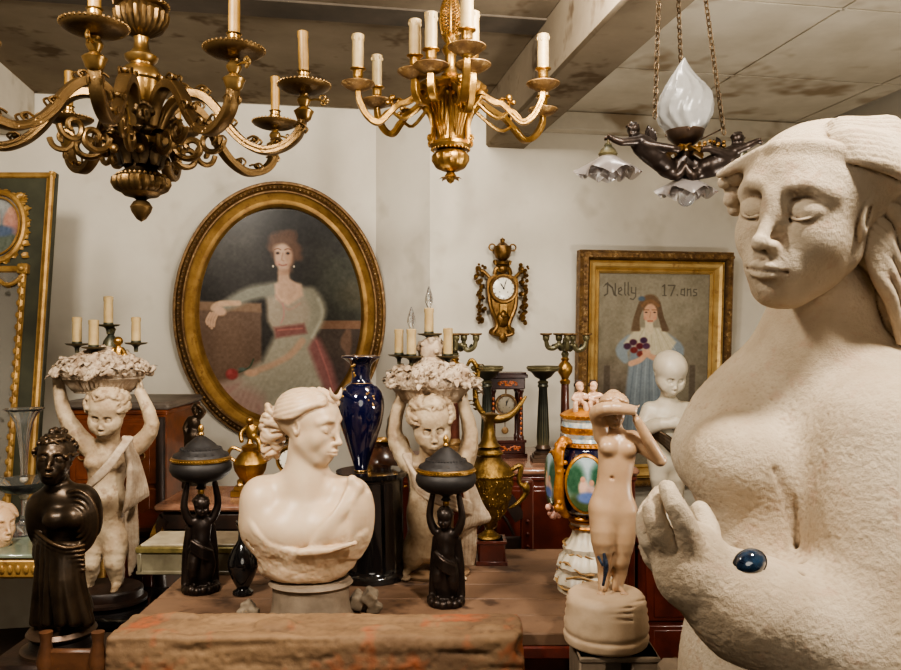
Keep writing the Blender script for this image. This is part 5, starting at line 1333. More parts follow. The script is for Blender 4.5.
# ---------------------------------------------------------------- vases, clocks and other decor
def blue_vase():
    Y = 2.32; u = U(Y); c = P(361, 487, Y); B = T(c) @ SC(u)
    root = thing('vase', 'tall cobalt blue vase with flared neck and gilt specks beside the alabaster bust', 'vase', c)
    m = MB(); m.lathe([(1e-3, 0), (13, 0), (13.5, 2), (8, 5), (5, 9), (4.5, 14), (6, 16), (6.5, 18), (8, 24), (14, 42), (21, 64), (23.5, 80), (22, 92), (16, 101), (10.5, 105), (9, 110), (9.2, 116), (11, 123), (17, 128), (19.5, 129.5), (19.5, 131), (17, 130.5), (8, 122), (7, 110), (1e-3, 108)], 48, B, smooth=3)
    m.build('body', M_COBALT, root)
    m = MB()
    for z, r in ((104, 11.4), (17, 6.6), (3, 13.2), (131, 19)): m = MB(); m.torus((0, 0, z), r, .45, B, 40, 6); m.build('gilt_ring', M_GILT, root)
    m = MB()
    rd = random.Random(3)
    for (a0, z0) in ((-150, 92), (-128, 116), (-165, 84), (-60, 90)):
        for j in range(9):
            a = math.radians(a0 + rd.uniform(-14, 14)); z = z0 + rd.uniform(-7, 7)
            r = np.interp(z, [64, 80, 92, 101, 105, 110, 116, 123], [21, 23.5, 22, 16, 10.5, 9, 9.2, 11])
            m.ball((r * math.cos(a), r * math.sin(a), z), (rd.uniform(.6, 1.8), rd.uniform(.6, 1.4), rd.uniform(.8, 2)), B, 6, 4)
    m.build('gilt_sprig', M_GILT, root)
    c = P(372, 592, Y + .01); c.z = .801; 
    m = MB(); m.lathe([(1e-3, 0), (37, 0), (37, 5), (33, 8), (32, 12), (32, 96), (34, 99), (36, 101), (36, 105), (1e-3, 105)], 40, T(c) @ SC(u))
    o = m.build('column_pedestal', M_BLACKMARBLE, None, loc=c); tag(o, 'black polished marble column under the cobalt vase', 'pedestal')
def putto_vase():
    """porcelain urn: cobalt ground, painted ovals in gilt frames, cherubs on the lid"""
    Y = 2.2; u = U(Y) * .945; c = P(586, 596, Y); c.z = .801; B = T(c) @ SC(u)
    root = thing('porcelain_urn', 'cobalt porcelain urn with painted ovals in gold rims and cherubs on its lid', 'urn', c)
    prof = [(16, 74), (20, 80), (30, 88), (37, 104), (39, 120), (37, 136), (32, 146), (26, 152)]
    m = MB(); m.lathe([(1e-3, 73)] + prof + [(1e-3, 153)], 48, B, smooth=2); m.build('body', M_COBALT, root)
    m = MB(); m.lathe([(30, 0), (30, 6), (33, 10), (31, 16), (26, 20), (30, 26), (28, 34), (22, 40), (24, 46), (18, 52), (14, 60), (15, 66), (17, 72)], 60, B, flute=(14, .10, 8, 60)); m.build('foot', M_WHITEMARBLE, root)
    rd = random.Random(4)
    m = MB()
    for z, r in ((74, 17), (78, 21), (67, 16)): m.torus((0, 0, z), r, 2, B, 40, 6)
    m.beads((0, 0, 79), 21, 2.2, 24, B); m.build('foot_ring', M_GILTTER, root); m = MB()
    m.lathe([(26, 151), (29, 153), (27, 156), (22, 160), (25, 166), (26, 172), (22, 178), (26, 182), (27, 185), (20, 189), (12, 192), (1e-3, 193)], 60, B, flute=(24, .05, 160, 190))
    for z, r in ((155, 28), (170, 25), (184, 26)): m.beads((0, 0, z), r, 1.7, 32, B)
    m.build('gilt_lid', M_GILTTER, root)
    m = MB(); m.lathe([(27, 157.5), (25.2, 161), (27.2, 165.5)], 44, B); m.lathe([(26.4, 173), (25.2, 178), (27.4, 181)], 44, B); m.build('lid_painted_band', mat('turquoise enamel', srgb(96, 128, 150), srgb(210, 200, 180), rough=.2, nscale=60, coat=.5), root)
    for a, sc in ((-100, 1), (-168, .95), (80, 1), (-32, 1)):
        A = B @ RZ(a + 0) @ T(37, 0, 118) @ RY(90)
        Z = B @ RZ(a) @ T(36, 0, 118)
        m = MB(); m.torus((0, 0, 0), 22, 2.6, Z @ RY(90) @ RZ(90), 44, 8, None, .86, 1.28); m.beads((0, 0, 1), 22, 1.6, 40, Z @ RY(90) @ RZ(90), .86, 1.28)
        m.torus((0, 0, -.5), 19.5, .9, Z @ RY(90) @ RZ(90), 40, 5, None, .84, 1.27)
        fr = m.build('oval_frame', mat('yellow gilt', srgb(206, 148, 56), srgb(170, 110, 36), rough=.3, metal=.7, nscale=40), root)
        w, h = 60, 84
        img = Canvas(w, h, (128, 140, 128)); img.blob(30, 14, 34, 22, (150, 166, 170), 12); img.blob(12, 34, 16, 26, (52, 84, 62), 10); img.blob(50, 30, 13, 22, (44, 78, 60), 9); img.blob(30, 76, 36, 20, (66, 80, 48), 9)
        img.blob(26, 46, 8, 12, (206, 170, 150), 4); img.blob(25, 33, 4, 4.5, (190, 140, 116), 2); img.blob(38, 54, 9, 13, (180, 150, 140), 5); img.blob(39, 38, 4, 4.5, (176, 128, 104), 2); img.blob(32, 62, 16, 9, (90, 110, 160), 5); img.grain(7)
        M = Z @ T(1.0, 0, 0) @ RZ(90) @ SC(.6) 
        img.build('painted_oval', root, M, 62, 90, oval=True, sub=1, gloss=.15, unit=True, bulge=10.)
    # figure handles at the side
    for a in (-138, 42):
        S = Sculpt(.0022)
        A = B @ RZ(a)
        f = lambda x, z, y=0: tuple(A @ Vector((x, y, z)))
        S.chain([f(28, 158), f(38, 160), f(44, 148), f(43, 128), f(44, 108), f(41, 92), f(33, 84)], [4 * u, 5 * u, 5.5 * u, 4.5 * u, 5.5 * u, 5 * u, 4 * u], .002, sm=4)
        for i in range(26):
            t = rd.random(); z = 160 - 74 * t; x = 42 + 3 * math.sin(t * 9)
            S.ell(f(x + rd.uniform(-5, 5), z, rd.uniform(-5, 5)), rd.uniform(2, 3.6) * u, .001)
        S.build('scroll_handle', M_GILTTER, root)
    S = Sculpt(.0017)
    for sx, dy in ((-1, -4), (1, 0)):
        A = B @ T(sx * 8, dy, 193) @ SC(1)
        k = lambda x, y, z: tuple(A @ Vector((x, y, z)))
        S.ell(k(0, 0, 9), (5.5 * u, 4.5 * u, 8 * u), .002); S.chain([k(-3, 0, 14), k(-7 * 1, -4, 9), k(-2, -7, 8)], 2 * u, .002, sm=2); S.chain([k(3, 0, 14), k(8, -3, 12), k(sx * -6, -4, 10)], 2 * u, .002, sm=2)
        S.chain([k(-3, 0, 4), k(-5, -9, 4), k(-5, -9, -4)], 2.7 * u, .002, sm=2); S.chain([k(3, 0, 4), k(5, -9, 4), k(6, -10, -4)], 2.7 * u, .002, sm=2)
        head(S, A @ T(0, -1, 22) @ RZ(-25 * sx) @ SC(5.6), 'open', child=True)
        S.frame(Matrix.Identity(4))
    S.build('cherub_pair', mat('bisque porcelain', srgb(200, 164, 134), srgb(180, 138, 110), rough=.35, coat=.5), root)
    H = MB()
    for sx, dy in ((-1, -4), (1, 0)):
        H.ball((sx * 8, dy + 1.2, 193 + 24.5), (4.6, 5, 4.2), B, 14, 9)
        for j in range(18): H.ball((sx * 8 + 4.3 * math.cos(j * 2.4), dy + 1.2 + 4.2 * abs(math.sin(j * 2.4)), 193 + 22.5 + (j % 4) * 1.6), 1.3, B, 6, 4)
    H.build('cherub_hair', M_DARKWOOD, root)
    m = MB()
    for j in range(20): m.ball((-36 + rd.uniform(-6, 6), -12 + rd.uniform(-5, 5), 84 + rd.uniform(-6, 7)), rd.uniform(2, 4), B, 7, 5)
    m.build('shell_boss', mat('pink bisque', srgb(206, 164, 146), srgb(170, 120, 104), rough=.4, nscale=60), root)
    # the loose straw wrapping on the table around the foot
    w = MB(); rd = random.Random(9)
    for i in range(90):
        a0 = rd.uniform(0, 6.28); r0 = rd.uniform(24, 36); z = rd.uniform(7, 46) ; 
        rr = r0 - z * .22
        w.tube([(rr * math.cos(a0 + t), rr * math.sin(a0 + t), z + rd.uniform(-5, 5)) for t in (0, .5, 1, 1.5)], rd.uniform(.6, 1.6), 5, B, sm=3)
    o = w.build('straw_wrapping', mat('straw', srgb(176, 142, 92), srgb(132, 98, 58), rough=.8, nscale=40), root); o['kind'] = 'stuff'
M_GILTTER = mat('ochre gilding', srgb(190, 128, 44), srgb(140, 84, 24), rough=.4, metal=.5, nscale=40, cavity=srgb(84, 40, 14), bump=.3)

def brass_urn():
    Y = 2.47; u = U(Y); c = P(489, 538, Y); B = T(c) @ SC(u)
    root = thing('brass_urn', 'chased brass ewer with curving horn handle on a mahogany block', 'ewer', c)
    m = MB(); m.lathe([(1e-3, 0), (11, 0), (11, 3), (8, 5), (4, 9), (5, 12), (9, 17), (17, 28), (22, 44), (24, 58), (24, 62), (25, 64), (24, 66), (21, 72), (14, 78), (12, 82), (13.5, 84), (13, 87), (10, 90), (12, 92), (9, 95), (6.5, 103), (5, 112), (6, 118), (8, 122), (9, 124), (6, 125), (1e-3, 125)], 60, B, smooth=2)
    rd = random.Random(1)
    for i in range(330):
        a = rd.uniform(0, 6.28); z = rd.uniform(20, 62); r = np.interp(z, [17, 28, 44, 58, 62], [9, 17, 22, 24, 24])
        m.ball((r * math.cos(a), r * math.sin(a), z), (rd.uniform(.6, 1.2), rd.uniform(.6, 1.2), rd.uniform(.8, 2.0)), B, 6, 4)
    m.beads((0, 0, 64), 24.6, 1.3, 46, B); m.beads((0, 0, 85), 13.5, 1, 30, B)
    m.build('body', M_GILT2, root)
    m = MB(); m.tube([(0, 0, 122), (8, 0, 119), (18, 0, 121), (26, 0, 127), (33, 0, 136), (37, 0, 142)], [5, 4.6, 4, 3, 2, 1.2], 12, B, sm=4); m.build('horn_spout', M_GILT2, root)
    m = MB(); m.tube([(-4, 0, 122), (-12, 0, 134), (-14, 0, 152), (-11, 0, 166), (-17, 0, 178), (-22, 0, 172)], [3, 3, 2.6, 2.6, 2.4, 1.4], 10, B, sm=4)
    for i in range(12): m.leaf(9, 6, B @ T(-13 - 2 * math.sin(i), 0, 128 + 4 * i) @ RZ(60 * i) @ RX(-40), .7)
    m.build('leafy_handle', M_GILT2, root)
    m = MB(); m.tube([(22, 0, 68), (32, 0, 72), (30, 0, 56), (38, 0, 48), (30, 0, 36), (20, 0, 30)], [2.4, 2.8, 2.4, 3, 2.2, 1.4], 8, B, sm=4); m.ball((37, 0, 50), (4, 4, 6), B); m.build('side_handle', M_GILT2, root); m = MB()
    m.tube([(-22, 0, 68), (-32, 0, 72), (-30, 0, 56), (-36, 0, 48), (-30, 0, 36), (-20, 0, 30)], [2.4, 2.8, 2.4, 3, 2.2, 1.4], 8, B, sm=4)
    m.build('side_handle', M_GILT2, root)
    z1 = c.z; m = MB(); m.box((c.x + 2 * u, c.y, (z1 + .80) / 2 + .0), (27 * u, 27 * u, z1 - .80)); m.box((c.x + 2 * u, c.y, .806), (31 * u, 31 * u, .012)); m.box((c.x + 2 * u, c.y, z1 - .004), (30 * u, 30 * u, .008))
    o = m.build('wooden_block', M_REDWOOD, None, loc=(c.x, c.y, .8)); tag(o, 'dark red mahogany block under the brass ewer', 'pedestal')
M_GILT2 = mat('lemon brass', srgb(140, 110, 58), srgb(92, 70, 34), rough=.36, metal=.85, nscale=40, cavity=srgb(44, 30, 12), cav=(.43, .5), bump=.9, bscale=100)

def portico_clock():
    Y = 3.42; u = U(Y); z0 = .98; py0 = HZ + (CZ - z0) / U(Y); c = P(505, py0, Y); u *= .90; B = T(c) @ RZ(8) @ SC(u)
    root = thing('portico_clock', 'rosewood portico clock with inlaid flowers and round hanging dial', 'clock', c)
    W = mat('rosewood', srgb(62, 26, 18), srgb(38, 15, 11), rough=.25, nscale=16, coat=.5)
    I = mat('orange marquetry', srgb(176, 96, 40), srgb(130, 62, 24), rough=.35, nscale=60)
    m = MB(); m.box((0, 0, 2), (44, 28, 4)); m2 = m
    m = MB(); m.box((0, 0, 2.5), (44, 30, 5), B); m.box((0, 0, 11), (40, 27, 13), B); m.box((0, 0, 18.5), (42, 29, 3), B); m.build('base', W, root)
    for sx in (-1, 1):
        for sy in (-1, 1):
            k = MB(); k.lathe([(3.8, 20), (3.8, 23), (3, 24.5), (2.8, 46), (2.6, 70), (3, 71.5), (3.8, 73), (3.8, 75)], 18, B @ T(sx * 15.5, sy * 9, 0)); k.build('column', W, root)
    m = MB(); m.box((0, 0, 82), (40, 27, 13), B); m.box((0, 0, 90), (45, 31, 4), B); m.box((0, 0, 93), (42, 28, 2.4), B); m.build('entablature', W, root)
    rd = random.Random(6)
    for z, w in ((82, 11), (11, 15)):
        m = MB()
        for i in range(26): m.ball((rd.uniform(-w, w) * .9, -13.6, z + rd.uniform(-2.6, 2.6)), (rd.uniform(.6, 1.8), .35, rd.uniform(.5, 1.3)), B, 6, 4)
        m.tube([(-w, -13.6, z), (-w / 2, -13.7, z + 2.5), (0, -13.7, z - 1), (w / 2, -13.7, z + 2.5), (w, -13.6, z)], .5, 5, B, sm=3)
        m.build('flower_marquetry', I, root)
    for sx in (-1, 1):
        m = MB()
        for i in range(8): m.ball((sx * 15.5, -12, 27 + 5.5 * i), (1.3, .5, 1.7), B, 6, 4)
        m.build('column_inlay', I, root)
    dial(root, B @ T(0, -6, 58) @ RX(90), 10.5, mat('silvered dial', srgb(124, 114, 94), srgb(104, 94, 76), rough=.4), M_GILTRIM, 3, 20, 8.2)
    m = MB(); m.tube([(0, -5, 68), (0, -5, 76)], .8, 6, B, sm=1); m.tube([(0, 0, 47), (0, 0, 32)], .5, 6, B, sm=1); m.ball((0, 0, 29), (4, 1, 4), B); m.build('pendulum', M_GILTRIM, root)
def dial(root, D, R, face, rim, hh, mm, numr):
    """clock dial in the local XY plane facing +Z"""
    m = MB(); m.lathe([(R * 1.16, -R * .35), (R * 1.18, 0), (R * 1.12, R * .14), (R * 1.02, R * .12), (R, 0)], 40, D); b = m.build('dial_rim', rim, root)
    m = MB(); m.lathe([(R * 1.05, -R * .05), (R * .7, R * .04), (1e-3, R * .05)], 40, D); f = m.build('dial_face', face, root)
    m = MB()
    for i in range(12):
        a = math.radians(30 * i); 
        for k in range((1, 1, 2, 3, 2, 1, 2, 3, 3, 2, 1, 2)[i]):
            m.box(((k - .7) * R * .045, 0, 0), (R * .022, R * .15, R * .01), D @ RZ(-30 * i) @ T(0, R * .80, R * .07), 0)
    for i in range(60): m.box((0, 0, 0), (R * .012, R * .04, R * .008), D @ RZ(6 * i) @ T(0, R * .93, R * .045), 0)
    for ang, L, w in ((hh, .5, .05), (mm, .74, .035)):
        m.tube([(0, -R * .08, R * .10), (0, R * L * .4, R * .10), (0, R * L * .6, R * .10), (0, R * L, R * .10)], [R * w, R * w * .7, R * w * 1.2, R * w * .3], 6, D @ RZ(-ang), sm=1)
    for sx in (-.33, .33): m.ball((sx * R, -R * .28, R * .06), (R * .05, R * .05, R * .02), D, 8, 5)
    m.ball((0, 0, R * .1), R * .07, D, 10, 6)
    m.build('numerals_and_hands', M_INK, f)

def cartel_clock():
    v = 4.12; u_ = u_at(500, v); c0 = R3(u_, v - .03, 0); Y = c0.y; u = U(Y); c0.z = CZ + (HZ - 289) * u
    B = T(c0) @ RZ(10) @ SC(u)      # +x along wall, -y into the room
    root = thing('wall_clock', 'gilt bronze wall clock with urn top, side garlands and white enamel dial', 'clock', c0)
    G = mat('dim gilt bronze', srgb(134, 102, 58), srgb(92, 66, 34), rough=.38, metal=.85, nscale=30, cavity=srgb(40, 24, 12), bump=.3, bscale=120)
    m = MB(); m.prism([(-15, 10), (-16, 4), (-15, -12), (-12, -22), (-8, -36), (-9, -42), (-3, -48), (0, -54), (3, -48), (9, -42), (8, -36), (12, -22), (15, -12), (16, 4), (15, 10), (8, 14), (-8, 14)][::-1], 7, B @ T(0, -7, 0))
    m.ball((0, -6, -30), (7, 4, 9), B); m.ball((0, -7, -26), (4, 4, 5), B)
    for sx in (-1, 1):
        m.tube([(sx * 14, -7, -8), (sx * 12, -8, -20), (sx * 6, -8, -36), (sx * 10, -8, -44), (sx * 3, -7, -47)], [2, 2.2, 2, 2, 1.5], 8, B, sm=4)
        m.leaf(14, 8, B @ T(sx * 4, -7, -40) @ RY(sx * 115), .5)
    m.tube([(-3, -8, -24), (0, -9, -22), (3, -8, -24)], 1, 6, B, sm=3); m.ball((-2.2, -10.5, -27), 1, B); m.ball((2.2, -10.5, -27), 1, B); m.ball((0, -11, -30), (1, 1.6, 2), B)
    m.leaf(12, 9, B @ T(0, -7, -44) @ RX(180), .4)
    m.build('case', G, root)
    m = MB(); m.box((0, -8.6, -20), (8, 1, 10), B, .4); m.build('bright_panel', M_GILT, root)
    m = MB()    # urn with ring handles
    m.lathe([(1e-3, 24), (6, 24), (5, 27), (3, 28), (7, 31), (9, 37), (9, 42), (6, 43), (4, 45), (2, 46), (2.6, 49), (1e-3, 51)], 28, B @ T(0, -5, 0), flute=(12, .06, 29, 41))
    for sx in (-1, 1): m.torus((sx * 10.5, -5, 41), 3.2, .8, B, 18, 6, RX(90))
    for sx in (-1, 1): m.leaf(12, 6, B @ T(sx * 3, -5, 22) @ RY(sx * 35), .5); m.tube([(sx * 7, -5, 24), (sx * 8, -6, 28)], 1.5, 6, B, sm=1)
    m.tube([(-8, -5, 14), (-6, -6, 20), (0, -6, 17), (6, -6, 20), (8, -5, 14)], 2.4, 8, B, sm=4); m.ball((0, -7, 20), (5, 3, 4), B)
    m.build('urn_top', G, root)
    rd = random.Random(8)
    for sx in (-1, 1):
        m = MB(); m.tube([(sx * 12, -4, 10), (sx * 18, -4, 16), (sx * 22, -4, 18)], 2, 7, B, sm=3)
        for i in range(34):
            t = i / 33; z = 24 - 58 * t; w = 3 + 2.4 * math.sin(t * 9)
            m.ball((sx * 22 + sx * (1.5 * math.sin(t * 4)) + rd.uniform(-w, w), -4 + rd.uniform(-3, 1), z), (rd.uniform(1.2, 2.6),) * 3, B, 7, 5)
        for i in range(9): m.leaf(8, 5, B @ T(sx * 22, -5, 20 - 6 * i) @ RY(rd.uniform(60, 140) * (1 if i % 2 else -1)), .6)
        m.build('garland', G, root)
    dial(root, B @ T(0, -9, 0) @ RX(90), 12.5, M_ENAMEL, G, -33, 18, 10)

def tazza(px, Y, label):
    u = U(Y); z0 = .98; c = Vector(((px - CX) / F * Y, Y, z0)); zt = CZ + (HZ - 366) * u; h = (zt - z0) / u; B = T(c) @ SC(u)
    root = thing('column_tazza', label, 'tazza', c, 'pair of bronze cups on columns')
    m = MB(); m.box((0, 0, 2), (24, 24, 4), B); m.box((0, 0, 5.5), (20, 20, 3), B); m.lathe([(9, 7), (9.5, 9), (7, 11), (8, 13), (5.5, 17)], 28, B); m.build('base', M_BLACKBR, root)
    m = MB(); m.lathe([(5.8, 16), (6, 24), (5, 50), (4.2, h - 22), (5.5, h - 20), (4.6, h - 18), (5.5, h - 16), (3, h - 14)], 64, B, flute=(14, .14, 22, h - 23)); m.build('column', M_GREENB, root)
    m = MB(); m.lathe([(2.6, h - 15), (4, h - 13), (8, h - 11), (12, h - 6), (15.5, h - 4.5), (16, h), (15, h), (11, h - 3), (1e-3, h - 6)], 44, B); m.beads((0, 0, h - 2), 15.8, .9, 50, B)
    m.build('cup', M_GREENB, root)
def candelabrum(px, Y, top, label, arms=((-19, 0), (-5, 8), (1, -10), (21, -1), (9, 9))):
    u = U(Y); z0 = .98; c = Vector(((px - CX) / F * Y, Y, z0)); h = (CZ + (HZ - top) * u - z0) / u; B = T(c) @ SC(u)
    root = thing('bronze_candelabrum', label, 'candelabrum', c, 'pair of branched bronze candelabra')
    m = MB(); m.box((0, 0, 2), (22, 22, 4), B); m.lathe([(9, 4), (9, 7), (6, 9), (7, 12), (4.6, 16)], 28, B); m.build('base', M_GILTRIM, root)
    m = MB(); m.lathe([(4.8, 15), (4.4, 40), (3.8, h - 50)], 32, B); m.build('shaft', M_ROUGE2, root)
    m = MB(); m.lathe([(4.6, h - 50), (5.4, h - 47), (3.4, h - 45), (4, h - 43), (7, h - 38), (7.4, h - 33), (5, h - 29), (3, h - 27), (4.5, h - 25), (2.6, h - 23)], 32, B, flute=(12, .08, h - 42, h - 31)); m.build('gilt_urn', M_GILT, root)
    m = MB(); m.lathe([(2.6, h - 24), (4, h - 20), (2, h - 16), (3, h - 12), (2, h - 4)], 20, B); m.build('stem', M_GREENB, root)
    for dx, dy in arms:
        a = MB(); L = math.hypot(dx, dy) 
        a.tube([(0, 0, h - 16), (dx * .3, dy * .3, h - 11), (dx * .6, dy * .6, h - 15 - dx * .05), (dx * .9, dy * .9, h - 13), (dx, dy, h - 6)], [2.6, 2.4, 2.6, 2.4, 2], 8, B, sm=4)
        a.ball((dx * .45, dy * .45, h - 12), 3, B); a.leaf(9, 6, B @ T(dx * .7, dy * .7, h - 14) @ RY(60), .8); o = a.build('branch', M_GREENB, root)
        a = MB(); a.lathe([(1.5, h - 8), (3.2, h - 6), (3.6, h - 2), (3, h - 1)], 18, B @ T(dx, dy, 0)); a.build('nozzle', M_GREENB, o)
        a = MB(); a.lathe([(3, h - 1.6), (5.8, h - .8), (6.2, h + .8), (5, h + .6), (1e-3, h)], 20, B @ T(dx, dy, 0)); a.build('drip_pan', M_GILTRIM, o)
M_ROUGE2 = mat('brown red shaft', srgb(96, 52, 38), srgb(64, 34, 26), rough=.3, nscale=30, coat=.3)

def gilt_cluster():
    # gilt mantel clock half hidden behind the alabaster bust
    Y = 2.79; u = U(Y) * .74; c = P(268, 500, Y); c.z = P(0, 492, 2.85).z + .001; B = T(c) @ SC(u)
    root = thing('gilt_clock', 'gilt figural mantel clock with white dial peeking from behind the alabaster bust', 'clock', c)
    m = MB(); m.box((-8, 0, 4), (78, 30, 8), B); m.box((-8, 0, 11), (70, 26, 6), B)
    m.lathe([(8, 14), (12, 20), (20, 34), (22, 44), (16, 54), (10, 60), (12, 66), (5, 70), (3, 76), (1e-3, 80)], 36, B @ T(-24, 0, 0), flute=(16, .08, 20, 50))
    for sx in (-1, 1):
        m.tube([(-24 + sx * 20, 0, 46), (-24 + sx * 30, 0, 54), (-24 + sx * 24, 0, 64), (-24 + sx * 12, 0, 60)], 2.4, 8, B, sm=4)
        m.leaf(16, 9, B @ T(-24 + sx * 8, -10, 16) @ RY(sx * 40), .6)
    m.build('case', M_GILT, root)
    S = Sculpt(.003); f = lambda x, y, z: tuple(B @ Vector((x, y, z)))
    S.ell(f(-22, 0, 86), (8 * u, 7 * u, 12 * u), 0); S.ell(f(-24, -3, 101), 5.5 * u, .004); S.chain([f(-28, 0, 92), f(-36, -2, 84), f(-34, -6, 74)], 3 * u, .003, sm=3); S.chain([f(-16, 0, 92), f(-6, -2, 96), f(2, -3, 104)], 2.8 * u, .003, sm=3); S.chain([f(-24, 0, 80), f(-12, -6, 76), f(-8, -8, 62)], 4 * u, .004, sm=3)
    S.build('figure', M_GILT, root)
    dial(root, B @ T(30, -4, 48) @ RX(90), 16, M_ENAMEL, M_GILT, 40, 200, 12)
    m = MB(); m.box((30, 2, 26), (26, 12, 24), B); m.ball((30, 4, 48), (20, 6, 20), B); m.build('dial_case', M_GILTRIM, root)
    # small bronze figurine under the oval frame
    Y = 3.0; u = U(Y); p = lambda x, y, dy=0.: P(x, y, Y + dy)
    S = Sculpt(.003)
    S.ell(p(194, 424), (6.5 * u, 5 * u, 9 * u), 0); S.ell(p(193, 436), (8 * u, 6 * u, 9 * u), .01); S.chain([p(193, 436), p(192, 452), p(194, 476)], [8 * u, 8 * u, 9 * u], .01, sm=2)
    S.chain([p(190, 419), p(185, 428, -.01), p(188, 440, -.02)], [3 * u, 2.6 * u, 2 * u], .005, sm=2); S.chain([p(198, 418), p(204, 412, -.01), p(198, 405, -.02)], [3 * u, 2.6 * u, 2 * u], .005, sm=2)
    for j in range(4): S.chain([p(187 + 4 * j, 436, -.015), p(186 + 5 * j, 474, -.02)], 2 * u, .004)
    head(S, T(p(196, 409, -.005)) @ RZ(10) @ SC(6.4 * u), 'open'); curls(S, T(p(196, 409, -.005)) @ SC(6.4 * u), 14, 2)
    S.frame(Matrix.Identity(4)); S.cyl(p(194, 488), p(194, 476), 12 * u, 11 * u, .003, .004)
    o = S.build('bronze_figurine', M_BRONZE, None, loc=p(194, 488)); tag(o, 'small dark bronze figurine just below the oval gilt frame', 'figurine')
    # brown and gilt vase to the right behind the bust
    Y = 2.6; u = U(Y); c = P(382, 512, Y); B = T(c) @ SC(u)
    root = thing('mounted_vase', 'brown bulbous vase in gilt mounts, between the cobalt vase and the putto', 'vase', c)
    m = MB(); m.lathe([(8, 16), (14, 24), (21, 38), (22, 50), (16, 60), (9, 66), (10, 72)], 40, B, smooth=2); m.build('body', mat('brown stoneware', srgb(84, 50, 32), srgb(48, 30, 22), rough=.25, nscale=16, coat=.4), root)
    m = MB(); m.lathe([(16, 0), (16, 4), (10, 7), (7, 12), (9, 17)], 32, B); m.build('gilt_foot', M_GILT, root); m = MB(); m.torus((0, 0, 72), 10, 1.6, B); m.build('gilt_rim', M_GILT, root)
    for sx in (-1, 1): m = MB(); m.tube([(sx * 9, 0, 70), (sx * 22, 0, 74), (sx * 26, 0, 60), (sx * 21, 0, 48)], 2.4, 8, B, sm=4); m.build('handle', M_GILT, root)
    m = MB()
    for i in range(8): m.leaf(20, 9, B @ RZ(45 * i) @ T(9, 0, 16) @ RZ(-90) @ RX(-35), .3)
    m.build('gilt_mount', M_GILT, root)
    # little black vase low behind the alabaster bust
    Y = 2.16; u = U(Y); c = P(243, 592, Y); c.z = .801; m = MB()
    m.lathe([(1e-3, 0), (9, 0), (10, 3), (6, 6), (9, 12), (14, 24), (15, 34), (10, 46), (5, 54), (5, 66), (8, 72), (6, 72), (1e-3, 66)], 36, T(c) @ SC(u), smooth=2)
    o = m.build('black_vase', M_BLACKMARBLE, None, loc=c); tag(o, 'small glossy black vase tucked left of the stone socle', 'vase')
    # gilt bronze mount at the foot of the girl portrait
    Y = 3.5; u = U(Y); c = P(716, 484, Y); B = T(c) @ SC(u); m = MB(); rd = random.Random(2); zl = (.692 - c.z) / u
    m.lathe([(16, zl), (16, zl + 4), (7, zl + 8), (6, -6), (12, 0), (12, 4), (6, 8), (5, 20), (10, 28), (10, 34), (4, 40)], 24, B)
    m.tube([(0, 0, 36), (-6, -2, 48), (-12, -2, 60), (-8, -2, 72), (2, -2, 74), (6, -4, 68)], [4, 4, 4.5, 5, 4.5, 2], 9, B, sm=4)
    m.tube([(2, 0, 38), (14, 0, 46), (24, 0, 44), (30, 0, 52)], [4, 4, 3, 2], 8, B, sm=4)
    for i in range(9): m.leaf(16, 10, B @ T(-8 + 4 * i, 0, 40 + 3 * (i % 3)) @ RY(-50 + 14 * i), .6)
    o = m.build('gilt_bird_ornament', M_GILTRIM, None, loc=c); tag(o, 'gilt bronze long-necked bird ornament beside the white marble child', 'ornament')
def left_glass():
    Y = 2.67; u = U(Y); c = P(24, 535, Y); c.z = P(0, 545, 2.5).z + .001; B = T(c) @ SC(u)
    root = thing('glass_epergne', 'clear glass flower stand with a fluted trumpet at the left edge', 'epergne', c)
    m = MB(); m.lathe([(3, 50), (3.4, 70), (5, 90), (8, 108), (13, 118), (18, 122), (17.4, 123), (12, 120), (7, 108), (4, 90), (2.2, 70), (1.8, 52)], 48, B, flute=(12, .06), smooth=2); m.build('trumpet', M_CLEAR, root)
    m = MB(); m.lathe([(24, 0), (22, 3), (8, 7), (3, 14), (3, 34), (6, 37), (20, 42), (30, 50), (29, 51), (18, 44), (3, 40), (1e-3, 40)], 56, B, flute=(16, .05), smooth=2); m.build('bowl', M_CLEAR, root)
    for z_, r_ in ((52, 4), (36, 4.6)): m = MB(); m.ball((0, 0, z_), r_, B); m.build('knop', M_WHITEMARBLE, root)
    Y = 2.5; u = U(Y); p = lambda x, y, dy=0.: P(x, y, Y + dy)
    S = Sculpt(.0028); head(S, T(p(-3, 523)) @ RZ(60) @ SC(22 * u), 'closed', ears=(1,)); S.ell((0, .2, .3), (.78, .86, .7), .05)
    for j in range(6): 
        for sx in (-1, 1): S.chain([on_skull(sx * 8, 60, 1.12), on_skull(sx * 60, 46 - 8 * j, 1.16), on_skull(sx * 120, 36 - 9 * j, 1.14)], .09, .02, sm=3)
    S.frame(Matrix.Identity(4)); S.cyl(p(-3, 544.5), p(-3, 538), 14 * u, 10 * u, .003, .01)
    o = S.build('marble_sculpture', M_SOFTMARBLE, None, loc=p(-3, 548)); tag(o, 'small peach marble head cut off by the left edge of the photo', 'head')
blue_vase(); putto_vase(); brass_urn(); portico_clock(); cartel_clock()
tazza(487, 3.3, 'bronze cup on a fluted column left of the portico clock'); tazza(543, 3.3, 'bronze cup on a fluted column right of the portico clock')
candelabrum(565, 3.5, 334, 'branched bronze candelabrum with gilt urn, left of the rectangular gilt frame')
candelabrum(455, 3.5, 334, 'branched bronze candelabrum mostly hidden behind the right-hand putto basket')
gilt_cluster(); left_glass()
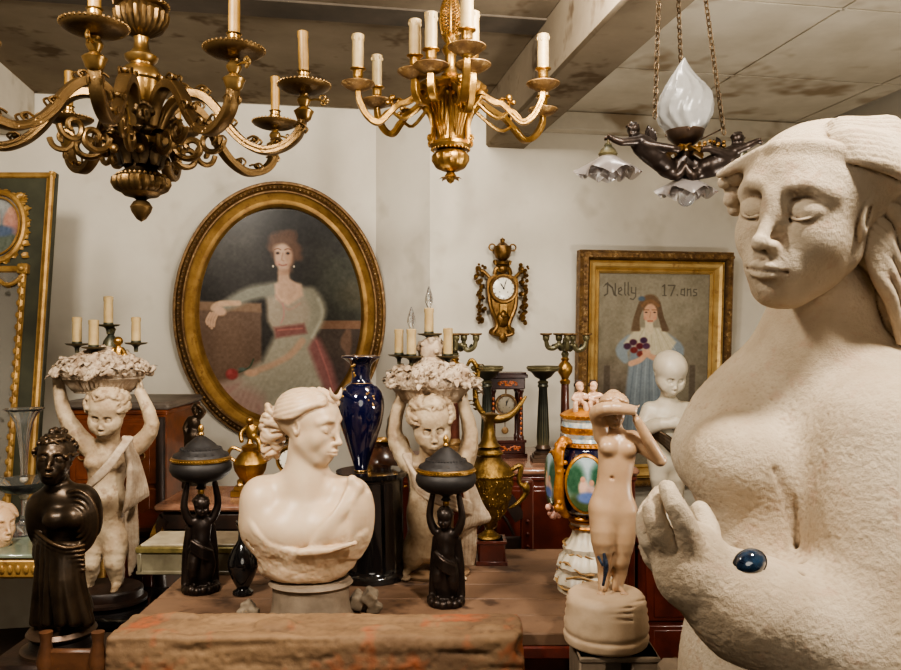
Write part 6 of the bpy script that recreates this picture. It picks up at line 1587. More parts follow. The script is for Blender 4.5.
# ---------------------------------------------------------------- pictures, mirror, furniture
def oval_portrait():
    v = 4.42; uc = u_at(282, v); c = R3(uc, v - .07, 0); Y = c.y; u = U(Y); c.z = CZ + (HZ - 314) * u
    root = thing('oval_portrait', 'large oval painting of a seated woman in a pale dress, in a worn gilt frame', 'painting', c)
    B = T(c) @ RZ(10) @ RX(4) @ SC(u)
    rx, ry = 104, 131
    prof = [(0, 9), (-2, 10), (-3, 4), (-5, -2), (-9, -5), (-12, -3), (-14, 0), (-18, 3), (-22, 2), (-24, 4), (-25, 8)]   # (offset inward, depth)
    m = MB(); n = 120; V = []
    a = np.arange(n) / n * 2 * PI
    for off, d in prof: V.append(np.stack([(rx + off) * np.cos(a), np.full(n, d - 4.), (ry + off) * np.sin(a)], 1))
    Q = []; j = np.arange(n); j2 = (j + 1) % n
    for i in range(len(prof) - 1): Q.append(np.stack([i * n + j, (i + 1) * n + j, (i + 1) * n + j2, i * n + j2], 1))
    m.add(np.concatenate(V), None, B, quads=np.concatenate(Q)); m.build('gilt_frame', M_GILTWOOD, root)
    m = MB(); 
    for i in range(150):
        t = 2 * PI * i / 150; m.ball(((rx - 6) * math.cos(t), -7.5, (ry - 6) * math.sin(t)), (1.5, 1.6, 1.5), B, 6, 4)
    m.tube([((rx - 10.2) * math.cos(t), -8.2, (ry - 10.2) * math.sin(t)) for t in np.arange(0, 2 * PI, .05)], 1.3, 6, B, closed=True, sm=1)
    m.tube([((rx - 1.5) * math.cos(t), -1, (ry - 1.5) * math.sin(t)) for t in np.arange(0, 2 * PI, .05)], 1.8, 6, B, closed=True, sm=1)
    m.build('rubbed_moulding', M_GILTRIM, root)
    w, h = 332, 418                   # canvas at two texels per photo pixel; its corner is photo (199, 206)
    I = Canvas(w, h, (40, 36, 32)); X = lambda x: (x - 199) * 2; Yy = lambda y: (y - 206.5) * 2
    P2 = lambda L: [(X(p[0]), Yy(p[1])) + tuple(p[2:]) for p in L]
    I.blob(X(350), Yy(275), 70, 90, (62, 62, 50), 60); I.blob(X(225), Yy(240), 60, 50, (48, 44, 38), 40); I.blob(X(345), Yy(230), 50, 40, (44, 42, 36), 30); I.blob(X(360), Yy(290), 40, 30, (74, 70, 54), 26)
    I.blob(X(300), Yy(215), 70, 30, (30, 28, 26), 40); I.grain(8, 16, 1)
    I.poly(P2([(190, 302), (262, 306), (262, 420), (190, 420)]), (98, 78, 64), 6); I.poly(P2([(190, 298), (262, 300), (262, 309), (190, 307)]), (122, 98, 78), 5)
    I.poly(P2([(216, 312), (240, 312), (256, 420), (216, 420)]), (112, 90, 74), 20, .6)
    I.poly(P2([(318, 317), (380, 317), (380, 326), (318, 326)]), (124, 92, 70), 3); I.poly(P2([(318, 326), (380, 326), (380, 420), (318, 420)]), (70, 58, 50), 4)
    for bx in (348, 372): I.line(P2([(bx, 328, 6), (bx - 2, 340, 12), (bx, 352, 5), (bx, 380, 9)]), 6, (108, 84, 68), 5)
    I.blob(X(325), Yy(380), 60, 50, (64, 52, 48), 30)
    # dress: skirt, bodice, sleeves
    I.poly(P2([(276, 330), (312, 328), (320, 350), (326, 390), (316, 440), (236, 440), (212, 402), (214, 384), (238, 374), (262, 358)]), (154, 148, 130), 14)
    I.poly(P2([(212, 384), (240, 378), (262, 392), (276, 440), (226, 440), (210, 408)]), (160, 128, 118), 26)
    for q in range(12): I.line(P2([(290 - 3 * q, 348 + 2 * q), (268 - 4 * q, 378 + 2 * q), (250 - 2 * q, 420)]), 2.2, (178, 170, 150) if q % 2 else (140, 132, 116), 7, .3)
    for q in range(9): I.line(P2([(310, 345 + 2 * q), (312 - 3 * q, 380), (300 - 7 * q, 425)]), 2, (172, 166, 146) if q % 2 else (136, 132, 116), 7, .3)
    I.poly(P2([(312, 330), (320, 336), (332, 362), (340, 392), (330, 398), (318, 372), (308, 345)]), (128, 84, 80), 12); I.line(P2([(316, 338), (326, 365), (334, 392)]), 1.8, (168, 106, 100), 3, .7)
    I.poly(P2([(266, 286), (276, 280), (300, 280), (312, 290), (316, 312), (308, 330), (276, 332), (268, 318)]), (160, 148, 130), 10)
    I.line(P2([(274, 286, 14), (250, 291, 14), (228, 302, 10), (218, 306, 6)]), 8, (128, 127, 114), 12); I.line(P2([(216, 305, 6), (222, 301, 6), (240, 300, 5)]), 6, (188, 156, 128), 4)
    I.line(P2([(310, 290, 14), (318, 306, 16), (312, 326, 13), (300, 344, 8)]), 10, (148, 144, 126), 12); I.line(P2([(318, 296), (322, 312), (312, 334)]), 3, (184, 180, 160), 6, .7)
    I.line(P2([(302, 338, 7), (290, 352, 6.5), (272, 362, 6), (256, 368, 6)]), 6, (176, 146, 122), 6); I.blob(X(252), Yy(370), 13, 7, (190, 154, 128), 4)
    I.poly(P2([(274, 324), (304, 320), (307, 330), (276, 335)]), (126, 82, 76), 7); I.line(P2([(278, 327), (302, 325)]), 1.6, (176, 112, 102), 3, .7)
    I.poly(P2([(275, 281), (288, 276), (301, 281), (303, 292), (288, 302), (276, 296)]), (202, 168, 142), 6); I.line(P2([(276, 292), (284, 303), (290, 306), (300, 300)]), 2, (176, 140, 124), 3, .7); I.line(P2([(283, 300), (284, 312), (281, 320)]), 1.4, (182, 128, 122), 2, .8)
    I.line(P2([(284, 262, 11), (284, 276, 12), (287, 286, 20)]), 9, (188, 156, 132), 6); I.blob(X(285), Yy(246), 29, 33, (84, 60, 46), 8); I.blob(X(286), Yy(267.5), 12, 6, (150, 114, 92), 7, 0, .6)
    for (hx, hy, rr_) in ((284, 237, 17), (273, 243, 10), (296, 246, 11), (290, 233, 13), (275, 236, 11), (299, 254, 7)): I.blob(X(hx), Yy(hy), rr_ * 1.12, rr_, (88, 62, 48), 8)
    for q in range(8): I.line(P2([(274 + q * 3, 236), (272 + q * 3.6, 230 + q * .4), (282 + q * 2, 227)]), 1.2, (120, 84, 62), 4, .3)
    I.blob(X(283.5), Yy(253), 17.5, 26, (196, 164, 141), 6); I.line(P2([(272, 246, 6), (277, 239, 6), (286, 236, 7), (295, 244, 6), (297, 254, 5)]), 6, (98, 70, 52), 6); I.blob(X(280), Yy(246), 12, 10, (210, 178, 154), 8, 0, .7); I.blob(X(290), Yy(256), 7, 18, (176, 134, 108), 8, 0, .6); I.blob(X(278), Yy(260), 5, 5, (208, 150, 126), 5, 0, .6)
    for ex in (278, 288): I.blob(X(ex), Yy(250), 4.4, 3.0, (120, 84, 68), 3, 0, .7); I.blob(X(ex), Yy(250), 2.8, 2.0, (44, 30, 28), 1.6); I.line(P2([(ex - 3, 246.5), (ex, 245.4), (ex + 3, 246.5)]), 1, (120, 74, 52), 1.5, .8)
    I.line(P2([(283, 250), (282, 256), (284, 257.5)]), 1.1, (166, 122, 98), 2, .8); I.line(P2([(279.5, 261.3), (283, 262.2), (286.5, 261.3)]), 1.5, (150, 92, 80), 2.4, .8); I.blob(X(283), Yy(270), 8, 3, (170, 130, 104), 5, 0, .5)
    for ex, ey in ((273.5, 263), (294, 263)): I.blob(X(ex), Yy(ey), 1.8, 2.4, (222, 206, 180), 1.5)
    for q in range(4): I.line(P2([(220 - 2.4 * q, 310), (217 - 2.6 * q, 317), (216 - 2.0 * q, 325 - abs(q - 1) * 2)]), 2.4, (184, 150, 124), 2)
    I.blob(X(222), Yy(308), 12, 9, (192, 158, 132), 4, 20)
    I.blob(X(233), Yy(371), 12, 11, (138, 60, 58), 5); I.blob(X(231), Yy(369), 5, 5, (164, 84, 80), 5, 0, .8); I.line(P2([(240, 369), (250, 364), (254, 356)]), 1.5, (60, 74, 54), 2); I.blob(X(243), Yy(366), 7, 3.5, (84, 96, 86), 3)
    I.grain(6, 5, 3); I.build('canvas', root, B @ T(0, 2.5, -0.2), 166, 209, oval=True, gloss=.32)

def girl_portrait():
    v = 4.12; uc = u_at(649, v); c = R3(uc, v - .09, 0); Y = c.y; u = U(Y); W = 168 / 1.0; H = 236
    c.z = CZ + (HZ - 252) * u - H / 2 * u
    root = thing('girl_portrait', 'rectangular gilt-framed painting of a girl in blue holding flowers, titled Nelly 17 ans', 'painting', c)
    B = T(c) @ RZ(10) @ RX(3) @ SC(u * 1.0)
    w, h = W * .96, H
    prof = [(0, 12), (-.5, 0), (2.4, -4), (6.4, -4.5), (9.4, 0), (10.2, 2), (12, -1), (15, 0), (17.4, 3), (18.2, 5), (20, 3), (22, 6)]
    def frame_strip(a, b, mt, nm):
        m = MB(); V = []
        for off, d in prof[a:b]:
            for sx, sz in ((-1, -1), (1, -1), (1, 1), (-1, 1)): V.append((sx * (w / 2 - off), d, sz * (h / 2 - off)))
        Q = [(i * 4 + j, i * 4 + (j + 1) % 4, (i + 1) * 4 + (j + 1) % 4, (i + 1) * 4 + j) for i in range(b - a - 1) for j in range(4)]
        m.add(V, Q, B); 
        if nm == 'carved_moulding':
            rd = random.Random(1)
            for i in range(150):
                t = i / 150 * (2 * w + 2 * h); o = 4.6
                if t < w: x, z = t - w / 2, h / 2 - o
                elif t < w + h: x, z = w / 2 - o, h / 2 - (t - w)
                elif t < 2 * w + h: x, z = w / 2 - (t - w - h), -h / 2 + o
                else: x, z = -w / 2 + o, -h / 2 + (t - 2 * w - h)
                m.ball((x, -3.6, z), (2.2, 1.6, 2.2), B, 6, 4)
        return m.build(nm, mt, root, sharp=25)
    frame_strip(0, 5, M_GILTRIM, 'carved_moulding'); frame_strip(4, len(prof), mat('bright gilding', srgb(214, 184, 124), srgb(190, 154, 94), rough=.36, metal=.5, nscale=12, spots=srgb(168, 130, 80), sscale=18), 'gilt_frame')
    iw, ih = w - 43, h - 43
    I = Canvas(int(iw * 2.5), int(ih * 2.5), (128, 120, 102)); k = 2.5
    # photo pixel -> canvas texel (picture top left at photo 597,273)
    X = lambda x: (x - 597) * k * iw / 118; Yy = lambda y: (y - 273) * k * .97
    P2 = lambda L: [(X(p[0]), Yy(p[1])) + tuple(p[2:]) for p in L]
    I.blob(X(650), Yy(300), 160, 120, (138, 130, 112), 90); I.blob(X(700), Yy(380), 90, 110, (116, 108, 92), 80); I.blob(X(610), Yy(400), 90, 90, (110, 100, 86), 70); I.grain(7, 20, 5)
    for bx in (607, 698): I.poly(P2([(bx - 3, 368), (bx + 3, 368), (bx + 4, 440), (bx - 4, 440)]), (86, 76, 66), 4, .8)
    I.poly(P2([(632, 345), (668, 345), (676, 380), (684, 450), (622, 450), (628, 385)]), (122, 132, 138), 8)
    for q in range(9): I.line(P2([(636 + 4 * q, 362), (632 + 5 * q, 400), (628 + 6.4 * q, 450)]), 1.6, (150, 158, 160) if q % 2 else (100, 108, 114), 3, .6)
    I.line(P2([(630, 342, 14), (622, 352, 16), (626, 362, 9)]), 12, (132, 142, 146), 6); I.line(P2([(670, 340, 12), (682, 352, 16), (680, 364, 9)]), 12, (126, 136, 142), 6)
    I.poly(P2([(637, 329), (664, 329), (680, 344), (672, 356), (656, 358), (640, 350), (624, 345)]), (188, 178, 152), 6)
    for q in range(10): I.line(P2([(645 + 2 * q, 330), (634 + 5 * q, 352)]), 1, (204, 196, 172) if q % 2 else (160, 150, 128), 2, .5)
    I.line(P2([(650, 322, 10), (651, 332, 11)]), 10, (196, 182, 154), 4)
    for q in range(7): I.line(P2([(641 + q * .5, 304, 5), (638 - q * .2, 318, 5), (640 - q * 1.2, 331, 3)]), 4, (102, 84, 66), 6); I.line(P2([(660 - q * .5, 304, 5), (663, 318, 5), (665 + q * .9, 331, 3)]), 4, (96, 78, 62), 6)
    I.blob(X(651), Yy(304), 25, 23, (108, 86, 66), 6); I.blob(X(642), Yy(299), 9, 6, (84, 98, 112), 4)
    I.blob(X(651.5), Yy(314), 18, 24, (194, 152, 124), 4); I.line(P2([(643, 306), (651, 301), (660, 306)]), 4, (124, 94, 68), 4)
    for ex in (647, 656): I.blob(X(ex), Yy(313), 3.4, 1.8, (74, 56, 48), 2); I.line(P2([(ex - 3, 310.5), (ex + 3, 310.5)]), .9, (120, 88, 66), 1.5, sm=1)
    I.line(P2([(651.6, 313), (651, 318)]), 1.4, (166, 120, 96), 2, .8, sm=1); I.line(P2([(649, 322), (654, 322)]), 1.4, (158, 84, 72), 1.5, sm=1); I.blob(X(646), Yy(319), 4, 4, (200, 134, 112), 4, 0, .6); I.blob(X(657), Yy(319), 4, 4, (200, 134, 112), 4, 0, .6)
    for (fx, fy, fc) in ((634, 344, (74, 44, 60)), (641, 348, (94, 40, 46)), (635, 352, (110, 48, 46)), (645, 342, (66, 44, 66)), (628, 348, (72, 46, 62)), (642, 356, (116, 54, 48)), (648, 348, (82, 54, 74))): I.blob(X(fx), Yy(fy), 10, 8, fc, 4)
    I.line(P2([(672, 362, 8), (656, 360, 7), (646, 354, 6)]), 7, (192, 150, 122), 4); I.line(P2([(632, 366, 7), (642, 362, 7), (650, 354, 6)]), 7, (198, 156, 128), 4)
    # lettering: Nelly ... 17 ans, blackletter strokes in dark grey
    ink = (84, 78, 68)
    def st(pts, r=1.5, a=.85): I.line([(X(x), Yy(y)) for x, y in pts], r, ink, 1.6, a, sm=1)
    st([(604, 285), (606, 283), (606, 294), (603, 296)], 1.8); st([(606, 284), (611, 288), (613, 295), (615, 296)], 2); st([(614, 284), (614, 295)], 1.8); st([(602, 287), (604, 284)], 1)
    st([(618, 292), (621, 290), (620, 287.5), (617.5, 289), (617.5, 294), (621, 295.5)]); st([(624, 282.5), (624, 294), (625, 295.5)]); st([(627.5, 282.5), (627.5, 294), (628.5, 295.5)])
    st([(631, 287.5), (631, 293), (635, 293.5)]); st([(635.5, 287.5), (635.5, 297), (633, 300), (630, 299)])
    st([(664, 286), (666, 284.5), (666, 295)], 1.8); st([(664, 295.5), (668, 295.5)], 1.2); st([(670, 285), (677, 285), (673, 295.5)], 1.8); st([(679.5, 294.5), (680, 295)], 1.6)
    st([(687, 289), (684, 289), (683.5, 294), (687, 295)]); st([(687.5, 288), (687.5, 295.5)]); st([(690.5, 288.5), (690.5, 295.5)]); st([(690.5, 289.5), (694, 288.5), (694.5, 295.5)]); st([(700.5, 289), (697.5, 289), (697.5, 291.5), (700.5, 292.5), (700.5, 295), (697, 295.5)])
    I.grain(5, 5, 9); I.build('canvas', root, B @ T(0, 7, 0), iw, ih, gloss=.25)

def trumeau():
    # a tall mirror leaning back against the wall; the photo cuts it at its left
    Yb, Yt = 3.24, 3.46; zb = .52; ztp = P(0, 172, Yt).z
    Ht = math.hypot(Yt - Yb, ztp - zb); lean = math.degrees(math.atan2(Yt - Yb, ztp - zb))
    Xr = P(56, 172, Yt).x; W = .46
    root = thing('trumeau_mirror', 'tall dark green and gilt mirror with a painted oval, leaning at the left edge', 'mirror', (Xr - W / 2, Yb, zb))
    B = T(Xr - W / 2, Yb, zb) @ RX(-lean)            # local x across, z up along the panel, -y out
    k = U(3.3)
    b = MB(); b.box((0, .015, Ht / 2), (W, .03, Ht), B, .003); b.build('panel', M_GREYGREEN, root)
    m = MB()
    for x in (-W / 2 + .015, W / 2 - .015): m.tube([(x, -.002, 0), (x, -.002, Ht)], .013, 8, B, sm=1); m.tube([(x - .018 * (1 if x > 0 else -1), -.001, .02), (x - .018 * (1 if x > 0 else -1), -.001, Ht - .02)], .005, 6, B, sm=1)
    for z in (.015, Ht - .015): m.tube([(-W / 2, -.002, z), (W / 2, -.002, z)], .013, 8, B, sm=1)
    m.build('outer_moulding', M_GILTWOOD, root)
    xr = W / 2 - .105; zt = Ht - .43
    g = MB(); g.box((0, -.004, zt / 2 + .04), (2 * xr, .008, zt - .10), B, .001); g.build('mirror_glass', M_MIRROR, root)
    m = MB()
    for x in (-xr, xr):
        m.tube([(x, -.008, .06), (x, -.008, zt)], .013, 8, B, sm=1)
        for i in range(46): m.ball((x + .008 * (-1) ** i, -.020, .08 + i * (zt - .1) / 46), (.008, .006, .014), B, 7, 5)
    m.tube([(-xr, -.008, zt), (xr, -.008, zt)], .015, 8, B, sm=1); m.beads((0, 0, 0), 0, 0, 0)
    for x in (-xr, xr): m.box((x, -.012, zt), (.045, .03, .045), B, .005); m.ball((x, -.03, zt), .014, B)
    m.tube([(xr * 1., -.02, zt - .03), (xr * .8, -.024, zt - .06), (xr * .5, -.024, zt - .07), (xr * .2, -.024, zt - .045), (0, -.024, zt - .02)], .009, 7, B, sm=4)
    for i in range(9): m.leaf(.035, .022, B @ T(xr * .95 - .05 * i, -.02, zt - .06) @ RY(180 + 25 * (i % 3 - 1)) @ RX(10), .6)
    m.build('inner_moulding', M_GILTWOOD, root)
    zc = Ht - .245; xc = -.0
    R_ = .115
    m = MB(); m.torus((xc, -.012, zc), R_, .014, B, 56, 8, RX(90), 1.0, 1.3); m.torus((xc, -.02, zc), R_ - .018, .005, B, 56, 6, RX(90), 1.0, 1.3)
    for i in range(40):
        a = 2 * PI * i / 40; m.leaf(.032, .02, B @ T(xc + R_ * 1.0 * math.cos(a), -.012, zc + R_ * 1.3 * math.sin(a)) @ RY(90 - math.degrees(a) + (25 if i % 2 else -25)), .5)
    for sx in (-1, 1):
        for i in range(5): m.leaf(.07 - .006 * i, .036, B @ T(xc + sx * .085, -.012, zc + .12) @ RY(sx * (5 + 24 * i)), .6)
        for i in range(5): m.leaf(.045, .028, B @ T(xc + sx * (.115), -.012, zc - .13 + .05 * i) @ RY(sx * (70 - 10 * i)), .6)
    m.build('gilt_wreath', M_GILTWOOD, root)
    I = Canvas(160, 200, (120, 126, 128)); I.blob(80, 20, 90, 40, (150, 150, 146), 30); I.blob(80, 140, 90, 40, (92, 98, 86), 30); I.blob(120, 80, 26, 34, (176, 132, 116), 10); I.blob(116, 52, 11, 12, (190, 146, 124), 4); I.blob(126, 104, 30, 14, (168, 122, 110), 8, 30); I.blob(62, 84, 22, 38, (186, 140, 122), 10); I.blob(60, 46, 12, 13, (192, 150, 128), 4); I.blob(90, 112, 40, 16, (84, 96, 116), 10); I.grain(9, 7, 2)
    I.build('painted_oval', root, B @ T(xc, -.006, zc), R_ * 2.0, R_ * 2.6, oval=True, gloss=.3)

def box_cabinet(name, label, cat, x0, x1, y0, y1, z0, z1, body, top=None, tz=.03, rot=0, drawers=0, handles=M_GILTRIM, legs=None, over=.015):
    c = ((x0 + x1) / 2, (y0 + y1) / 2, z0); root = thing(name, label, cat, c); B = T(c) @ RZ(rot); w, d, h = x1 - x0, y1 - y0, z1 - z0
    m = MB(); m.box((0, 0, (h - tz) / 2), (w, d, h - tz), B, .006)
    m.box((0, 0, .02), (w + .01, d + .01, .04), B, .006); m.box((0, 0, h - tz - .012), (w + .012, d + .012, .02), B, .005); m.build('carcass', body, root)
    m = MB(); m.box((0, 0, h - tz / 2), (w + 2 * over, d + 2 * over, tz), B, tz * .35); m.build('top', top or body, root)
    for i in range(drawers):
        zz = h - tz - .03; dh = (zz - .07) / drawers; z = zz - dh * (i + .5)
        m = MB(); m.box((0, -d / 2 - .004, z), (w - .06, .014, dh - .016), B, .004); m.box((0, -d / 2 - .010, z), (w - .12, .008, dh - .05), B, .003); o = m.build('drawer', body, root)
        m = MB()
        for sx in (-.28, .28): m.ball((sx * w, -d / 2 - .022, z), .011, B); m.torus((sx * w, -d / 2 - .026, z - .014), .016, .003, B, 16, 5, RX(90))
        m.build('handle', handles, o)
    return root
def furniture():
    # main table, its near edge painted red
    root = thing('display_table', 'large scuffed brown table with red front edge, carrying the alabaster bust', 'table', (.0, 2.25, 0))
    x0, x1, y0, y1 = -.785, .46, 1.875, 2.62
    m = MB(); rd = random.Random(4)
    n = 6
    for i in range(n):
        a = y0 + (y1 - y0) * i / n; b = y0 + (y1 - y0) * (i + 1) / n
        m.box(((x0 + x1) / 2, (a + b) / 2, .785), (x1 - x0 - rd.uniform(0, .01), b - a - .0015, .030), None, .003)
    m.build('tabletop', M_TABLE, root)
    m = MB(); m.box(((x0 + x1) / 2, y0 + .004, .756), (x1 - x0, .02, .030), None, .004); m.build('red_edge', mat('worn red paint', srgb(120, 44, 26), srgb(84, 34, 22), rough=.6, nscale=20, bump=.3), root)
    m = MB(); m.box(((x0 + x1) / 2, y0 + .03, .69), (x1 - x0 - .1, .025, .10)); m.build('apron', M_REDWOOD, root); m = MB(); m.box(((x0 + x1) / 2, y1 - .03, .69), (x1 - x0 - .1, .025, .10)); m.build('apron', M_REDWOOD, root)
    for sx in (x0 + .08, x1 - .08):
        for sy in (y0 + .06, y1 - .06):
            m = MB(); m.lathe([(.02, 0), (.03, .02), (.022, .08), (.03, .3), (.036, .55), (.026, .60), (.036, .64), (.036, .77)], 18, T(sx, sy, 0)); m.build('leg', M_REDWOOD, root)
    # rough timber in front
    root = thing('timber_beam', 'rough old timber with chipped paint lying along the front of the brown table', 'timber', (-.3, 1.78, .74))
    S = Sculpt(.004); S.box((-.29, 1.785, .79), (.90, .15, .13), .012, 0)
    for j in range(16): 
        x = -.72 + .058 * j; z = .79 + rd.uniform(-.05, .06)
        S.chain([(x, 1.709, z), (x + rd.uniform(.04, .1), 1.709, z + rd.uniform(-.006, .006)), (x + rd.uniform(.1, .2), 1.710, z + rd.uniform(-.012, .012))], [.001, rd.uniform(.003, .006), .001], .008, cut=True)
    for j in range(9): S.chain([(-.72 + .1 * j, 1.72 + .014 * j, .857), (-.62 + .1 * j, 1.722 + .014 * j, .857)], .003, .006, cut=True)
    for j in range(10): S.ell((-.63 + .08 * j, 1.78 + rd.uniform(-.05, .05), .858), (rd.uniform(.03, .08), rd.uniform(.01, .03), .008), .01, cut=bool(j % 3))
    S.ell((.165, 1.72, .83), (.025, .03, .03), .01, cut=True)
    S.build('timber', M_TIMBER, root, disp=lambda V, N: .003 * vnoise(V * np.array([8, 40, 60]), 3) + .0015 * vnoise(V * 90, 5))
    for x in (-.62, .05): m = MB(); m.box((x, 1.79, .37), (.07, .10, .74), None, .006); m.build('trestle_post', M_DARKWOOD, root)
    m = MB(); pc = [srgb(150, 74, 44), srgb(176, 122, 60), srgb(110, 60, 40)]
    M_CH = mat('orange paint remnant', srgb(138, 74, 44), srgb(110, 78, 48), rough=.7, nscale=30, bump=.4)
    M_RUB = mat('plaster crumb', srgb(128, 114, 96), srgb(90, 78, 62), rough=.9, nscale=30, bump=.5)
    for (px, py, Y, r, nm, lb) in ((364, 606, 2.03, .030, 'stone_chunk', 'broken grey stone lump right of the stone socle'), (250, 612, 1.99, .022, 'stone_chunk', 'dark broken stone lump left of the stone socle')):
        S = Sculpt(.003); q = P(px, 0, Y); q.z = .80 + r * .8; rr = random.Random(px)
        for j in range(7): S.box(tuple(q + Vector((rr.uniform(-1, 1) * r * .9, rr.uniform(-1, 1) * r * .5, rr.uniform(-.6, .5) * r))), (r * 1.1, r, r * 1.1), .004, .006, Matrix.Rotation(rr.uniform(-1, 1), 3, 'Y'))
        S.box((q.x, q.y, .80 - .05), (.2, .2, .10), 0, 0, cut=True)
        o = S.build(nm, M_RUB, None, loc=(q.x, q.y, .8), disp=lambda V, N: .002 * vnoise(V * 60, 3)); tag(o, lb, 'rubble')
    # onyx casket
    z = .80; x0, x1 = P(137, 0, 2.33).x, P(238, 0, 2.33).x
    root = thing('onyx_casket', 'low grey-green casket with a cream stone top and gilt rim, behind the left burner', 'box', ((x0 + x1) / 2, 2.42, z))
    B = T((x0 + x1) / 2, 2.42, z); w = x1 - x0
    m = MB(); m.box((0, 0, .034), (w, .17, .06), B, .004); m.box((0, 0, .006), (w + .01, .18, .012), B, .003); m.build('body', M_ONYX, root)
    m = MB(); m.box((0, 0, .072), (w + .012, .182, .018), B, .003); m.build('rim', mat('greenish gilt', srgb(150, 134, 84), srgb(110, 100, 60), rough=.4, metal=.5, nscale=30), root)
    m = MB(); m.box((0, 0, .084), (w - .012, .160, .008), B, .002); m.build('stone_top', mat('cream stone', srgb(196, 184, 158), srgb(160, 146, 120), rough=.3, nscale=20), root)
    for sx in (-1, 1):
        m = MB(); m.box((sx * (w / 2 - .006), -.084, .036), (.014, .014, .056), B, .003); m.build('corner_pilaster', M_ONYX, root)
    # commode with clocks on top
    xL, xR = P(452, 0, 3.2).x, P(632, 0, 3.2).x
    box_cabinet('commode', 'red-brown commode with a rouge marble top carrying the portico clock', 'commode', xL, xR, 3.14, 3.72, 0, .98, M_REDWOOD, M_ROUGE, .032, 0, 3)
    box_cabinet('sideboard', 'low dark sideboard under the white marble child', 'sideboard', P(638, 0, 3.2).x, P(800, 0, 3.2).x, 3.2, 3.70, 0, .689, M_REDWOOD, None, .03, 0, 2)
    # carved dark chairs/panels in front of the commode
    root = thing('carved_chair', 'dark red carved chair back with studded posts in front of the commode', 'chair', (.15, 2.9, 0))
    for x in (P(527, 0, 2.88).x, P(471, 0, 2.88).x):
        m = MB(); h_ = .98 if x > .15 else .84; m.box((x, 2.88, h_ / 2), (.045, .045, h_), None, .006)
        for i in range(14): m.ball((x, 2.855, .25 + i * .045), .007, None, 8, 5)
        m.build('post', M_REDWOOD, root)
    m = MB(); m.tube([(P(471, 0, 2.88).x, 2.88, .86), (P(485, 0, 2.88).x, 2.88, .93), (P(505, 0, 2.88).x, 2.88, .92), (P(520, 0, 2.88).x, 2.88, .84)], .022, 8, None, 'box', sm=4)
    m.tube([(P(478, 0, 2.88).x, 2.88, .80), (P(490, 0, 2.88).x, 2.88, .86), (P(503, 0, 2.88).x, 2.88, .85), (P(514, 0, 2.88).x, 2.88, .78)], .006, 8, None, sm=4); m.box((.15, 2.88, .60), (.22, .02, .35), None, .004); m.build('back_panel', M_DARKWOOD, root)
    m = MB(); m.box((.17, 2.72, .45), (.24, .27, .05), None, .012); m.build('seat', M_REDWOOD, root)
    for x in (.08, .26): m = MB(); m.lathe([(.014, 0), (.02, .1), (.016, .3), (.024, .43)], 14, T(x, 2.62, 0)); m.build('leg', M_REDWOOD, root)
    # orange veneered cabinet at the left
    xL, xR = P(62, 0, 3.2).x, P(166, 0, 3.2).x; zt = P(0, 402, 3.2).z
    root = box_cabinet('veneered_cabinet', 'orange veneered cabinet with a grey moulded top behind the left putto', 'cabinet', xL, xR, 3.2, 3.62, 0, zt, M_ORANGEWOOD, mat('grey moulding', srgb(110, 98, 86), srgb(84, 74, 66), rough=.5), .03, 0, 4)
    for x in (xL + .02, xR - .02): m = MB(); m.lathe([(.018, .1), (.018, zt - .06)], 14, T(x, 3.195, 0)); m.build('edge_column', M_DARKWOOD, root)
    # dark shelf/stand under the left putto
    xL, xR = P(68, 0, 2.3).x, P(147, 0, 2.3).x; zt = P(104, 602, 2.42).z
    root = thing('plant_stand', 'black lacquered stand carrying the left putto candelabrum', 'stand', ((xL + xR) / 2, 2.42, 0))
    m = MB(); m.box(((xL + xR) / 2, 2.42, zt - .015), (xR - xL, .30, .03), None, .008); m.build('top', M_BLACKMARBLE, root)
    for x in (xL + .03, xR - .03):
        for y in (2.30, 2.54): m = MB(); m.tube([(x, y, zt - .03), (x + .015 * (1 if x > -.95 else -1), y, zt * .6), (x, y, zt * .3), (x + .02 * (1 if x > -.95 else -1), y, 0)], [.02, .024, .016, .02], 10, sm=4); m.build('leg', M_BLACKMARBLE, root)
    m = MB(); m.box(((xL + xR) / 2, 2.42, zt - .09), (xR - xL - .06, .24, .10), None, .01); m.build('apron', M_BLACKMARBLE, root)
    # carved stool carrying the bronze bust
    c = P(62, 648, 1.92); zt = c.z
    root = thing('carved_stool', 'dark carved wooden stool under the bronze bust', 'stool', (c.x, c.y, 0))
    m = MB(); m.box((c.x, c.y, zt - .015), (.26, .22, .03), None, .008); m.box((c.x, c.y, zt - .06), (.22, .18, .06), None, .006); m.build('top', M_DARKWOOD, root)
    for sx in (-1, 1):
        for sy in (-1, 1): m = MB(); m.lathe([(.016, 0), (.024, .03), (.014, .1), (.026, .25), (.016, .42), (.026, .55), (.018, .62), (.024, zt - .09)], 16, T(c.x + sx * .095, c.y + sy * .075, 0)); m.build('leg', M_DARKWOOD, root)
    # chair posts beside it, seen at the very bottom left
    root = thing('turned_chair', 'worn brown chair with turned back posts at the bottom left corner', 'chair', (-.80, 1.75, 0))
    for px in (98, 46):
        x = P(px, 0, 1.72).x; m = MB(); m.lathe([(.014, 0), (.018, .3), (.014, .5), (.018, .70), (.012, .76), (.02, .80), (.011, .84), (.014, .862)], 16, T(x, 1.72, 0)); m.build('post', M_ORANGEDARK, root)
    xa, xb = P(46, 0, 1.72).x, P(98, 0, 1.72).x
    m = MB(); m.box(((xa + xb) / 2, 1.72, .80), (xb - xa, .016, .05), None, .005); m.build('back_rail', M_ORANGEDARK, root); m = MB(); m.box(((xa + xb) / 2, 1.72, .68), (xb - xa, .016, .03), None, .004); m.build('back_rail', M_ORANGEDARK, root)
    m = MB(); m.box(((xa + xb) / 2, 1.58, .44), (xb - xa + .03, .30, .04), None, .01); m.build('seat', M_ORANGEDARK, root)
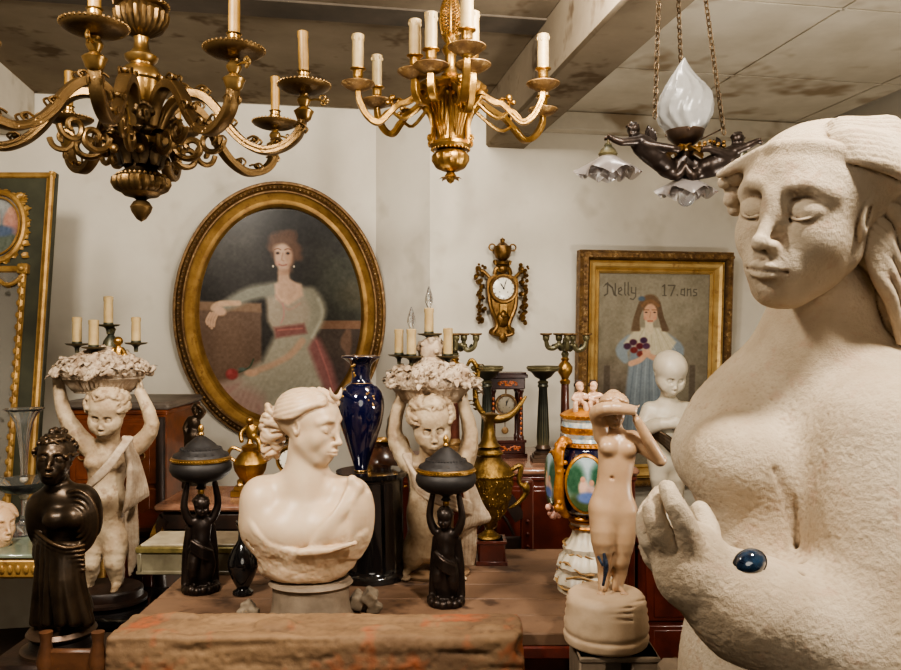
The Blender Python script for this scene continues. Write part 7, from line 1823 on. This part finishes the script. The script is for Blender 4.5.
    for x in (xa, xb): m = MB(); m.lathe([(.012, 0), (.018, .2), (.014, .42)], 14, T(x, 1.46, 0)); m.build('leg', M_ORANGEDARK, root)
    # gilt console with mirrored top at the far left
    z = P(0, 545, 2.5).z; xR = P(58, 0, 2.4).x; xL = xR - .75
    root = thing('gilt_console', 'gilt console table with a pale glass top below the mirror at the left edge', 'table', ((xL + xR) / 2, 2.6, 0))
    m = MB(); m.box(((xL + xR) / 2, 2.60, z - .006), (xR - xL, .42, .012), None, .003); m.build('glass_top', mat('pale green glass top', srgb(140, 150, 132), srgb(110, 120, 104), rough=.08, spec=.8, nscale=8), root)
    m = MB(); m.box(((xL + xR) / 2, 2.60, z - .045), (xR - xL - .01, .41, .06), None, .008); m.beads((0, 0, 0), 0, 0, 0)
    for i in range(30): m.ball((xR - .02 - i * .024, 2.392, z - .045), (.008, .006, .014), None, 7, 5)
    m.build('apron', M_GILTWOOD, root)
    for x in (xL + .04, xR - .04):
        for y in (2.43, 2.77): m = MB(); m.tube([(x, y, z - .07), (x, y, z * .7), (x, y, z * .3), (x, y, 0)], [.028, .02, .026, .014], 10, sm=4); m.build('leg', M_GILTWOOD, root)
    # marble topped side table behind the left burner
    z = P(0, 492, 2.85).z; xL, xR = P(166, 0, 2.75).x, P(300, 0, 2.75).x
    root = thing('side_table', 'small table with pink marble top and curved gilt-mounted legs behind the left burner', 'table', ((xL + xR) / 2, 2.78, 0))
    m = MB(); m.box(((xL + xR) / 2, 2.80, z - .012), (xR - xL, .34, .024), None, .008); m.build('marble_top', M_ROUGE, root)
    m = MB(); m.box(((xL + xR) / 2, 2.80, z - .06), (xR - xL - .03, .30, .07), None, .012); m.build('apron', M_DARKWOOD, root)
    for x in (xL + .03, xR - .03):
        for y in (2.67, 2.93):
            sg = 1 if x > (xL + xR) / 2 else -1; m = MB(); m.tube([(x, y, z - .05), (x + sg * .03, y, z - .16), (x, y, z * .45), (x + sg * .02, y, 0)], [.026, .024, .014, .018], 10, sm=4); o = m.build('leg', M_DARKWOOD, root)
            m = MB(); m.leaf(.12, .05, T(x + sg * .02, y - .024, z - .17) @ RX(8), .2); m.build('gilt_mount', M_GILT, o)
    # low dark red chest between the orange cabinet and the casket
    xL, xR = P(118, 0, 2.85).x, P(162, 0, 2.85).x
    box_cabinet('mahogany_chest', 'dark red mahogany chest low behind the onyx casket', 'chest', xL, xR, 2.84, 3.14, 0, P(0, 528, 2.84).z, M_REDWOOD, None, .03, 0, 2)
    # tall dark posts behind the right putto: gaming chair/screen of red wood
    xL, xR = P(384, 0, 2.9).x, P(450, 0, 2.9).x
    box_cabinet('mahogany_pedestal', 'tall mahogany pedestal cupboard hidden behind the right putto', 'cupboard', xL, xR, 2.85, 3.12, 0, P(0, 462, 2.85).z, M_REDWOOD, None, .03, 0, 2)
M_ORANGEDARK = mat('worn brown wood', srgb(96, 62, 38), srgb(62, 38, 24), rough=.45, nscale=14, bump=.2, bscale=50)
def stone_gem():
    p = P(750, 563, .966)
    m = MB(); m.lathe([(1e-4, -.004), (.014, -.003), (.0195, 0), (.0185, .004), (.012, .0085), (.005, .0105), (1e-4, .011)], 26, T(p) @ RX(75) @ RZ(20) @ SC(1, .78, 1))
    root = thing('glass_stone', 'dark blue glass stone with black rim set on the plaster statue forearm', 'stone', p)
    m.build('stone', mat('dark blue glass', srgb(8, 16, 34), srgb(40, 62, 84), rough=.08, nscale=60, spec=.9, coat=1), root)
    m = MB(); m.torus((0, 0, 0), .0195, .0022, T(p) @ RX(75) @ RZ(20) @ SC(1, .78, 1)); m.build('rim', M_INK, root)
oval_portrait(); girl_portrait(); trumeau(); furniture(); stone_gem()
camera_and_light()
